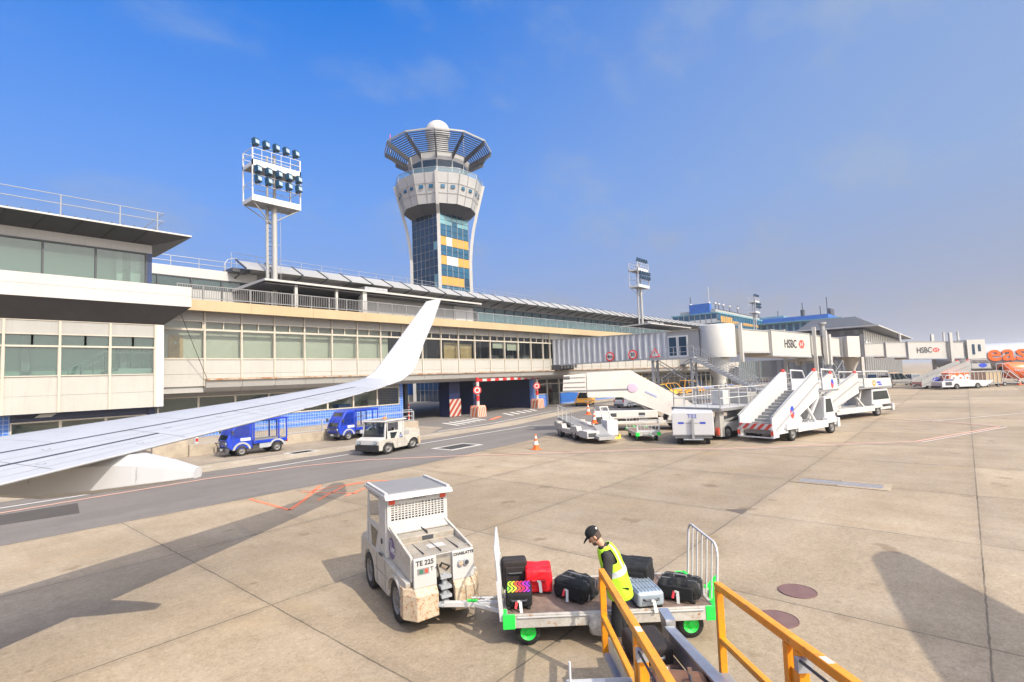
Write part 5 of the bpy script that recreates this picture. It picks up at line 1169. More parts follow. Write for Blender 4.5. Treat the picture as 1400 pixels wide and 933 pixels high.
# ---- cars
def car(label, loc, rz, mat, h=1.62, L_=4.2, group=None, sc=1.0, sign=False):
    t = thing('parked_car', label, 'car', loc, rz, group); t.scale = (sc,)*3; W2 = .86
    f = L_/2
    q = MB(); q.prism([(-f,.30),(-f+.08,.24),(f-.1,.24),(f,.34),(f-.02,.62),(f-.25,.80),(f*.42,.98),(-f+.15,1.0),(-f,.80)], 'y', -W2, W2, mat); bd = q.build('body', t, bevel=.07, seg=3)
    lo = [(-f+.10,-.80,.97),(f*.46,-.80,.97),(f*.46,.80,.97),(-f+.10,.80,.97)]; hi = [(-f+.42,-.63,h),(f*.04,-.63,h),(f*.04,.63,h),(-f+.42,.63,h)]
    q = MB(); q.loft([lo, hi], GLASSD, False); q.build('window', t)
    q = MB(); q.loft([[(-f+.36,-.66,h-.05),(f*.07,-.66,h-.05),(f*.07,.66,h-.05),(-f+.36,.66,h-.05)], [(-f+.5,-.56,h+.03),(f*.0,-.56,h+.03),(f*.0,.56,h+.03),(-f+.5,.56,h+.03)]], mat, False)
    for a, b in zip(lo, hi): q.beam(a, b, .09, .09, mat)
    for s in (-1,1):
        for fr in (.34,.62): a = Vector((-f+.1+(f*1.46-.1)*fr, s*.805, .97)); b = Vector((-f+.42+(f*1.04-.42)*fr, s*.64, h-.03)); q.beam(a, b, .07, .05, mat)
    q.build('roof', t)
    for s in (-1,1):
        for wx in (-f*.62, f*.64): wheel_part(t, (wx, s*.76, .31), .31, .2, 'y', HUBG, s)
        q = MB(); q.box(f-.16,f-.02,*sorted((s*.78,s*.48)),.60,.74,LAMPGL); q.build('headlight', t); q = MB(); q.box(-f-.012,-f+.1,*sorted((s*.80,s*.62)),.70,.95,REDREF); q.build('tail_light', t)
    for xa, xb in ((f-.03,f+.03),(-f-.03,-f+.04)): q = MB(); q.box(xa,xb,-.70,.70,.30,.46,DARK); q.build('bumper', t)
    for s in (-1,1): q = MB(); q.box(-f*.5,f*.45,*sorted((s*W2,s*(W2+.02))),.50,.58,DARK); q.build('side_trim', t)
    return t
car('small white hatchback parked under the cream stairs', (54.6,29.2,0), R(-16), CLEAN, 1.6, 4.0)
TG = 'orange vans parked by the terminal'
car('orange van half hidden behind the left end of the cream stairs', (57.0,37.0,0), R(200), TAXI, 1.75, 4.4, TG)
car('orange van behind the sloping cream stair panel, nearest of the row under the corridor', (71.3,34.3,0), R(-28), TAXI, 1.8, 4.4, TG)
car('yellow van between the lattice legs of the corridor landing', (77.0,35.8,0), R(-28), YELLOWP, 1.9, 4.4, TG)
car('orange van right of the lattice legs, third along the row', (83.0,36.6,0), R(-28), TAXI, 1.95, 4.5, TG)
car('orange van at the end of the row beside the white rotunda column', (90.0,36.4,0), R(-28), TAXI, 2.2, 4.5, TG)
VG = 'white service vehicles below the far jet bridge'
for k, (dep_, u, rz, mt, lb, h) in enumerate(((70,1140,-30,WHITE,'white van just right of the open stairs, under the near tunnel',1.9), (86,1205,10,WHITE,'white van under the far tunnel, left of the stairs truck with ovals',2.0), (92,1225,-60,CREAM,'cream van deep under the far tunnel',2.1), (78,1185,20,REDINK,'small red car showing above the grey stairs panel',1.5), (98,1240,30,WHITE,'white car at the foot of the distant stairs',1.7), (84,1163,-10,REDINK,'small red car beside the near tunnel end',1.5), (104,1216,15,TAXI,'orange van deep below the far tunnel',2.0), (96,1190,0,GREYL,'grey van below the middle of the far tunnel',2.0))):
    p = F_*dep_+A_*((u-700)/720*dep_); car(lb, (p.x,p.y,0), R(rz)+.0, mt, h, 4.4, VG)

# ---- blue electric cargo trucks (x forward, origin on the ground under the rear axle)
def blue_truck(label, loc, rz):
    t = thing('blue_truck', label, 'utility truck', loc, rz, 'blue utility trucks by the low wall')
    q = MB(); q.prism([(1.42,.38),(2.62,.38),(2.80,.55),(2.86,.95),(2.62,1.45),(2.25,1.98),(1.95,2.06),(1.42,2.04)], 'y', -.66, .66, BLUE); cb = q.build('cab', t, bevel=.07, seg=3)
    q = MB(); q.face([(2.862,-.52,1.0),(2.862,.52,1.0),(2.66,.50,1.42),(2.29,.46,1.93),(2.29,-.46,1.93),(2.66,-.50,1.42)][0:2]+[(2.32,.46,1.92),(2.32,-.46,1.92)], GLASSD); q.build('windscreen', cb)
    for s in (-1,1):
        q = MB(); q.face([(x_, s*.668, z_) for x_, z_ in ((1.60,1.10),(2.50,1.05),(2.52,1.40),(2.22,1.86),(1.60,1.90))], GLASSC); q.build('side_window', cb)
        q = MB(); q.box(1.50,1.512,*sorted((s*.661,s*.668)),.55,1.95,DARK); q.box(2.52,2.532,*sorted((s*.661,s*.668)),.62,1.05,DARK); q.box(1.50,2.53,*sorted((s*.661,s*.668)),.60,.612,DARK); q.build('door_seam', cb); q = MB(); q.box(1.58,1.74,*sorted((s*.668,s*.685)),1.03,1.06,DARK); q.build('door_handle', cb)
        q = MB(); q.ball((2.83,s*.45,.78),(.05,.10,.10),LAMPGL); q.build('headlight', t)
        q = MB(); q.prism([(1.40+.52*math.cos(a_)+.65, .30+.50*math.sin(a_)) for a_ in [R(10+16*k) for k in range(11)]]+[(1.40+.40*math.cos(a_)+.65, .30+.40*math.sin(a_)) for a_ in [R(170-16*k) for k in range(11)]], 'y', *sorted((s*.70,s*.42)), GSTEEL); q.build('fender', t); q = MB()
        q.prism([(.52*math.cos(a_), .30+.50*math.sin(a_)) for a_ in [R(10+16*k) for k in range(11)]]+[(.40*math.cos(a_), .30+.40*math.sin(a_)) for a_ in [R(170-16*k) for k in range(11)]], 'y', *sorted((s*.70,s*.42)), GSTEEL); q.build('fender', t)
        for wx in (0, 2.05): wheel_part(t, (wx, s*.58, .30), .30, .20, 'y', HUBG, s)
        q = MB(); q.box(1.56,2.12,*sorted((s*.661,s*.672)),.86,1.02,TAG); q.box(1.66,2.02,*sorted((s*.672,s*.676)),.92,.96,PINKINK); q.build('door_sticker', t)
    q = MB(); q.box(-.62,1.40,-.68,.68,.62,.80,BLUE); q.box(-.62,1.40,-.60,.60,.80,.84,GREYP); q.box(-.55,1.38,-.55,.55,.36,.62,DARK); q.box(.45,1.05,-.69,-.5,.34,.6,GSTEEL); q.box(.45,1.05,.5,.69,.34,.6,GSTEEL); q.build('cargo_bed', t, bevel=.015)
    q = MB()
    for x_ in (-.60,-.12,1.36):
        for s in (-1,1): q.box(x_-.04,x_+.04,s*.64-.03,s*.64+.03,.80,1.94,BLUE)
    q.box(-.66,1.40,-.68,.68,1.94,2.06,BLUE); q.box(-.60,1.36,-.62,-.58,1.82,1.94,BLUE); q.build('cargo_frame', t, bevel=.015)
    q = MB()
    for k in range(15): q.box(-.56+k*.13,-.55+k*.13,-.64,-.63,.84,1.9,GSTEEL)
    for k in range(5): q.box(-.6,1.36,-.64,-.63,.95+k*.22,.96+k*.22,GSTEEL)
    q.build('side_mesh', t)
    q = MB(); q.beam((2.87,-.35,1.02),(2.62,.05,1.5),.02,.02,DARK); q.box(2.84,2.875,-.5,.5,.86,.93,DARK); q.build('wiper', cb)
    q = MB(); q.box(2.72,2.92,-.62,.62,.30,.52,DARK); q.box(2.92,2.93,-.16,.16,.36,.48,TAG); q.tube([(2.85,-.6,.5),(3.0,-.6,.8),(3.0,.6,.8),(2.85,.6,.5)],.025,DARK,6); q.build('bumper', t)
    for s in (-1,1): q = MB(); q.box(-.68,-.62,*sorted((s*.42,s*.64)),.55,.72,REDREF); q.build('tail_light', t)
    for s in (-1,1): q = MB(); q.cyl((2.55,s*.66,1.35),(2.66,s*.86,1.42),.02,DARK,n=5); q.box(2.62,2.68,*sorted((s*.80,s*.96)),1.28,1.52,DARK); q.build('mirror', t)
    return t
blue_truck('blue utility truck parked alone by the low wall, part hidden by the wing', (15.04,32.55,0), R(180))
blue_truck('blue utility truck standing behind the small white tow tractor', (22.5,33.75,0), R(186))
t = thing('striped_pole', 'short red and white striped pole beside the blue truck', 'pole', (11.75,35.2,.6))
for k in range(5):
    q = MB(); q.cyl((0,0,.2*k),(0,0,.2*k+.2),.07,(TAG,REDP)[k % 2],n=10); q.build('band', t)

# ---- tow tractor (x forward, origin on the ground under the rear axle centre)
def tow_tractor(label, loc, rz, marked, scale=(1,1,1)):
    t = thing('tow_tractor', label, 'tow tractor', loc, rz, 'white tow tractors'); t.scale = scale
    W2 = .62
    # body sides with wheel arches cut as profile
    def arch(cx, r, n=9): return [(cx+r*math.cos(a_), .33+r*math.sin(a_)) for a_ in [math.pi-math.pi*k/(n-1) for k in range(n)]]
    prof = [(-.46,.30)]+arch(0,.40)+[(.46,.27),(1.28,.27)]+arch(1.74,.40)+[(2.18,.27),(2.36,.30),(2.36,.86),(2.10,.90),(.62,.86),(-.55,.80)]
    for s in (-1,1):
        q = MB(); q.prism(prof, 'y', *sorted((s*W2, s*(W2-.10))), DIRTYW); sk = q.build('side_skirt', t, bevel=.012); q = MB()
        for x_ in (.62,1.15): q.box(x_-.004,x_+.004,*sorted((s*W2,s*(W2+.003))),.30,.84,DARK)
        q.box(.46,1.30,*sorted((s*W2,s*(W2+.003))),.555,.562,DARK); q.build('panel_seam', sk)
        q = MB()
        for k in range(7): q.cyl((.52+k*.115,s*W2,.33),(.52+k*.115,s*(W2+.006),.33),.010,GSTEEL,n=8)
        q.build('bolt', sk)
    q = MB(); q.box(-.50,2.30,-W2+.101,W2-.101,.55,.84,DIRTYW); q.build('chassis', t)
    # hood steps
    q = MB(); q.prism([(-.60,.80),(.66,.80),(.66,1.36),(.10,1.31),(.10,1.20),(-.60,1.17)], 'y', -.50, .50, DUSTY); hd = q.build('engine_hood', t, bevel=.012)
    q = MB()
    for y in (-.3,.0,.3): q.box(-.52,.08,y-.004,y+.004,1.172,1.2015,DARK)
    q.box(.105,.64,-.004,.004,1.306,1.362,DARK); q.box(.30,.308,-.49,.49,1.318,1.334,DARK); q.build('hood_seam', hd)
    q = MB()
    for x_ in (-.5,-.25,.0,.25,.5):
        for y in (-.46,.46): q.cyl((x_,y,1.15+(.06 if x_ < .1 else .17)),(x_,y,1.20+(.012 if x_ < .1 else .14)),.014,GSTEEL,n=8)
    q.build('hood_bolt', hd)
    q = MB(); q.prism([(-.58,.81),(.74,.86),(.74,1.46),(.60,1.42),(-.58,1.19)], 'y', -.545, -.503, DIRTYW); q.prism([(-.58,.81),(.74,.86),(.74,1.46),(.60,1.42),(-.58,1.19)], 'y', .503, .545, DIRTYW); q.build('hood_side', t, bevel=.008)
    q = MB(); q.box(.088,.099,-.10,.10,1.225,1.29,DARK); q.box(-.3,-.1,-.18,.12,1.187,1.193,WHITE); q.build('hood_latch', hd)
    # rear face: two cheeks and the slot with the hitch
    for s in (-1,1):
        q = MB(); a, b = sorted((s*.14, s*.52)); q.box(-.66,-.601,a,b,.72,1.17,WHITE); ch = q.build('rear_plate', t, bevel=.008)
        q = MB(); y0, y1, y2 = s*.14, s*.50, s*.66
        q.raw([(-.66,y0,.72),(-.66,y1,.72),(-.50,y2,.72),(-.40,y0,.72),(-.74,y0,.62),(-.74,y1,.62),(-.52,y2,.62),(-.74,y0,.27),(-.74,y1,.24),(-.52,y2,.24),(-.40,y0,.24),(-.36,y2,.72),(-.36,y2,.24)],
              [(0,1,5,4),(1,2,6,5),(4,5,8,7),(5,6,9,8),(2,11,12,9,6),(0,4,7),(0,3,11,2,1),(7,8,9,12,10)] if s > 0 else [(4,5,1,0),(5,6,2,1),(7,8,5,4),(8,9,6,5),(6,9,12,11,2),(7,4,0),(1,2,11,3,0),(10,12,9,8,7)], RUSTW)
        q.build('bumper_block', t, bevel=.015)
    q = MB(); q.box(-.50,-.42,-.139,.139,.30,1.15,DARK); q.box(-.60,-.55,-.139,.139,1.10,1.168,WHITE); q.build('hitch_recess', t)
    q = MB(); q.cyl((-.62,0,.36),(-.62,0,.86),.045,GSTEEL); 
    for z in (.36,.50,.64,.80): q.box(-.72,-.50,-.09,.09,z,z+.045,GSTEEL)
    q.tube([(-.6,-.06,.9),(-.70,-.07,.98),(-.66,.05,1.04),(-.56,.06,.92)],.014,BLACK,6); q.tube([(-.58,.08,.7),(-.68,.10,.85),(-.60,.11,1.02)],.014,BLACK,6); q.build('tow_hitch', t)
    for y in (-.27,-.37):
        q = MB(); q.cyl((-.668,y,.98),(-.70,y,.98),.048,GSTEEL,n=14); q.cyl((-.701,y,.98),(-.708,y,.98),.036,(DARK if y < -.3 else RUSTW),n=14); q.build('socket', t)
    # cab
    q = MB()
    for s in (-1,1):
        for x_ in (.66,1.94): q.beam((x_,s*.565,.86),(x_ if x_ < 1 else 1.84,s*.555,1.90),.07,.07,WHITE)
        q.beam((1.28,s*.572,.86),(1.27,s*.56,1.9),.05,.05,WHITE)
    q.prism([(.42,1.90),(1.96,1.90),(1.93,1.97),(.50,1.97)], 'y', -.64, .64, WHITE); q.box(.66,1.90,-.565,.565,1.86,1.899,WHITE); cb = q.build('cab', t, bevel=.012)
    q = MB(); q.box(.62,1.85,-.52,.52,1.971,1.985,GREYP); q.box(.55,1.86,-.62,-.56,1.971,2.01,WHITE); q.box(.55,1.86,.56,.62,1.971,2.01,WHITE); q.build('roof_panel', cb)
    # rear guard with a grid of square holes
    q = MB(); ny, nz_ = 16, 7; ya, yb, za, zb = -.50,.50,1.50,1.78; xg = .58
    q.box(xg,xg+.03,-.57,.57,1.40,za,WHITE); q.box(xg,xg+.03,-.57,.57,zb,1.90,WHITE); q.box(xg,xg+.03,-.57,ya,za,zb,WHITE); q.box(xg,xg+.03,yb,.57,za,zb,WHITE)
    for k in range(1,ny): y = ya+(yb-ya)*k/ny; q.box(xg+.004,xg+.026,y-.010,y+.010,za,zb,WHITE)
    for k in range(1,nz_): z = za+(zb-za)*k/nz_; q.box(xg+.006,xg+.024,ya,yb,z-.008,z+.008,WHITE)
    q.raw([(.60,-.57,1.40),(.60,.57,1.40),(.38,.55,1.335),(.38,-.55,1.335)], [(0,1,2,3),(3,2,1,0)], WHITE); q.build('rear_guard', cb)
    for s in (-1,1): q = MB(); q.box(xg-.012,xg-.001,*sorted((s*.43,s*.54)),1.79,1.88,REDREF); q.build('rear_reflector', cb)
    for s in (-1,1):
        q = MB(); q.box(.72,.99,*sorted((s*.575,s*.595)),.88,1.9,WHITE); q.box(1.00,1.80,*sorted((s*.580,s*.60)),.60,1.34,WHITE); q.box(1.00,1.04,*sorted((s*.580,s*.60)),1.34,1.86,WHITE); q.box(1.76,1.80,*sorted((s*.580,s*.60)),1.34,1.86,WHITE); q.box(1.04,1.76,*sorted((s*.580,s*.60)),1.82,1.86,WHITE); dr = q.build('door', t, bevel=.008)
        q = MB(); q.face([(1.04,s*.59,1.34),(1.76,s*.59,1.34),(1.76,s*.59,1.82),(1.04,s*.59,1.82)], GLASSC); q.build('door_window', dr)
        q = MB(); q.face([(1.12,s*.603,1.22),(1.62,s*.603,1.25),(1.55,s*.603,.80),(1.42,s*.603,.68)], GLASSD); q.build('lower_window', dr)
        q = MB(); q.cyl((.88,s*.596,1.10),(.88,s*.606,1.10),.05,DARK,n=14); q.box(.76,.96,*sorted((s*.62,s*.64)),.865,.89,DARK); q.build('door_handle', dr)
        for wx in (0,1.74): wheel_part(t, (wx,s*.50,.35), .35, .22, 'y', HUBG, s)
        q = MB(); q.prism([(.44*math.cos(a_), .33+.44*math.sin(a_)) for a_ in [R(14+15.2*k) for k in range(11)]]+[(.39*math.cos(a_), .33+.39*math.sin(a_)) for a_ in [R(166-15.2*k) for k in range(11)]], 'y', *sorted((s*(W2+.035),s*(W2-.02))), DIRTYW); q.build('fender', t)
    q = MB(); q.face([(1.955,-.53,1.0),(1.955,.53,1.0),(1.87,.52,1.86),(1.87,-.52,1.86)], GLASSC); q.build('windscreen', cb)
    q = MB(); q.box(1.0,1.4,-.45,.45,.9,1.05,DARK); q.box(.98,1.06,-.45,.45,1.05,1.5,DARK); q.box(1.7,1.85,-.5,.5,.9,1.15,DARK); q.cyl((1.55,.2,1.15),(1.62,.2,1.35),.02,DARK); q.build('seat', t)
    q = MB(); q.prism([(1.95,.62),(2.37,.62),(2.36,.90),(2.05,1.02),(1.95,1.02)], 'y', -.60, .60, WHITE); fr = q.build('nose', t, bevel=.02)
    q = MB(); q.box(2.361,2.42,-.60,.60,.26,.60,BLACK); q.build('front_bumper', t)
    for s in (-1,1):
        q = MB(); q.cyl((2.365,s*.42,.74),(2.40,s*.42,.74),.085,DARK,n=16); q.cyl((2.401,s*.42,.74),(2.41,s*.42,.74),.065,LAMPGL,n=16); q.build('headlight', fr)
    q = MB(); q.tube([(1.99,-.48,1.02),(2.0,-.5,1.16),(2.0,.5,1.16),(1.99,.48,1.02)],.015,DARK,6); q.build('grab_bar', fr)
    if marked:
        M = face_M((-.664,.335,1.10),(0,-1,0),(0,0,1))
        text('lettering', 'TE 225', .105, BLKINK, t, M, .002, 1.0, bold=.002)
        text('lettering', 'T 4', .09, BLKINK, t, face_M((-.664,.185,.985),(0,-1,0),(0,0,1)), .002)
        text('lettering', 'CHARLATTE', .062, BLKINK, t, face_M((-.664,-.335,1.125),(0,-1,0),(0,0,1)), .002, 1.05, bold=.002)
        text('lettering', 'CHARLATTE', .055, GREYINK, t, face_M((.578,.0,1.845),(0,-1,0),(0,0,1)), .002)
        q = MB(); q.box(-.668,-.661,.27,.46,.93,1.02,GREYP); q.box(-.672,-.6681,.37,.43,.945,1.005,paint('green_sticker',(.05,.16,.10),.5)); q.box(-.672,-.6681,.29,.34,.945,1.005,REDREF); q.build('sticker', t)
        q = MB(); q.face([(.42+.185*math.cos(a_), .547, 1.08+.185*math.sin(a_)) for a_ in [2*math.pi*k/30 for k in range(30)]][::-1], PURPLE); em = q.build('round_emblem', t)
        text('lettering', 'NPS', .14, TAG, em, face_M((.38,.549,1.045),(-1,0,0),(0,0,1)), .002, bold=.003); 
        q = MB(); q.lathe([(.055,0),(.055,.002),(.042,.002),(.042,0)], (0,0,0), TAG, 20, False); o = q.build('ring_mark', em); o.data.transform(face_M((.48,.549,1.15),(-1,0,0),(0,0,1)))
    else:
        for s in (-1,1): q = MB(); q.box(.2,.55,*sorted((s*.546,s*.556)),.95,1.2,GREYL); q.build('vent', t)
        q = MB(); q.cyl((1.2,0,1.985),(1.2,0,2.12),.07,ORINK,n=14); q.build('beacon', cb)
        q = MB(); q.lathe([(.085,0),(.085,.004),(.055,.004),(.055,0)], (0,0,0), BLUEINK, 24, False); o = q.build('round_emblem', t); o.data.transform(face_M((.88,.602,.95),(-1,0,0),(0,0,1)))
    return t
_h = Vector((.3401,.9404,0)); _n = Vector((-.9404,.3401,0))
_o = Vector((5.51,7.45,0))-_n*.60
tow_tractor('big white tow tractor with rusty rear bumper and a purple round emblem, in the foreground', (_o.x,_o.y,0), math.atan2(_h.y,_h.x), True)
tow_tractor('small white tow tractor driving on the road before the blue trucks', (19.6,25.7,0), R(196), False, (1.3,1.3,.93))

# ---- low belt loader far right, crates and maintenance steps beside the airliner
_p = F_*73.5+A_*58.7
t = thing('belt_loader', 'distant low white belt loader parked below the stairs with blue ovals', 'belt loader', (_p.x,_p.y,0), math.atan2(A_.y,A_.x)); t.scale = (.80,.85,.92)
q = MB(); q.prism([(0,.35),(7.6,.35),(8.9,1.05),(8.9,1.15),(6.0,1.25),(2.2,1.55),(1.9,1.2),(.9,1.15),(.2,1.25),(0,1.1)], 'y', -1.05, 1.05, CLEAN); q.build('body', t, bevel=.04)
for s in (-1,1):
    for wx in (2.5,6.1): wheel_part(t, (wx,s*.98,.42), .45, .3, 'y', HUBG, s)
q = MB(); q.box(.6,1.7,-1.06,1.06,.6,1.12,DARK); q.build('cab_recess', t); q = MB(); q.tube([(.25,-1,1.2),(.9,-1,2.1),(1.9,-1,2.15),(2.1,-1,1.5)],.05,CLEAN,6); q.tube([(.25,1,1.2),(.9,1,2.1),(1.9,1,2.15),(2.1,1,1.5)],.05,CLEAN,6); 
for xz in ((.9,2.1),(1.9,2.15)): q.cyl((xz[0],-1,xz[1]),(xz[0],1,xz[1]),.05,CLEAN,n=6)
q.build('driver_cage', t)
q = MB(); q.box(-.2,0,-1,1,.2,.55,DARK); q.build('bumper', t)
for s in (-1,1): q = MB(); q.box(4.0,4.5,*sorted((s*1.052,s*1.06)),.95,1.15,PINKINK); q.build('emblem', t)
for k, (xo, wd, mt, lb) in enumerate(((69.6,2.9,REDORANGE,'orange baggage container behind the distant belt loader'), (73.0,2.2,BELT,'tan baggage container next to the orange one'), (75.5,2.2,BEIGE,'yellowish baggage container under the airliner nose'))):
    p = F_*75.6+A_*(xo*.884); t = thing('baggage_container', lb, 'container', (p.x,p.y,0), math.atan2(A_.y,A_.x))
    q = MB(); q.box(0,wd,-.8,.8,.6,2.2,mt); q.build('box', t, bevel=.04); q = MB(); q.box(-.05,wd+.05,-.85,.85,.45,.6,GREYL)
    for j in range(5): q.box(wd*j/4-.03,wd*j/4+.03,-.86,-.8,.6,2.25,WBAND)
    q.box(-.05,wd+.05,-.86,-.8,2.2,2.3,WBAND); q.build('cart_frame', t)
    for wx in (.4,wd-.4): wheel_part(t, (wx,-.6,.24), .24, .2, 'y', GREYL)
    if k == 0:
        q = MB()
        for j in range(3): q.lathe([(.48,0),(.30,.02),(.16,.02),(.16,0)], (.7+j*.95,0,0), TAG, 18, False)
        o = q.build('marking', t); o.data.transform(face_M((0,-.81,1.45),(1,0,0),(0,0,1)))
_p = F_*77+A_*70.8
t = thing('maintenance_steps', 'wheeled white maintenance steps in front of the orange engine', 'steps', (_p.x,_p.y,0), math.atan2(A_.y,A_.x))
q = MB()
for y in (-.5,.5): q.beam((0,y,.3),(0,y,3.2),.06,.06,WBAND); q.beam((.9,y,2.2),(3.2,y,.2),.08,.12,WBAND); q.tube([(0,y,3.2),(.9,y,3.3),(3.2,y,1.25)],.035,WBAND,6); q.beam((0,y,.5),(2.2,y,.4),.05,.06,WBAND); q.beam((.9,y,2.2),(0,y,.6),.05,.06,WBAND)
q.box(0,.9,-.5,.5,2.15,2.22,GREYL)
for k in range(9): q.box(.95+k*.25,1.2+k*.25,-.5,.5,2.0-k*.21,2.04-k*.21,GREYL)
q.build('frame', t)
for y in (-.6,.6): wheel_part(t, (0,y,.3), .3, .12, 'y', GREYL)
# ================================================================ own aircraft: wing, winglet, flap fairing, tailplane
FA = math.atan2(F_.y, F_.x)
t = thing('airliner_wing_section', 'white swept airliner wing with tall blended winglet at the left', 'aircraft', (0,0,0), FA)
secs = [  # lateral, LE fwd, LE z, TE fwd, TE z, thickness ratio, normal tilt
 (.30,12.6,2.30,6.9,2.20,.13,0), (4.1,10.40,2.82,6.75,2.64,.12,0), (6.3,9.22,3.05,6.10,2.93,.115,0), (9.6,7.50,3.36,5.10,3.26,.11,0), (11.9,6.30,3.58,4.42,3.50,.105,0), (14.4,5.02,3.86,3.66,3.80,.10,4), (15.6,4.44,4.06,3.33,3.98,.09,12),
 (15.95,4.22,4.26,3.06,4.22,.085,35), (16.15,3.95,4.66,2.86,4.66,.08,62), (16.25,3.60,5.15,2.72,5.12,.08,76), (16.35,3.15,5.78,2.44,5.76,.075,80), (16.45,2.66,6.44,2.17,6.53,.06,82)]
NF = 13
def wing_pt(sec, f, side):
    L_, lf, lz, tf, tz, th, tilt = sec
    c = lf-tf; y = lf-c*f
    tt = 5*th*c*(.2969*math.sqrt(max(f,0))-.126*f-.3516*f*f+.2843*f**3-.1036*f**4)+.012*(f > .01)
    n = Vector((-math.sin(R(tilt)), 0, math.cos(R(tilt))))
    p = Vector((L_, y, lz+(tz-lz)*f)) + n*tt*side*(1.15 if side > 0 else .85)
    return p
fr = [.5*(1-math.cos(math.pi*k/(NF-1))) for k in range(NF)]
def wing_ring(s): return [tuple(wing_pt(s, f, 1)) for f in fr] + [tuple(wing_pt(s, f, -1)) for f in fr[::-1][1:-1]]
q = MB(); q.loft([wing_ring(s) for s in secs[:7]], WINGW, True, True); q.build('wing', t)
q = MB(); q.loft([wing_ring(s) for s in secs[6:]], WINGL, True, True); wl = q.build('winglet', t)
wg = [o for o in bpy.data.objects if o.parent == t and o.name.startswith('wing') and not o.name.startswith('winglet')][0]
def sec_at(L_):
    for a, b in zip(secs[:-1], secs[1:]):
        if a[0] <= L_ <= b[0]:
            f = (L_-a[0])/(b[0]-a[0]); return tuple(x+(y-x)*f for x, y in zip(a, b))
def seam(f0, f1, L0, L1, wd, mat, nm, n=40):
    q = MB(); pts = []
    for k in range(n+1):
        L_ = L0+(L1-L0)*k/n; f = f0+(f1-f0)*k/n; s = sec_at(L_); c = s[1]-s[3]
        a = wing_pt(s, f-wd/c/2, 1)+Vector((0,0,.006)); b = wing_pt(s, f+wd/c/2, 1)+Vector((0,0,.006)); pts.append((a, b))
    for (a, b), (c_, d) in zip(pts[:-1], pts[1:]): q.face([a, b, d, c_], mat)
    q.build(nm, wg)
seam(.60,.62,2.0,14.2,.040,WINGG,'panel_seam'); seam(.80,.80,2.0,8.75,.045,WINGG,'panel_seam'); seam(.16,.17,2.0,15.2,.010,GREYL,'panel_seam'); seam(.82,.78,8.9,14.8,.008,GREYL,'panel_seam'); seam(.93,.93,3,14.5,.006,GREYL,'panel_seam')
for L_ in (5.2,6.9,8.75,10.6,12.4,14.2):
    s = sec_at(L_); q = MB(); c = s[1]-s[3]
    for f0, f1 in ((.62,.70),(.70,.78),(.78,.88),(.88,.97)):
        a = wing_pt(s,f0,1); b = wing_pt(s,f1,1); d = Vector((.006,0,0)); u = Vector((0,0,.005)); q.face([a-d+u, b-d+u, b+d+u, a+d+u], GREYL)
    q.build('panel_seam', wg)
for L_ in (3.6,4.4,6.0,7.8,9.7,11.5,13.3):
    s = sec_at(L_); q = MB()
    for f0, f1 in ((.18,.30),(.30,.45),(.45,.59)):
        a = wing_pt(s,f0,1); b = wing_pt(s,f1,1); d = Vector((.004,0,0)); u = Vector((0,0,.004)); q.face([a-d+u, b-d+u, b+d+u, a+d+u], GREYL)
    q.build('panel_seam', wg)
for L_, f_ in ((5.6,.68),(6.4,.72),(7.5,.69),(9.1,.72),(10.1,.70),(11.0,.73),(12.9,.71),(7.0,.88),(8.2,.90)):
    s = sec_at(L_); p = wing_pt(s,f_,1); q = MB(); q.lathe([(.045,.004),(.05,.004),(.05,.002)],(p.x,p.y,p.z+.004),GREYP,16,False); q.build('access_panel', wg)
seam(.86,.86,2.0,8.7,.006,GREYL,'panel_seam'); seam(.72,.73,2.0,14.2,.007,GREYL,'panel_seam')
for k in range(4):
    s = sec_at(11.5+k*1.1); p = wing_pt(s, .985, 1); q = MB(); q.cyl((p.x,p.y,p.z),(p.x,p.y-.16,p.z+.0),.006,DARK,n=5); q.build('static_wick', wg)
# flap track fairing: chamfered boat tail under the trailing edge
q = MB()
def fsec(y, zb, zt, wd):
    c = 7.9; w_ = wd/2; k = .30
    return [(c-w_*.7,y,zb),(c+w_*.7,y,zb),(c+w_,y,zb+(zt-zb)*.10),(c+w_,y,zb+(zt-zb)*.72),(c+w_*.5,y,zt),(c-w_*.5,y,zt),(c-w_,y,zb+(zt-zb)*.72),(c-w_,y,zb+(zt-zb)*.10)]
q.loft([fsec(9.0,2.90,3.02,.10), fsec(8.5,2.70,3.06,.30), fsec(7.8,2.55,3.08,.42), fsec(6.9,2.48,3.08,.48), fsec(6.1,2.53,3.08,.47), fsec(5.55,2.585,3.06,.42), fsec(5.1,2.635,2.95,.33), fsec(4.72,2.68,2.83,.20)], WINGL, False); fo = q.build('flap_fairing', t)
md = fo.modifiers.new('bevel', 'BEVEL'); md.width = .025; md.segments = 2; md.limit_method = 'ANGLE'; md.angle_limit = R(12)
q = MB()
for y in (5.45, 7.0): q.tube([(7.9-.25,y,2.72),(7.9-.247,y,2.9)],.004,GREYL,5)
q.build('fairing_seam', t)
# tailplane (behind and to the right, out of the picture; its shadow is not)
tz = 4.9
q = MB()
def tsec(L_, le, te, z): return [(L_,le,z),(L_,(le*2+te)/3,z+.10),(L_,te,z+.01),(L_,(le*2+te)/3,z-.08)]
TAILP = (0.0, 0.0)
q.loft([tsec(-2.0,-7.0,-11.4,5.3), tsec(2.73,-9.12,-11.65,5.3), tsec(4.12,-9.71,-11.72,5.3), tsec(7.05,-11.15,-11.98,5.3), tsec(7.3,-11.5,-11.95,5.3)], WINGL, True)
q.build('tailplane', t)

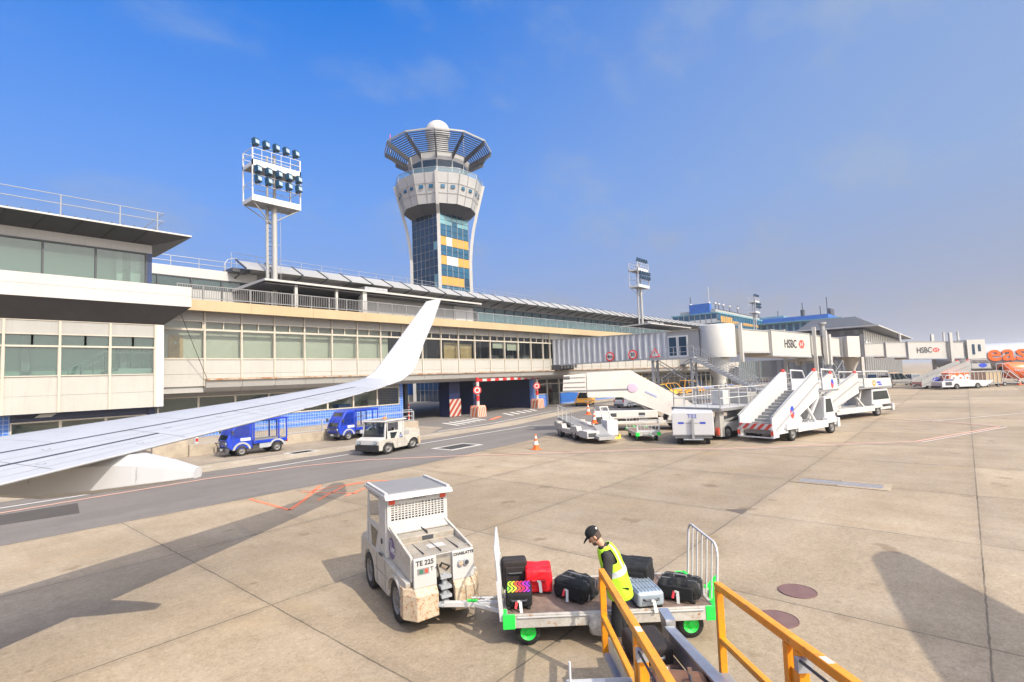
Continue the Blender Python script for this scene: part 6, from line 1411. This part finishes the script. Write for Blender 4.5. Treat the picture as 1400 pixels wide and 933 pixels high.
# ================================================================ baggage cart
def rounded(q, x0, x1, y, z0, z1, r, tube, mat):
    pts = [(x0,y,z0),(x0,y,z1-r)]+[(x0+r-r*math.cos(a_),y,z1-r+r*math.sin(a_)) for a_ in (R(22),R(45),R(68))]+[(x0+r,y,z1),(x1-r,y,z1)]+[(x1-r+r*math.sin(a_),y,z1-r+r*math.cos(a_)) for a_ in (R(22),R(45),R(68))]+[(x1,y,z1-r),(x1,y,z0)]
    q.tube(pts, tube, mat, 7)
def baggage_cart(label, loc, rz, gates=((-1.60,.94),(1.60,.86)), rim=GREENP):
    t = thing('baggage_cart', label, 'baggage cart', loc, rz, 'flat baggage carts with green corners')
    Lh, Wh = 1.58, .70; zd = .50
    q = MB(); q.box(-Lh+.06,Lh-.06,-Wh+.05,Wh-.05,zd-.05,zd-.012,PLY); q.build('deck', t)
    q = MB()
    for s in (-1,1): q.box(-Lh,Lh,*sorted((s*Wh,s*(Wh-.05))),zd-.19,zd,DIRTYW); q.box(-Lh+.2,Lh-.2,*sorted((s*(Wh+.004),s*(Wh+.018))),zd-.05,zd-.025,WHITE)
    for s in (-1,1): q.box(*sorted((s*Lh,s*(Lh-.06))),-Wh+.051,Wh-.051,zd-.19,zd,DIRTYW)
    q.box(-Lh+.061,Lh-.061,-.10,.10,zd-.18,zd-.06,GREYP); q.build('frame', t, bevel=.008)
    for sx in (-1,1):
        for sy in (-1,1):
            q = MB(); q.box(*sorted((sx*(Lh+.012),sx*(Lh-.17))),*sorted((sy*(Wh+.012),sy*(Wh-.02))),zd-.20,zd+.012,rim); q.box(*sorted((sx*(Lh+.012),sx*(Lh-.05))),*sorted((sy*(Wh-.021),sy*(Wh-.20))),zd-.20,zd+.012,rim); q.build('green_corner', t, bevel=.012)
            wheel_part(t, (sx*1.22, sy*.52, .195), .195, .13, 'y', rim, sy)
    for sx, (gx, gh) in zip((-1,1), gates):
        q = MB()
        M = Matrix.Rotation(R(90), 4, 'Z')
        qq = MB(); rounded(qq, -.62, .62, 0, zd, zd+gh, .16, .020, CLEAN)
        for k in range(1,6): qq.cyl((-.62+k*1.24/6,0,zd),(-.62+k*1.24/6,0,zd+gh-.01),.013,CLEAN,n=7)
        if sx < 0:
            for y_ in (-.62,.62): qq.box(y_-.045,y_+.045,-.03,.03,zd-.1,zd+gh*.5,CLEAN)
            qq.cyl((-.62,0,zd+gh*.55),(.62,0,zd+gh*.55),.016,CLEAN,n=7); qq.box(-.62,.62,-.012,.012,zd+.02,zd+.14,CLEAN)
        go = qq.build('end_gate', t); go.data.transform(M); go.location = (gx*.985,0,0); go.rotation_euler[1] = R(4*sx)
    q = MB(); q.beam((-Lh,0,.38),(-Lh-.95,0,.42),.09,.07,WHITE); q.beam((-Lh,-.3,.38),(-Lh-.5,0,.40),.05,.05,WHITE); q.beam((-Lh,.3,.38),(-Lh-.5,0,.40),.05,.05,WHITE); q.beam((-Lh-.42,0,.452),(-Lh-.58,0,.458),.07,.012,rim); q.lathe([(.035,-.02),(.075,-.02),(.075,.02),(.035,.02),(.035,-.02)],(-Lh-1.0,0,.42),GSTEEL,14,False); q.tube([(-Lh-.15,0,.47),(-Lh-.15,-.08,.52),(-Lh-.5,-.08,.53),(-Lh-.5,0,.47)],.012,CLEAN,6); q.build('draw_bar', t, bevel=.008)
    q = MB(); q.box(Lh,Lh+.16,-.06,.06,zd-.16,zd-.04,DIRTYW); q.beam((Lh+.12,-.07,zd-.1),(Lh+.30,-.07,zd-.12),.05,.20,rim); q.beam((Lh+.12,.07,zd-.1),(Lh+.30,.07,zd-.06),.05,.20,rim); q.cyl((Lh+.24,-.1,zd-.1),(Lh+.24,.14,zd-.02),.03,rim); q.beam((Lh+.2,.09,zd),(Lh+.36,.16,zd+.1),.04,.05,rim); q.build('rear_coupling', t)
    return t
cart = baggage_cart('flat baggage cart loaded with suitcases, hitched to the big tractor in the foreground', (7.46,4.69,0), R(-48.4))
c2 = baggage_cart('empty flat baggage cart with bright green front parked between belt loader and box trailer', (29.4,15.1,0), R(219.5+180), gates=((-1.55,.72),(1.55,.72)))
for o in kids(c2):
    if o.name.startswith('draw_bar'): pass
text('lettering', 'EA', .10, GREYINK, c2, face_M((-1.597,.22,.42),(0,-1,0),(0,0,1)), .003); text('lettering', '108147', .10, GREYINK, c2, face_M((-1.597,-.12,.42),(0,-1,0),(0,0,1)), .003)
t = thing('plastic_sack', 'clear crumpled plastic sack hanging on the near edge of the loaded cart', 'bag', (7.03,4.02,.20), R(-48.4))
q = MB(); rings = []
for k, (z, wx, wy) in enumerate(((0,.05,.03),(.03,.14,.07),(.16,.165,.09),(.28,.15,.07),(.33,.14,.05))): rings.append([(wx*math.cos(a_)*(1+.14*math.sin(5*a_+k)), wy*math.sin(a_)*(1+.18*math.cos(4*a_+2*k)), z) for a_ in [2*math.pi*j/18 for j in range(18)]])
q.loft(rings, paint('milky_plastic',(.60,.55,.48),.25,var=.3,scale=9,bump=.8), True); q.build('sack', t)
t.location = (6.83, 4.36, .16)

# ================================================================ luggage
def luggage(name, label, cat, x, y, z, rz, sx, sy, sz, mat, bev=.05, handle='top', tagc=True, ridges=0, ry=0, pocket=True, wheels=True, trim=DARK, group='suitcases on the baggage cart', tagw=True, soft=0.0):
    t = thing(name, label, cat, (x,y,z), rz, group)
    q = MB(); q.box(-sx/2,sx/2,-sy/2,sy/2,.025,sz,mat)
    sh = q.build('shell', t, bevel=bev, seg=4)
    if soft:
        s1_ = sh.modifiers.new('subdivision','SUBSURF'); s1_.subdivision_type = 'SIMPLE'; s1_.levels = 3; s1_.render_levels = 3
        dp = sh.modifiers.new('sag','DISPLACE'); dp.texture = SAGTX; dp.strength = soft; dp.mid_level = .5; dp.texture_coords = 'GLOBAL'
    q = MB()
    if pocket:
        q.box(-sx*.38,sx*.38,-sy/2-.025,-sy/2+.01,sz*.12,sz*.80,mat); q.build('front_pocket', t, bevel=.02, seg=3)
    q = MB(); e = .004
    for f in (.30,.70):
        a = -sy/2+sy*f; pts = [(-sx/2-e,a,.06),(-sx/2-e,a,sz-.06)]
        q.box(-sx/2-e,sx/2+e,a-.005,a+.005,sz*.08,sz*.92,trim); q.box(-sx*.43,sx*.43,a-.005,a+.005,sz-.01,sz+e,trim)
    q.build('zip_seam', t)
    if ridges:
        q = MB()
        for k in range(ridges): xx = -sx*.40+sx*.80*k/(ridges-1); q.box(xx-.012,xx+.012,-sy*.44,sy*.44,sz-.01,sz+.010,mat)
        q.build('ridge', t, bevel=.006)
    q = MB()
    if handle == 'top': q.tube([(-.10,0,sz-.01),(-.09,0,sz+.035),(.09,0,sz+.035),(.10,0,sz-.01)],.014,trim,7)
    else: q.tube([(-.12,-sy/2+.01,sz*.58),(-.10,-sy/2-.045,sz*.60),(.10,-sy/2-.045,sz*.60),(.12,-sy/2+.01,sz*.58)],.015,trim,7)
    q.build('handle', t)
    if wheels:
        for s in (-1,1):
            for u_ in (-1,1): q = MB(); q.cyl((s*sx*.38-.02,u_*sy*.42,.028),(s*sx*.38+.02,u_*sy*.42,.028),.028,BLACK,n=10); q.build('castor', t)
    if tagc:
        q = MB(); yy = -sy/2-.055; q.beam((.02,yy,sz*.62),(.035,yy-.03,sz*.62-.17),.045,.004,TAG,up=(0,1,0)); q.box(-.02,.02,yy-.012,yy-.004,sz*.62-.02,sz*.62+.01,TAG)
        q.build('airline_tag', t)
        if tagw: q = MB(); q.beam((-.03,yy,sz*.6),(-.05,yy-.02,sz*.6-.10),.035,.004,TAGR,up=(0,1,0)); q.build('red_tag', t)
    return t
SAGTX = bpy.data.textures.new('sagging_fabric','CLOUDS'); SAGTX.noise_scale = .16; SAGTX.noise_depth = 1
CR = R(-48.4); ZD = .49
luggage('suitcase', 'plain dark brown suitcase standing behind the rainbow patterned one', 'suitcase', 6.84,6.00,ZD, CR+.06, .42,.30,.46, BAGBRN, .045, 'front', False)
rb = luggage('suitcase', 'black suitcase with rainbow wave stripes on its lid, at the left end of the cart', 'suitcase', 6.36,5.50,ZD, CR-.03, .40,.48,.26, BAGBLK, .055, 'front', True, pocket=False)
# rainbow lid: wavy coloured stripes
m, n, b = newmat('rainbow_stripes'); co = ocoord(n)
sp = n.nodes.new('ShaderNodeSeparateXYZ'); n.links.new(co, sp.inputs[0])
def mth(op, a, c=None):
    x = n.nodes.new('ShaderNodeMath'); x.operation = op
    for i, s in ((0,a),(1,c)):
        if s is None: continue
        if hasattr(s,'links'): n.links.new(s, x.inputs[i])
        else: x.inputs[i].default_value = s
    return x.outputs[0]
wv = mth('ADD', sp.outputs[0], mth('MULTIPLY', mth('SINE', mth('MULTIPLY', sp.outputs[1], 17.0)), .035))
hue = ramp(n, mth('MULTIPLY', mth('ADD', wv, .20), 2.5), .0, 1.0, (.20,.85,.03,1), (.16,.03,.70,1))
cr = [x for x in n.nodes if x.type == 'VALTORGB'][-1].color_ramp
for p_, c_ in ((.28,(.70,.80,.02,1)),(.45,(.90,.10,.02,1)),(.62,(.80,.02,.05,1)),(.80,(.45,.03,.45,1))): e = cr.elements.new(p_); e.color = c_
st = mth('GREATER_THAN', mth('FRACT', mth('MULTIPLY', wv, 17.0)), .45)
n.links.new(mixc(n, st, (.03,.02,.03), hue), b.inputs['Base Color']); b.inputs['Roughness'].default_value = .4
q = MB(); q.box(-.175,.175,-.215,.20,.255,.266,m); q.build('patterned_lid', rb, bevel=.004)
luggage('suitcase', 'bright red soft suitcase near the left end of the cart', 'suitcase', 6.98,5.60,ZD, CR-.05, .42,.46,.38, BAGRED, .04, 'front', True, soft=.05, tagw=False, pocket=False, trim=paint('dark_red_trim',(.35,.008,.01),.6))
q = MB(); q.lathe([(.15,0),(.15,.008),(.135,.008),(.135,0)],(0,0,0),paint('brass_ring',(.6,.35,.12),.4),24,False); o = q.build('oval_badge', [x for x in bpy.data.objects if x.get('label','').startswith('bright red soft')][0]); o.data.transform(face_M((-.01,-.213,.215),(1,0,0),(0,0,1)) @ Matrix.Diagonal((.75,.42,1,1)))
luggage('travel_bag', 'black soft travel bag lying left of the worker', 'travel bag', 7.10,4.93,ZD, CR-.75, .60,.44,.31, BAGBLK, .08, 'top', True, trim=GREYP, soft=.09)
luggage('suitcase', 'tall black suitcase behind the silver ridged one', 'suitcase', 8.00,4.40,ZD, CR-.42, .56,.58,.40, BAGBLK, .035, 'front', True, tagw=False, soft=.05)
luggage('suitcase', 'silver ridged hard suitcase lying right of the worker', 'suitcase', 7.56,4.00,ZD, CR+.12, .42,.58,.24, BAGSIL, .05, 'front', True, ridges=7, pocket=False, tagw=False)
luggage('travel_bag', 'black rounded travel bag at the right end of the cart beside the end gate', 'travel bag', 8.05,3.62,ZD, CR-.55, .62,.48,.29, BAGBLK, .10, 'top', True, trim=GREYP, soft=.10)

# ================================================================ near belt loader (x away from the aircraft, y forward)
t = thing('belt_loader', 'near belt loader with orange handrails and a brown belt rising towards the camera', 'belt loader', (0,0,0), FA)
def zb(L_): return .62+(6.95-L_)*.165
q = MB(); q.raw([(7.0,-1.72,zb(7.0)),(7.0,-1.13,zb(7.0)),(1.2,-1.13,zb(1.2)),(1.2,-1.72,zb(1.2)),(7.0,-1.72,zb(7.0)-.1),(7.0,-1.13,zb(7.0)-.1),(1.2,-1.13,zb(1.2)-.1),(1.2,-1.72,zb(1.2)-.1)], [(0,1,2,3),(7,6,5,4),(0,4,5,1)], BELT)
for k in range(44): L_ = 6.95-k*.13; q.box(L_-.006,L_+.006,-1.71,-1.14,zb(L_)-.002,zb(L_)+.005,DARK)
q.build('belt', t)
q = MB(); q.beam((6.85,-1.09,zb(6.85)-.06),(1.2,-1.09,zb(1.2)-.06),.05,.22,ALU); q.beam((6.85,-1.06,zb(6.85)-.16),(1.2,-1.06,zb(1.2)-.16),.10,.05,GSTEEL); q.build('side_frame', t)
q = MB(); q.beam((6.55,-1.77,zb(6.55)+.10),(1.2,-1.77,zb(1.2)+.10),.06,.22,ALU); q.beam((6.55,-1.76,zb(6.55)+.235),(1.2,-1.76,zb(1.2)+.235),.12,.03,ALU)
q.raw([(6.95,-1.74,.98),(6.62,-1.74,.98),(6.60,-1.76,.62),(6.80,-1.76,.66),(6.95,-1.86,.98),(6.62,-1.86,.98),(6.60,-1.84,.62),(6.80,-1.84,.66)],[(0,1,2,3),(7,6,5,4),(0,4,5,1),(0,3,7,4),(1,5,6,2)],ALU); q.build('side_frame', t)
def rail(y, L0, z0, slope, mid, zbot, L_mid, wd=.075, extra=None):
    zr = lambda L_: z0+(L0-L_)*slope
    q = MB(); q.beam((L0+wd/2,y,zr(L0)),(1.6,y,zr(1.6)),wd,wd,ORANGE); q.build('top_rail', t, bevel=.008)
    q = MB(); q.beam((L0-.04,y,zr(L0)-mid),(1.6,y,zr(1.6)-mid),wd*.85,wd*.85,ORANGE); q.build('middle_rail', t, bevel=.008)
    q = MB(); q.box(L0-wd/2,L0+wd/2,y-wd/2,y+wd/2,zbot,zr(L0)-wd/2,ORANGE); q.build('post', t, bevel=.006)
    for a in L_mid:
        q = MB(); q.box(a-wd/2,a+wd/2,y-wd/2-.005,y+wd/2+.005,zbot+.3,zr(a)-wd*.5,ORANGE); q.box(a-.21,a-.13,y-wd/2-.005,y+wd/2+.005,zbot+.3,zr(a-.17)-wd*.5,ORANGE); q.box(a-.131,a-wd/2+.001,y-.02,y+.02,zbot+.3,zr(a)-.2,ORANGE); q.build('post', t, bevel=.006)
    q = MB(); q.cyl((L_mid[0]-.25,y+.05,zr(L_mid[0]-.25)-.08),(1.6,y+.05,zr(1.6)-.10),.012,DARK,n=6); q.box(L_mid[0]-.26,L_mid[0]-.20,y-.04,y+.07,zr(L_mid[0])-.14,zr(L_mid[0])-.04,GSTEEL); q.build('cable', t)
    for L_ in (L0-.5, L0-1.15, L0-2.0): q = MB(); q.beam((L_,y,zr(L_)+wd/2+.001),(L_-.12,y,zr(L_-.12)+wd/2+.001),wd*.7,.004,TAG); q.build('tape', t)
rail(-1.05, 7.0, 1.43, .10, .56, .42, (5.0,2.9)); rail(-2.18, 6.0, 1.60, .118, .56, .55, (4.48,2.6))
q = MB(); q.box(1.0,6.6,-1.70,-1.12,.34,.52,GREYP); q.box(.8,4.6,-1.9,-.45,.40,.85,WHITE); q.box(1.2,6.0,-2.24,-1.85,.62,.70,GREYP); q.box(2.6,5.0,-1.0,-.05,.35,.80,WHITE); q.box(2.6,5.12,-1.0,-.38,.801,1.17,WHITE); q.build('chassis', t, bevel=.02)
q = MB(); q.cyl((4.95,-.60,1.171),(4.95,-.60,1.185),.055,paint('brass_cap',(.5,.38,.18),.4),n=18); q.cyl((5.04,-.42,1.171),(5.04,-.42,1.36),.012,CLEAN,n=7); q.box(4.6,5.08,-.98,-.75,1.171,1.178,GREYL); q.build('cover_fitting', t)
for wx in (1.6,4.2):
    for wy in (-1.85,-.25): wheel_part(t, (wx,wy,.36), .36, .22, 'y', GREYP)
bt = thing('suitcase', 'brown black suitcase riding up the belt beside the orange rail', 'suitcase', (F_*6.30+A_*1.42+Vector((0,0,zb(6.30)+.01))).to_tuple(), FA+R(96), 'luggage on the rising belt'); bt.rotation_euler[1] = 0
q = MB(); q.box(-.22,.22,-.28,.28,.0,.22,BAGBRN); q.build('shell', bt, bevel=.05, seg=4)
q = MB(); q.tube([(-.10,.275,.12),(-.08,.33,.13),(.08,.33,.13),(.10,.275,.12)],.014,GREYP,7); q.build('handle', bt)
q = MB(); q.beam((.12,.30,.20),(.16,.33,.03),.07,.004,TAG,up=(0,1,0)); q.build('airline_tag', bt); q = MB(); q.beam((-.02,.31,.12),(-.03,.34,.0),.04,.004,TAGR,up=(0,1,0)); q.build('red_tag', bt)
p = F_*4.95+A_*1.42
b2 = thing('travel_bag', 'brown soft travel bag higher up the belt', 'travel bag', (p.x,p.y,zb(4.95)+.005), FA+R(78), 'luggage on the rising belt')
q = MB(); q.box(-.26,.26,-.38,.38,0,.17,paint('brown_leather',(.17,.085,.045),.6,var=.25,scale=6,bump=.3)); q.build('shell', b2, bevel=.06, seg=4)
q = MB()
for k in (-.1,.1): q.box(k-.02,k+.02,-.386,.386,.02,.176,BELT)
q.tube([(-.09,-.2,.16),(-.08,-.12,.24),(-.08,.12,.24),(-.09,.2,.16)],.012,DARK,6); q.build('strap', b2)
q = MB(); q.box(.1,.2,-.35,-.2,.172,.18,TAG); q.box(-.22,-.12,.2,.36,.172,.2,TAGR); q.build('airline_tag', b2)
p = F_*4.35+A_*1.5
b3 = thing('travel_bag', 'orange bag on the belt cut off by the bottom edge', 'travel bag', (p.x,p.y,zb(4.35)), FA+R(60), 'luggage on the rising belt')
q = MB(); q.box(-.22,.22,-.28,.28,0,.2,TAXI); q.build('shell', b3, bevel=.06, seg=4); q = MB(); q.tube([(-.08,0,.19),(-.07,0,.25),(.07,0,.25),(.08,0,.19)],.012,DARK,6); q.build('handle', b3)

# ================================================================ the worker
def skin(name, verts, edges, radii, mat, parent, sub=2, root=0, flat=None):
    me = bpy.data.meshes.new(name); me.from_pydata(verts, edges, []); o = bpy.data.objects.new(name, me); COL.objects.link(o); o.parent = parent
    me.materials.append(mat)
    m_ = o.modifiers.new('skin', 'SKIN'); m_.use_smooth_shade = True; m_.branch_smoothing = .4
    if not me.skin_vertices: 
        me.attributes.new('skin_vertices', 'FLOAT', 'POINT') if False else None
    sv = me.skin_vertices[0].data
    for i, r_ in enumerate(radii):
        sv[i].radius = r_ if isinstance(r_, tuple) else (r_, r_); sv[i].use_root = (i == root)
    s_ = o.modifiers.new('subdivision', 'SUBSURF'); s_.levels = sub; s_.render_levels = sub
    return o
def chain(n0, k): return [(n0+i, n0+i+1) for i in range(k-1)]
WK = thing('person', 'worker in yellow hi-vis vest, dark sweater and black cap looking down beside the cart', 'person', (6.84,4.03,0), R(122))
pel = (-.02,0,.94)
# body (skin): pelvis, spine, neck, head, arms, legs in one mesh
V = [pel,(.035,0,1.13),(.115,0,1.35),(.175,0,1.475),(.225,0,1.545),(.27,0,1.61),   # 0-5 spine, neck, head base
     (.12,.19,1.41),(.13,.25,1.15),(.22,.24,.92),(.12,-.19,1.41),(.14,-.24,1.15),(.25,-.22,.93),   # arms 6-11
     (-.02,.10,.90),(.05,.12,.50),(.0,.12,.09),(-.02,-.10,.90),(-.01,-.12,.50),(-.06,-.12,.09),(.14,.13,.045),(.08,-.13,.045)]
E_ = [(0,1),(1,2),(2,3),(3,4),(4,5),(2,6),(6,7),(7,8),(2,9),(9,10),(10,11),(0,12),(12,13),(13,14),(0,15),(15,16),(16,17),(14,18),(17,19)]
rad = [(.12,.15),(.12,.15),(.11,.15),.06,.062,.068,.06,.044,.032,.06,.044,.032,.085,.055,.042,.085,.055,.042,.035,.035]
body = skin('body', V, E_, rad, SKIN, WK)
# head with face features
Mh = Matrix.Translation((.305,0,1.645)) @ Matrix.Rotation(R(40), 4, 'Y')
q = MB(); rings = []
for z, rx, ry, ox in ((-.125,.035,.035,.035),(-.11,.055,.048,.035),(-.08,.072,.060,.025),(-.04,.086,.070,.012),(0,.096,.076,.004),(.04,.099,.078,0),(.075,.090,.074,-.004),(.105,.062,.054,-.006),(.118,.02,.02,-.006)):
    rings.append([(ox+rx*math.cos(a_), ry*math.sin(a_), z) for a_ in [2*math.pi*k/20 for k in range(20)]])
q.loft(rings, SKIN, True)
q.ball((.102,0,-.03),(.022,.014,.024),SKIN,6,8); q.ball((.090,0,-.012),(.014,.010,.03),SKIN,6,8); q.ball((.082,0,-.105),(.022,.025,.018),SKIN,6,8)
for s in (-1,1): q.ball((-.005,s*.078,-.02),(.020,.010,.032),SKIN,6,8)
hd = q.build('head', WK); hd.data.transform(Mh)
q = MB()
for s in (-1,1): q.ball((.088,s*.032,.005),(.010,.014,.009),TAG,6,8); q.ball((.096,s*.032,.004),(.005,.007,.007),BLKINK,5,6); q.box(.082,.096,s*.032-.02,s*.032+.02,.020,.026,CLOTHB)
q.box(.074,.093,-.024,.024,-.078,-.072,paint('lips',(.32,.12,.09),.5)); o = q.build('face', hd); o.data.transform(Mh)
q = MB(); rings = []
for z, rx, ry in ((.022,.104,.083),(.05,.108,.087),(.085,.102,.083),(.115,.080,.068),(.135,.040,.036),(.138,.005,.005)): rings.append([(-.004+rx*math.cos(a_), ry*math.sin(a_), z) for a_ in [2*math.pi*k/22 for k in range(22)]])
q.loft(rings, CLOTHB, True); q.loft([[(.085,-.070,.030),(.085,.070,.030),(.085,.070,.042),(.085,-.070,.042)],[(.15,-.062,.018),(.15,.062,.018),(.15,.062,.030),(.15,-.062,.030)],[(.188,-.03,.004),(.188,.03,.004),(.188,.03,.014),(.188,-.03,.014)]], CLOTHB, True)
cap = q.build('cap', WK); cap.data.transform(Mh)
q = MB(); q.ball((-.095,.03,.06),(.016,.025,.02),TAG,5,8); q.ball((0,0,.139),(.008,.008,.006),CLOTHB,5,6); o = q.build('cap_mark', cap); o.data.transform(Mh)
q = MB(); rings = []
for z, rx, ry in ((-.07,.078,.072),(-.03,.088,.078),(.01,.098,.081),(.03,.101,.082)): rings.append([(-.012+rx*.93*math.cos(a_), ry*math.sin(a_), z) for a_ in [R(70+220*k/15) for k in range(16)]])
q.loft(rings, paint('short_hair',(.06,.04,.03),.8), True, False); o = q.build('hair', WK); o.data.transform(Mh)
q = MB(); q.loft([[(ox+rx*1.02*math.cos(a_), ry*1.03*math.sin(a_), z) for a_ in [R(-88+176*k/15) for k in range(16)]] for z, rx, ry, ox in ((-.127,.034,.034,.035),(-.112,.057,.049,.035),(-.085,.073,.061,.026),(-.068,.078,.065,.02))], paint('short_beard',(.10,.06,.045),.8,var=.3,scale=30), True, False); o = q.build('beard', WK); o.data.transform(Mh)
# clothes
sw = skin('sweater', [(-.01,0,.99),(.04,0,1.14),(.115,0,1.35),(.165,0,1.465),(.215,0,1.535),(.12,.20,1.41),(.13,.26,1.15),(.21,.247,.95),(.12,-.20,1.41),(.14,-.25,1.15),(.235,-.227,.96)], [(0,1),(1,2),(2,3),(3,4),(2,5),(5,6),(6,7),(2,8),(8,9),(9,10)], [(.135,.165),(.14,.17),(.13,.165),.080,.075,.088,.066,.048,.088,.066,.048], CLOTHG, WK, 2)
tr = skin('trousers', [(-.02,0,.97),(-.02,.10,.88),(.05,.12,.50),(.0,.12,.10),(-.02,-.10,.88),(-.01,-.12,.50),(-.06,-.12,.10)], [(0,1),(1,2),(2,3),(0,4),(4,5),(5,6)], [(.13,.16),.11,.078,.066,.11,.078,.066], CLOTHB, WK, 2)
for s, x in ((1,.04),(-1,-.02)):
    q = MB(); q.loft([[(x-.11,s*.12-.04,0),(x-.11,s*.12+.04,0),(x-.11,s*.12+.04,.09),(x-.11,s*.12-.04,.09)],[(x+.03,s*.12-.048,0),(x+.03,s*.12+.048,0),(x+.03,s*.12+.04,.10),(x+.03,s*.12-.04,.10)],[(x+.17,s*.12-.035,0),(x+.17,s*.12+.035,0),(x+.17,s*.12+.03,.05),(x+.17,s*.12-.03,.05)]], BLACK, True); q.build('shoe', WK, bevel=.015)
# vest: loft along the spine, open at the arms
q = MB()
def vring(c, rx, ry, tilt, n=28): 
    M_ = Matrix.Translation(c) @ Matrix.Rotation(R(tilt), 4, 'Y'); return [tuple(M_ @ Vector((rx*math.copysign(abs(math.cos(a_))**.85, math.cos(a_)), ry*math.copysign(abs(math.sin(a_))**.85, math.sin(a_)), 0))) for a_ in [2*math.pi*k/n for k in range(n)]]
spine = [((-.035,0,.80),.175,.215,6),((-.022,0,.92),.170,.207,9),((.012,0,1.05),.163,.20,14),((.030,0,1.115),.161,.198,16),((.050,0,1.185),.159,.196,18),((.083,0,1.285),.152,.187,21),((.118,0,1.385),.138,.176,24),((.148,0,1.455),.114,.148,26),((.170,0,1.497),.090,.105,26)]
rings = [vring(*s) for s in spine]
nr = len(rings[0]); vs = [p for r_ in rings for p in r_]
for i in range(len(rings)-1):
    for k in range(nr):
        ang = 360*(k+.5)/nr
        if i >= 5 and i < 7 and (min(abs(ang-90), abs(ang-270)) < 33): continue
        mt = REFLECT if i == 3 or (i > 3 and 24 < abs(180-ang) < 38) else HIVIS
        q.face([vs[i*nr+k], vs[i*nr+(k+1)%nr], vs[(i+1)*nr+(k+1)%nr], vs[(i+1)*nr+k]], mt, True)
vest = q.build('hi_vis_vest', WK)
wd_ = vest.modifiers.new('weld','WELD'); wd_.merge_threshold = .0005
so = vest.modifiers.new('thickness','SOLIDIFY'); so.thickness = .012; so.offset = 1
sb = vest.modifiers.new('subdivision','SUBSURF'); sb.levels = 2; sb.render_levels = 2
tx = bpy.data.textures.new('cloth_folds','CLOUDS'); tx.noise_scale = .13; tx.noise_depth = 2
for o_, st_ in ((vest,.030),(sw,.030),(tr,.035)):
    dp = o_.modifiers.new('folds','DISPLACE'); dp.texture = tx; dp.strength = st_; dp.mid_level = .45; dp.texture_coords = 'LOCAL'
# hands: palm, four unequal fingers and a thumb, curled
def hand(c, d, s):
    M_ = Matrix.Translation(c) @ Matrix.Rotation(R(62), 4, 'Y') 
    q = MB()
    q.loft([[(0,-.028,-.014),(0,.028,-.014),(0,.028,.014),(0,-.028,.014)],[(.05,-.041,-.014),(.05,.041,-.014),(.05,.041,.015),(.05,-.041,.015)],[(.092,-.040,-.012),(.092,.040,-.012),(.092,.040,.012),(.092,-.040,.012)]], SKIN, True)
    for k, ln in enumerate((.068,.078,.072,.056)):
        y = (-.031+.0205*k)*s*-1; a = Vector((.088,y,0)); b_ = a+Vector((ln*.5,0,-.012)); c_ = b_+Vector((ln*.28,0,-.024)); e = c_+Vector((ln*.08,0,-.022))
        q.tube([a,b_,c_,e],.0092,SKIN,8); q.ball(e,(.009,.009,.009),SKIN,5,8)
    q.tube([Vector((.028,-s*-.036,0)),Vector((.055,s*.062,-.012)),Vector((.088,s*.066,-.030))],.0105,SKIN,8); q.ball((.088,s*.066,-.030),(.0105,.0105,.0105),SKIN,5,8)
    o = q.build('hand', WK); o.data.transform(M_)
    o.modifiers.new('smooth','SUBSURF').render_levels = 1
hand((.215,.243,.93), 0, -1); hand((.245,-.222,.94), 0, 1)
# ================================================================ thin summer haze over the whole airfield
hz = bpy.data.materials.new('haze_air'); hz.use_nodes = True; n = hz.node_tree; n.nodes.clear()
o_ = n.nodes.new('ShaderNodeOutputMaterial'); pv = n.nodes.new('ShaderNodeVolumePrincipled')
pv.inputs['Color'].default_value = (.86,.88,.92,1); pv.inputs['Density'].default_value = .00045; pv.inputs['Anisotropy'].default_value = .2
n.links.new(pv.outputs[0], o_.inputs['Volume'])
q = MB(); q.box(-2700,2700,-2700,2700,-1,62,hz); hb = q.build('haze'); hb['kind'] = 'stuff'
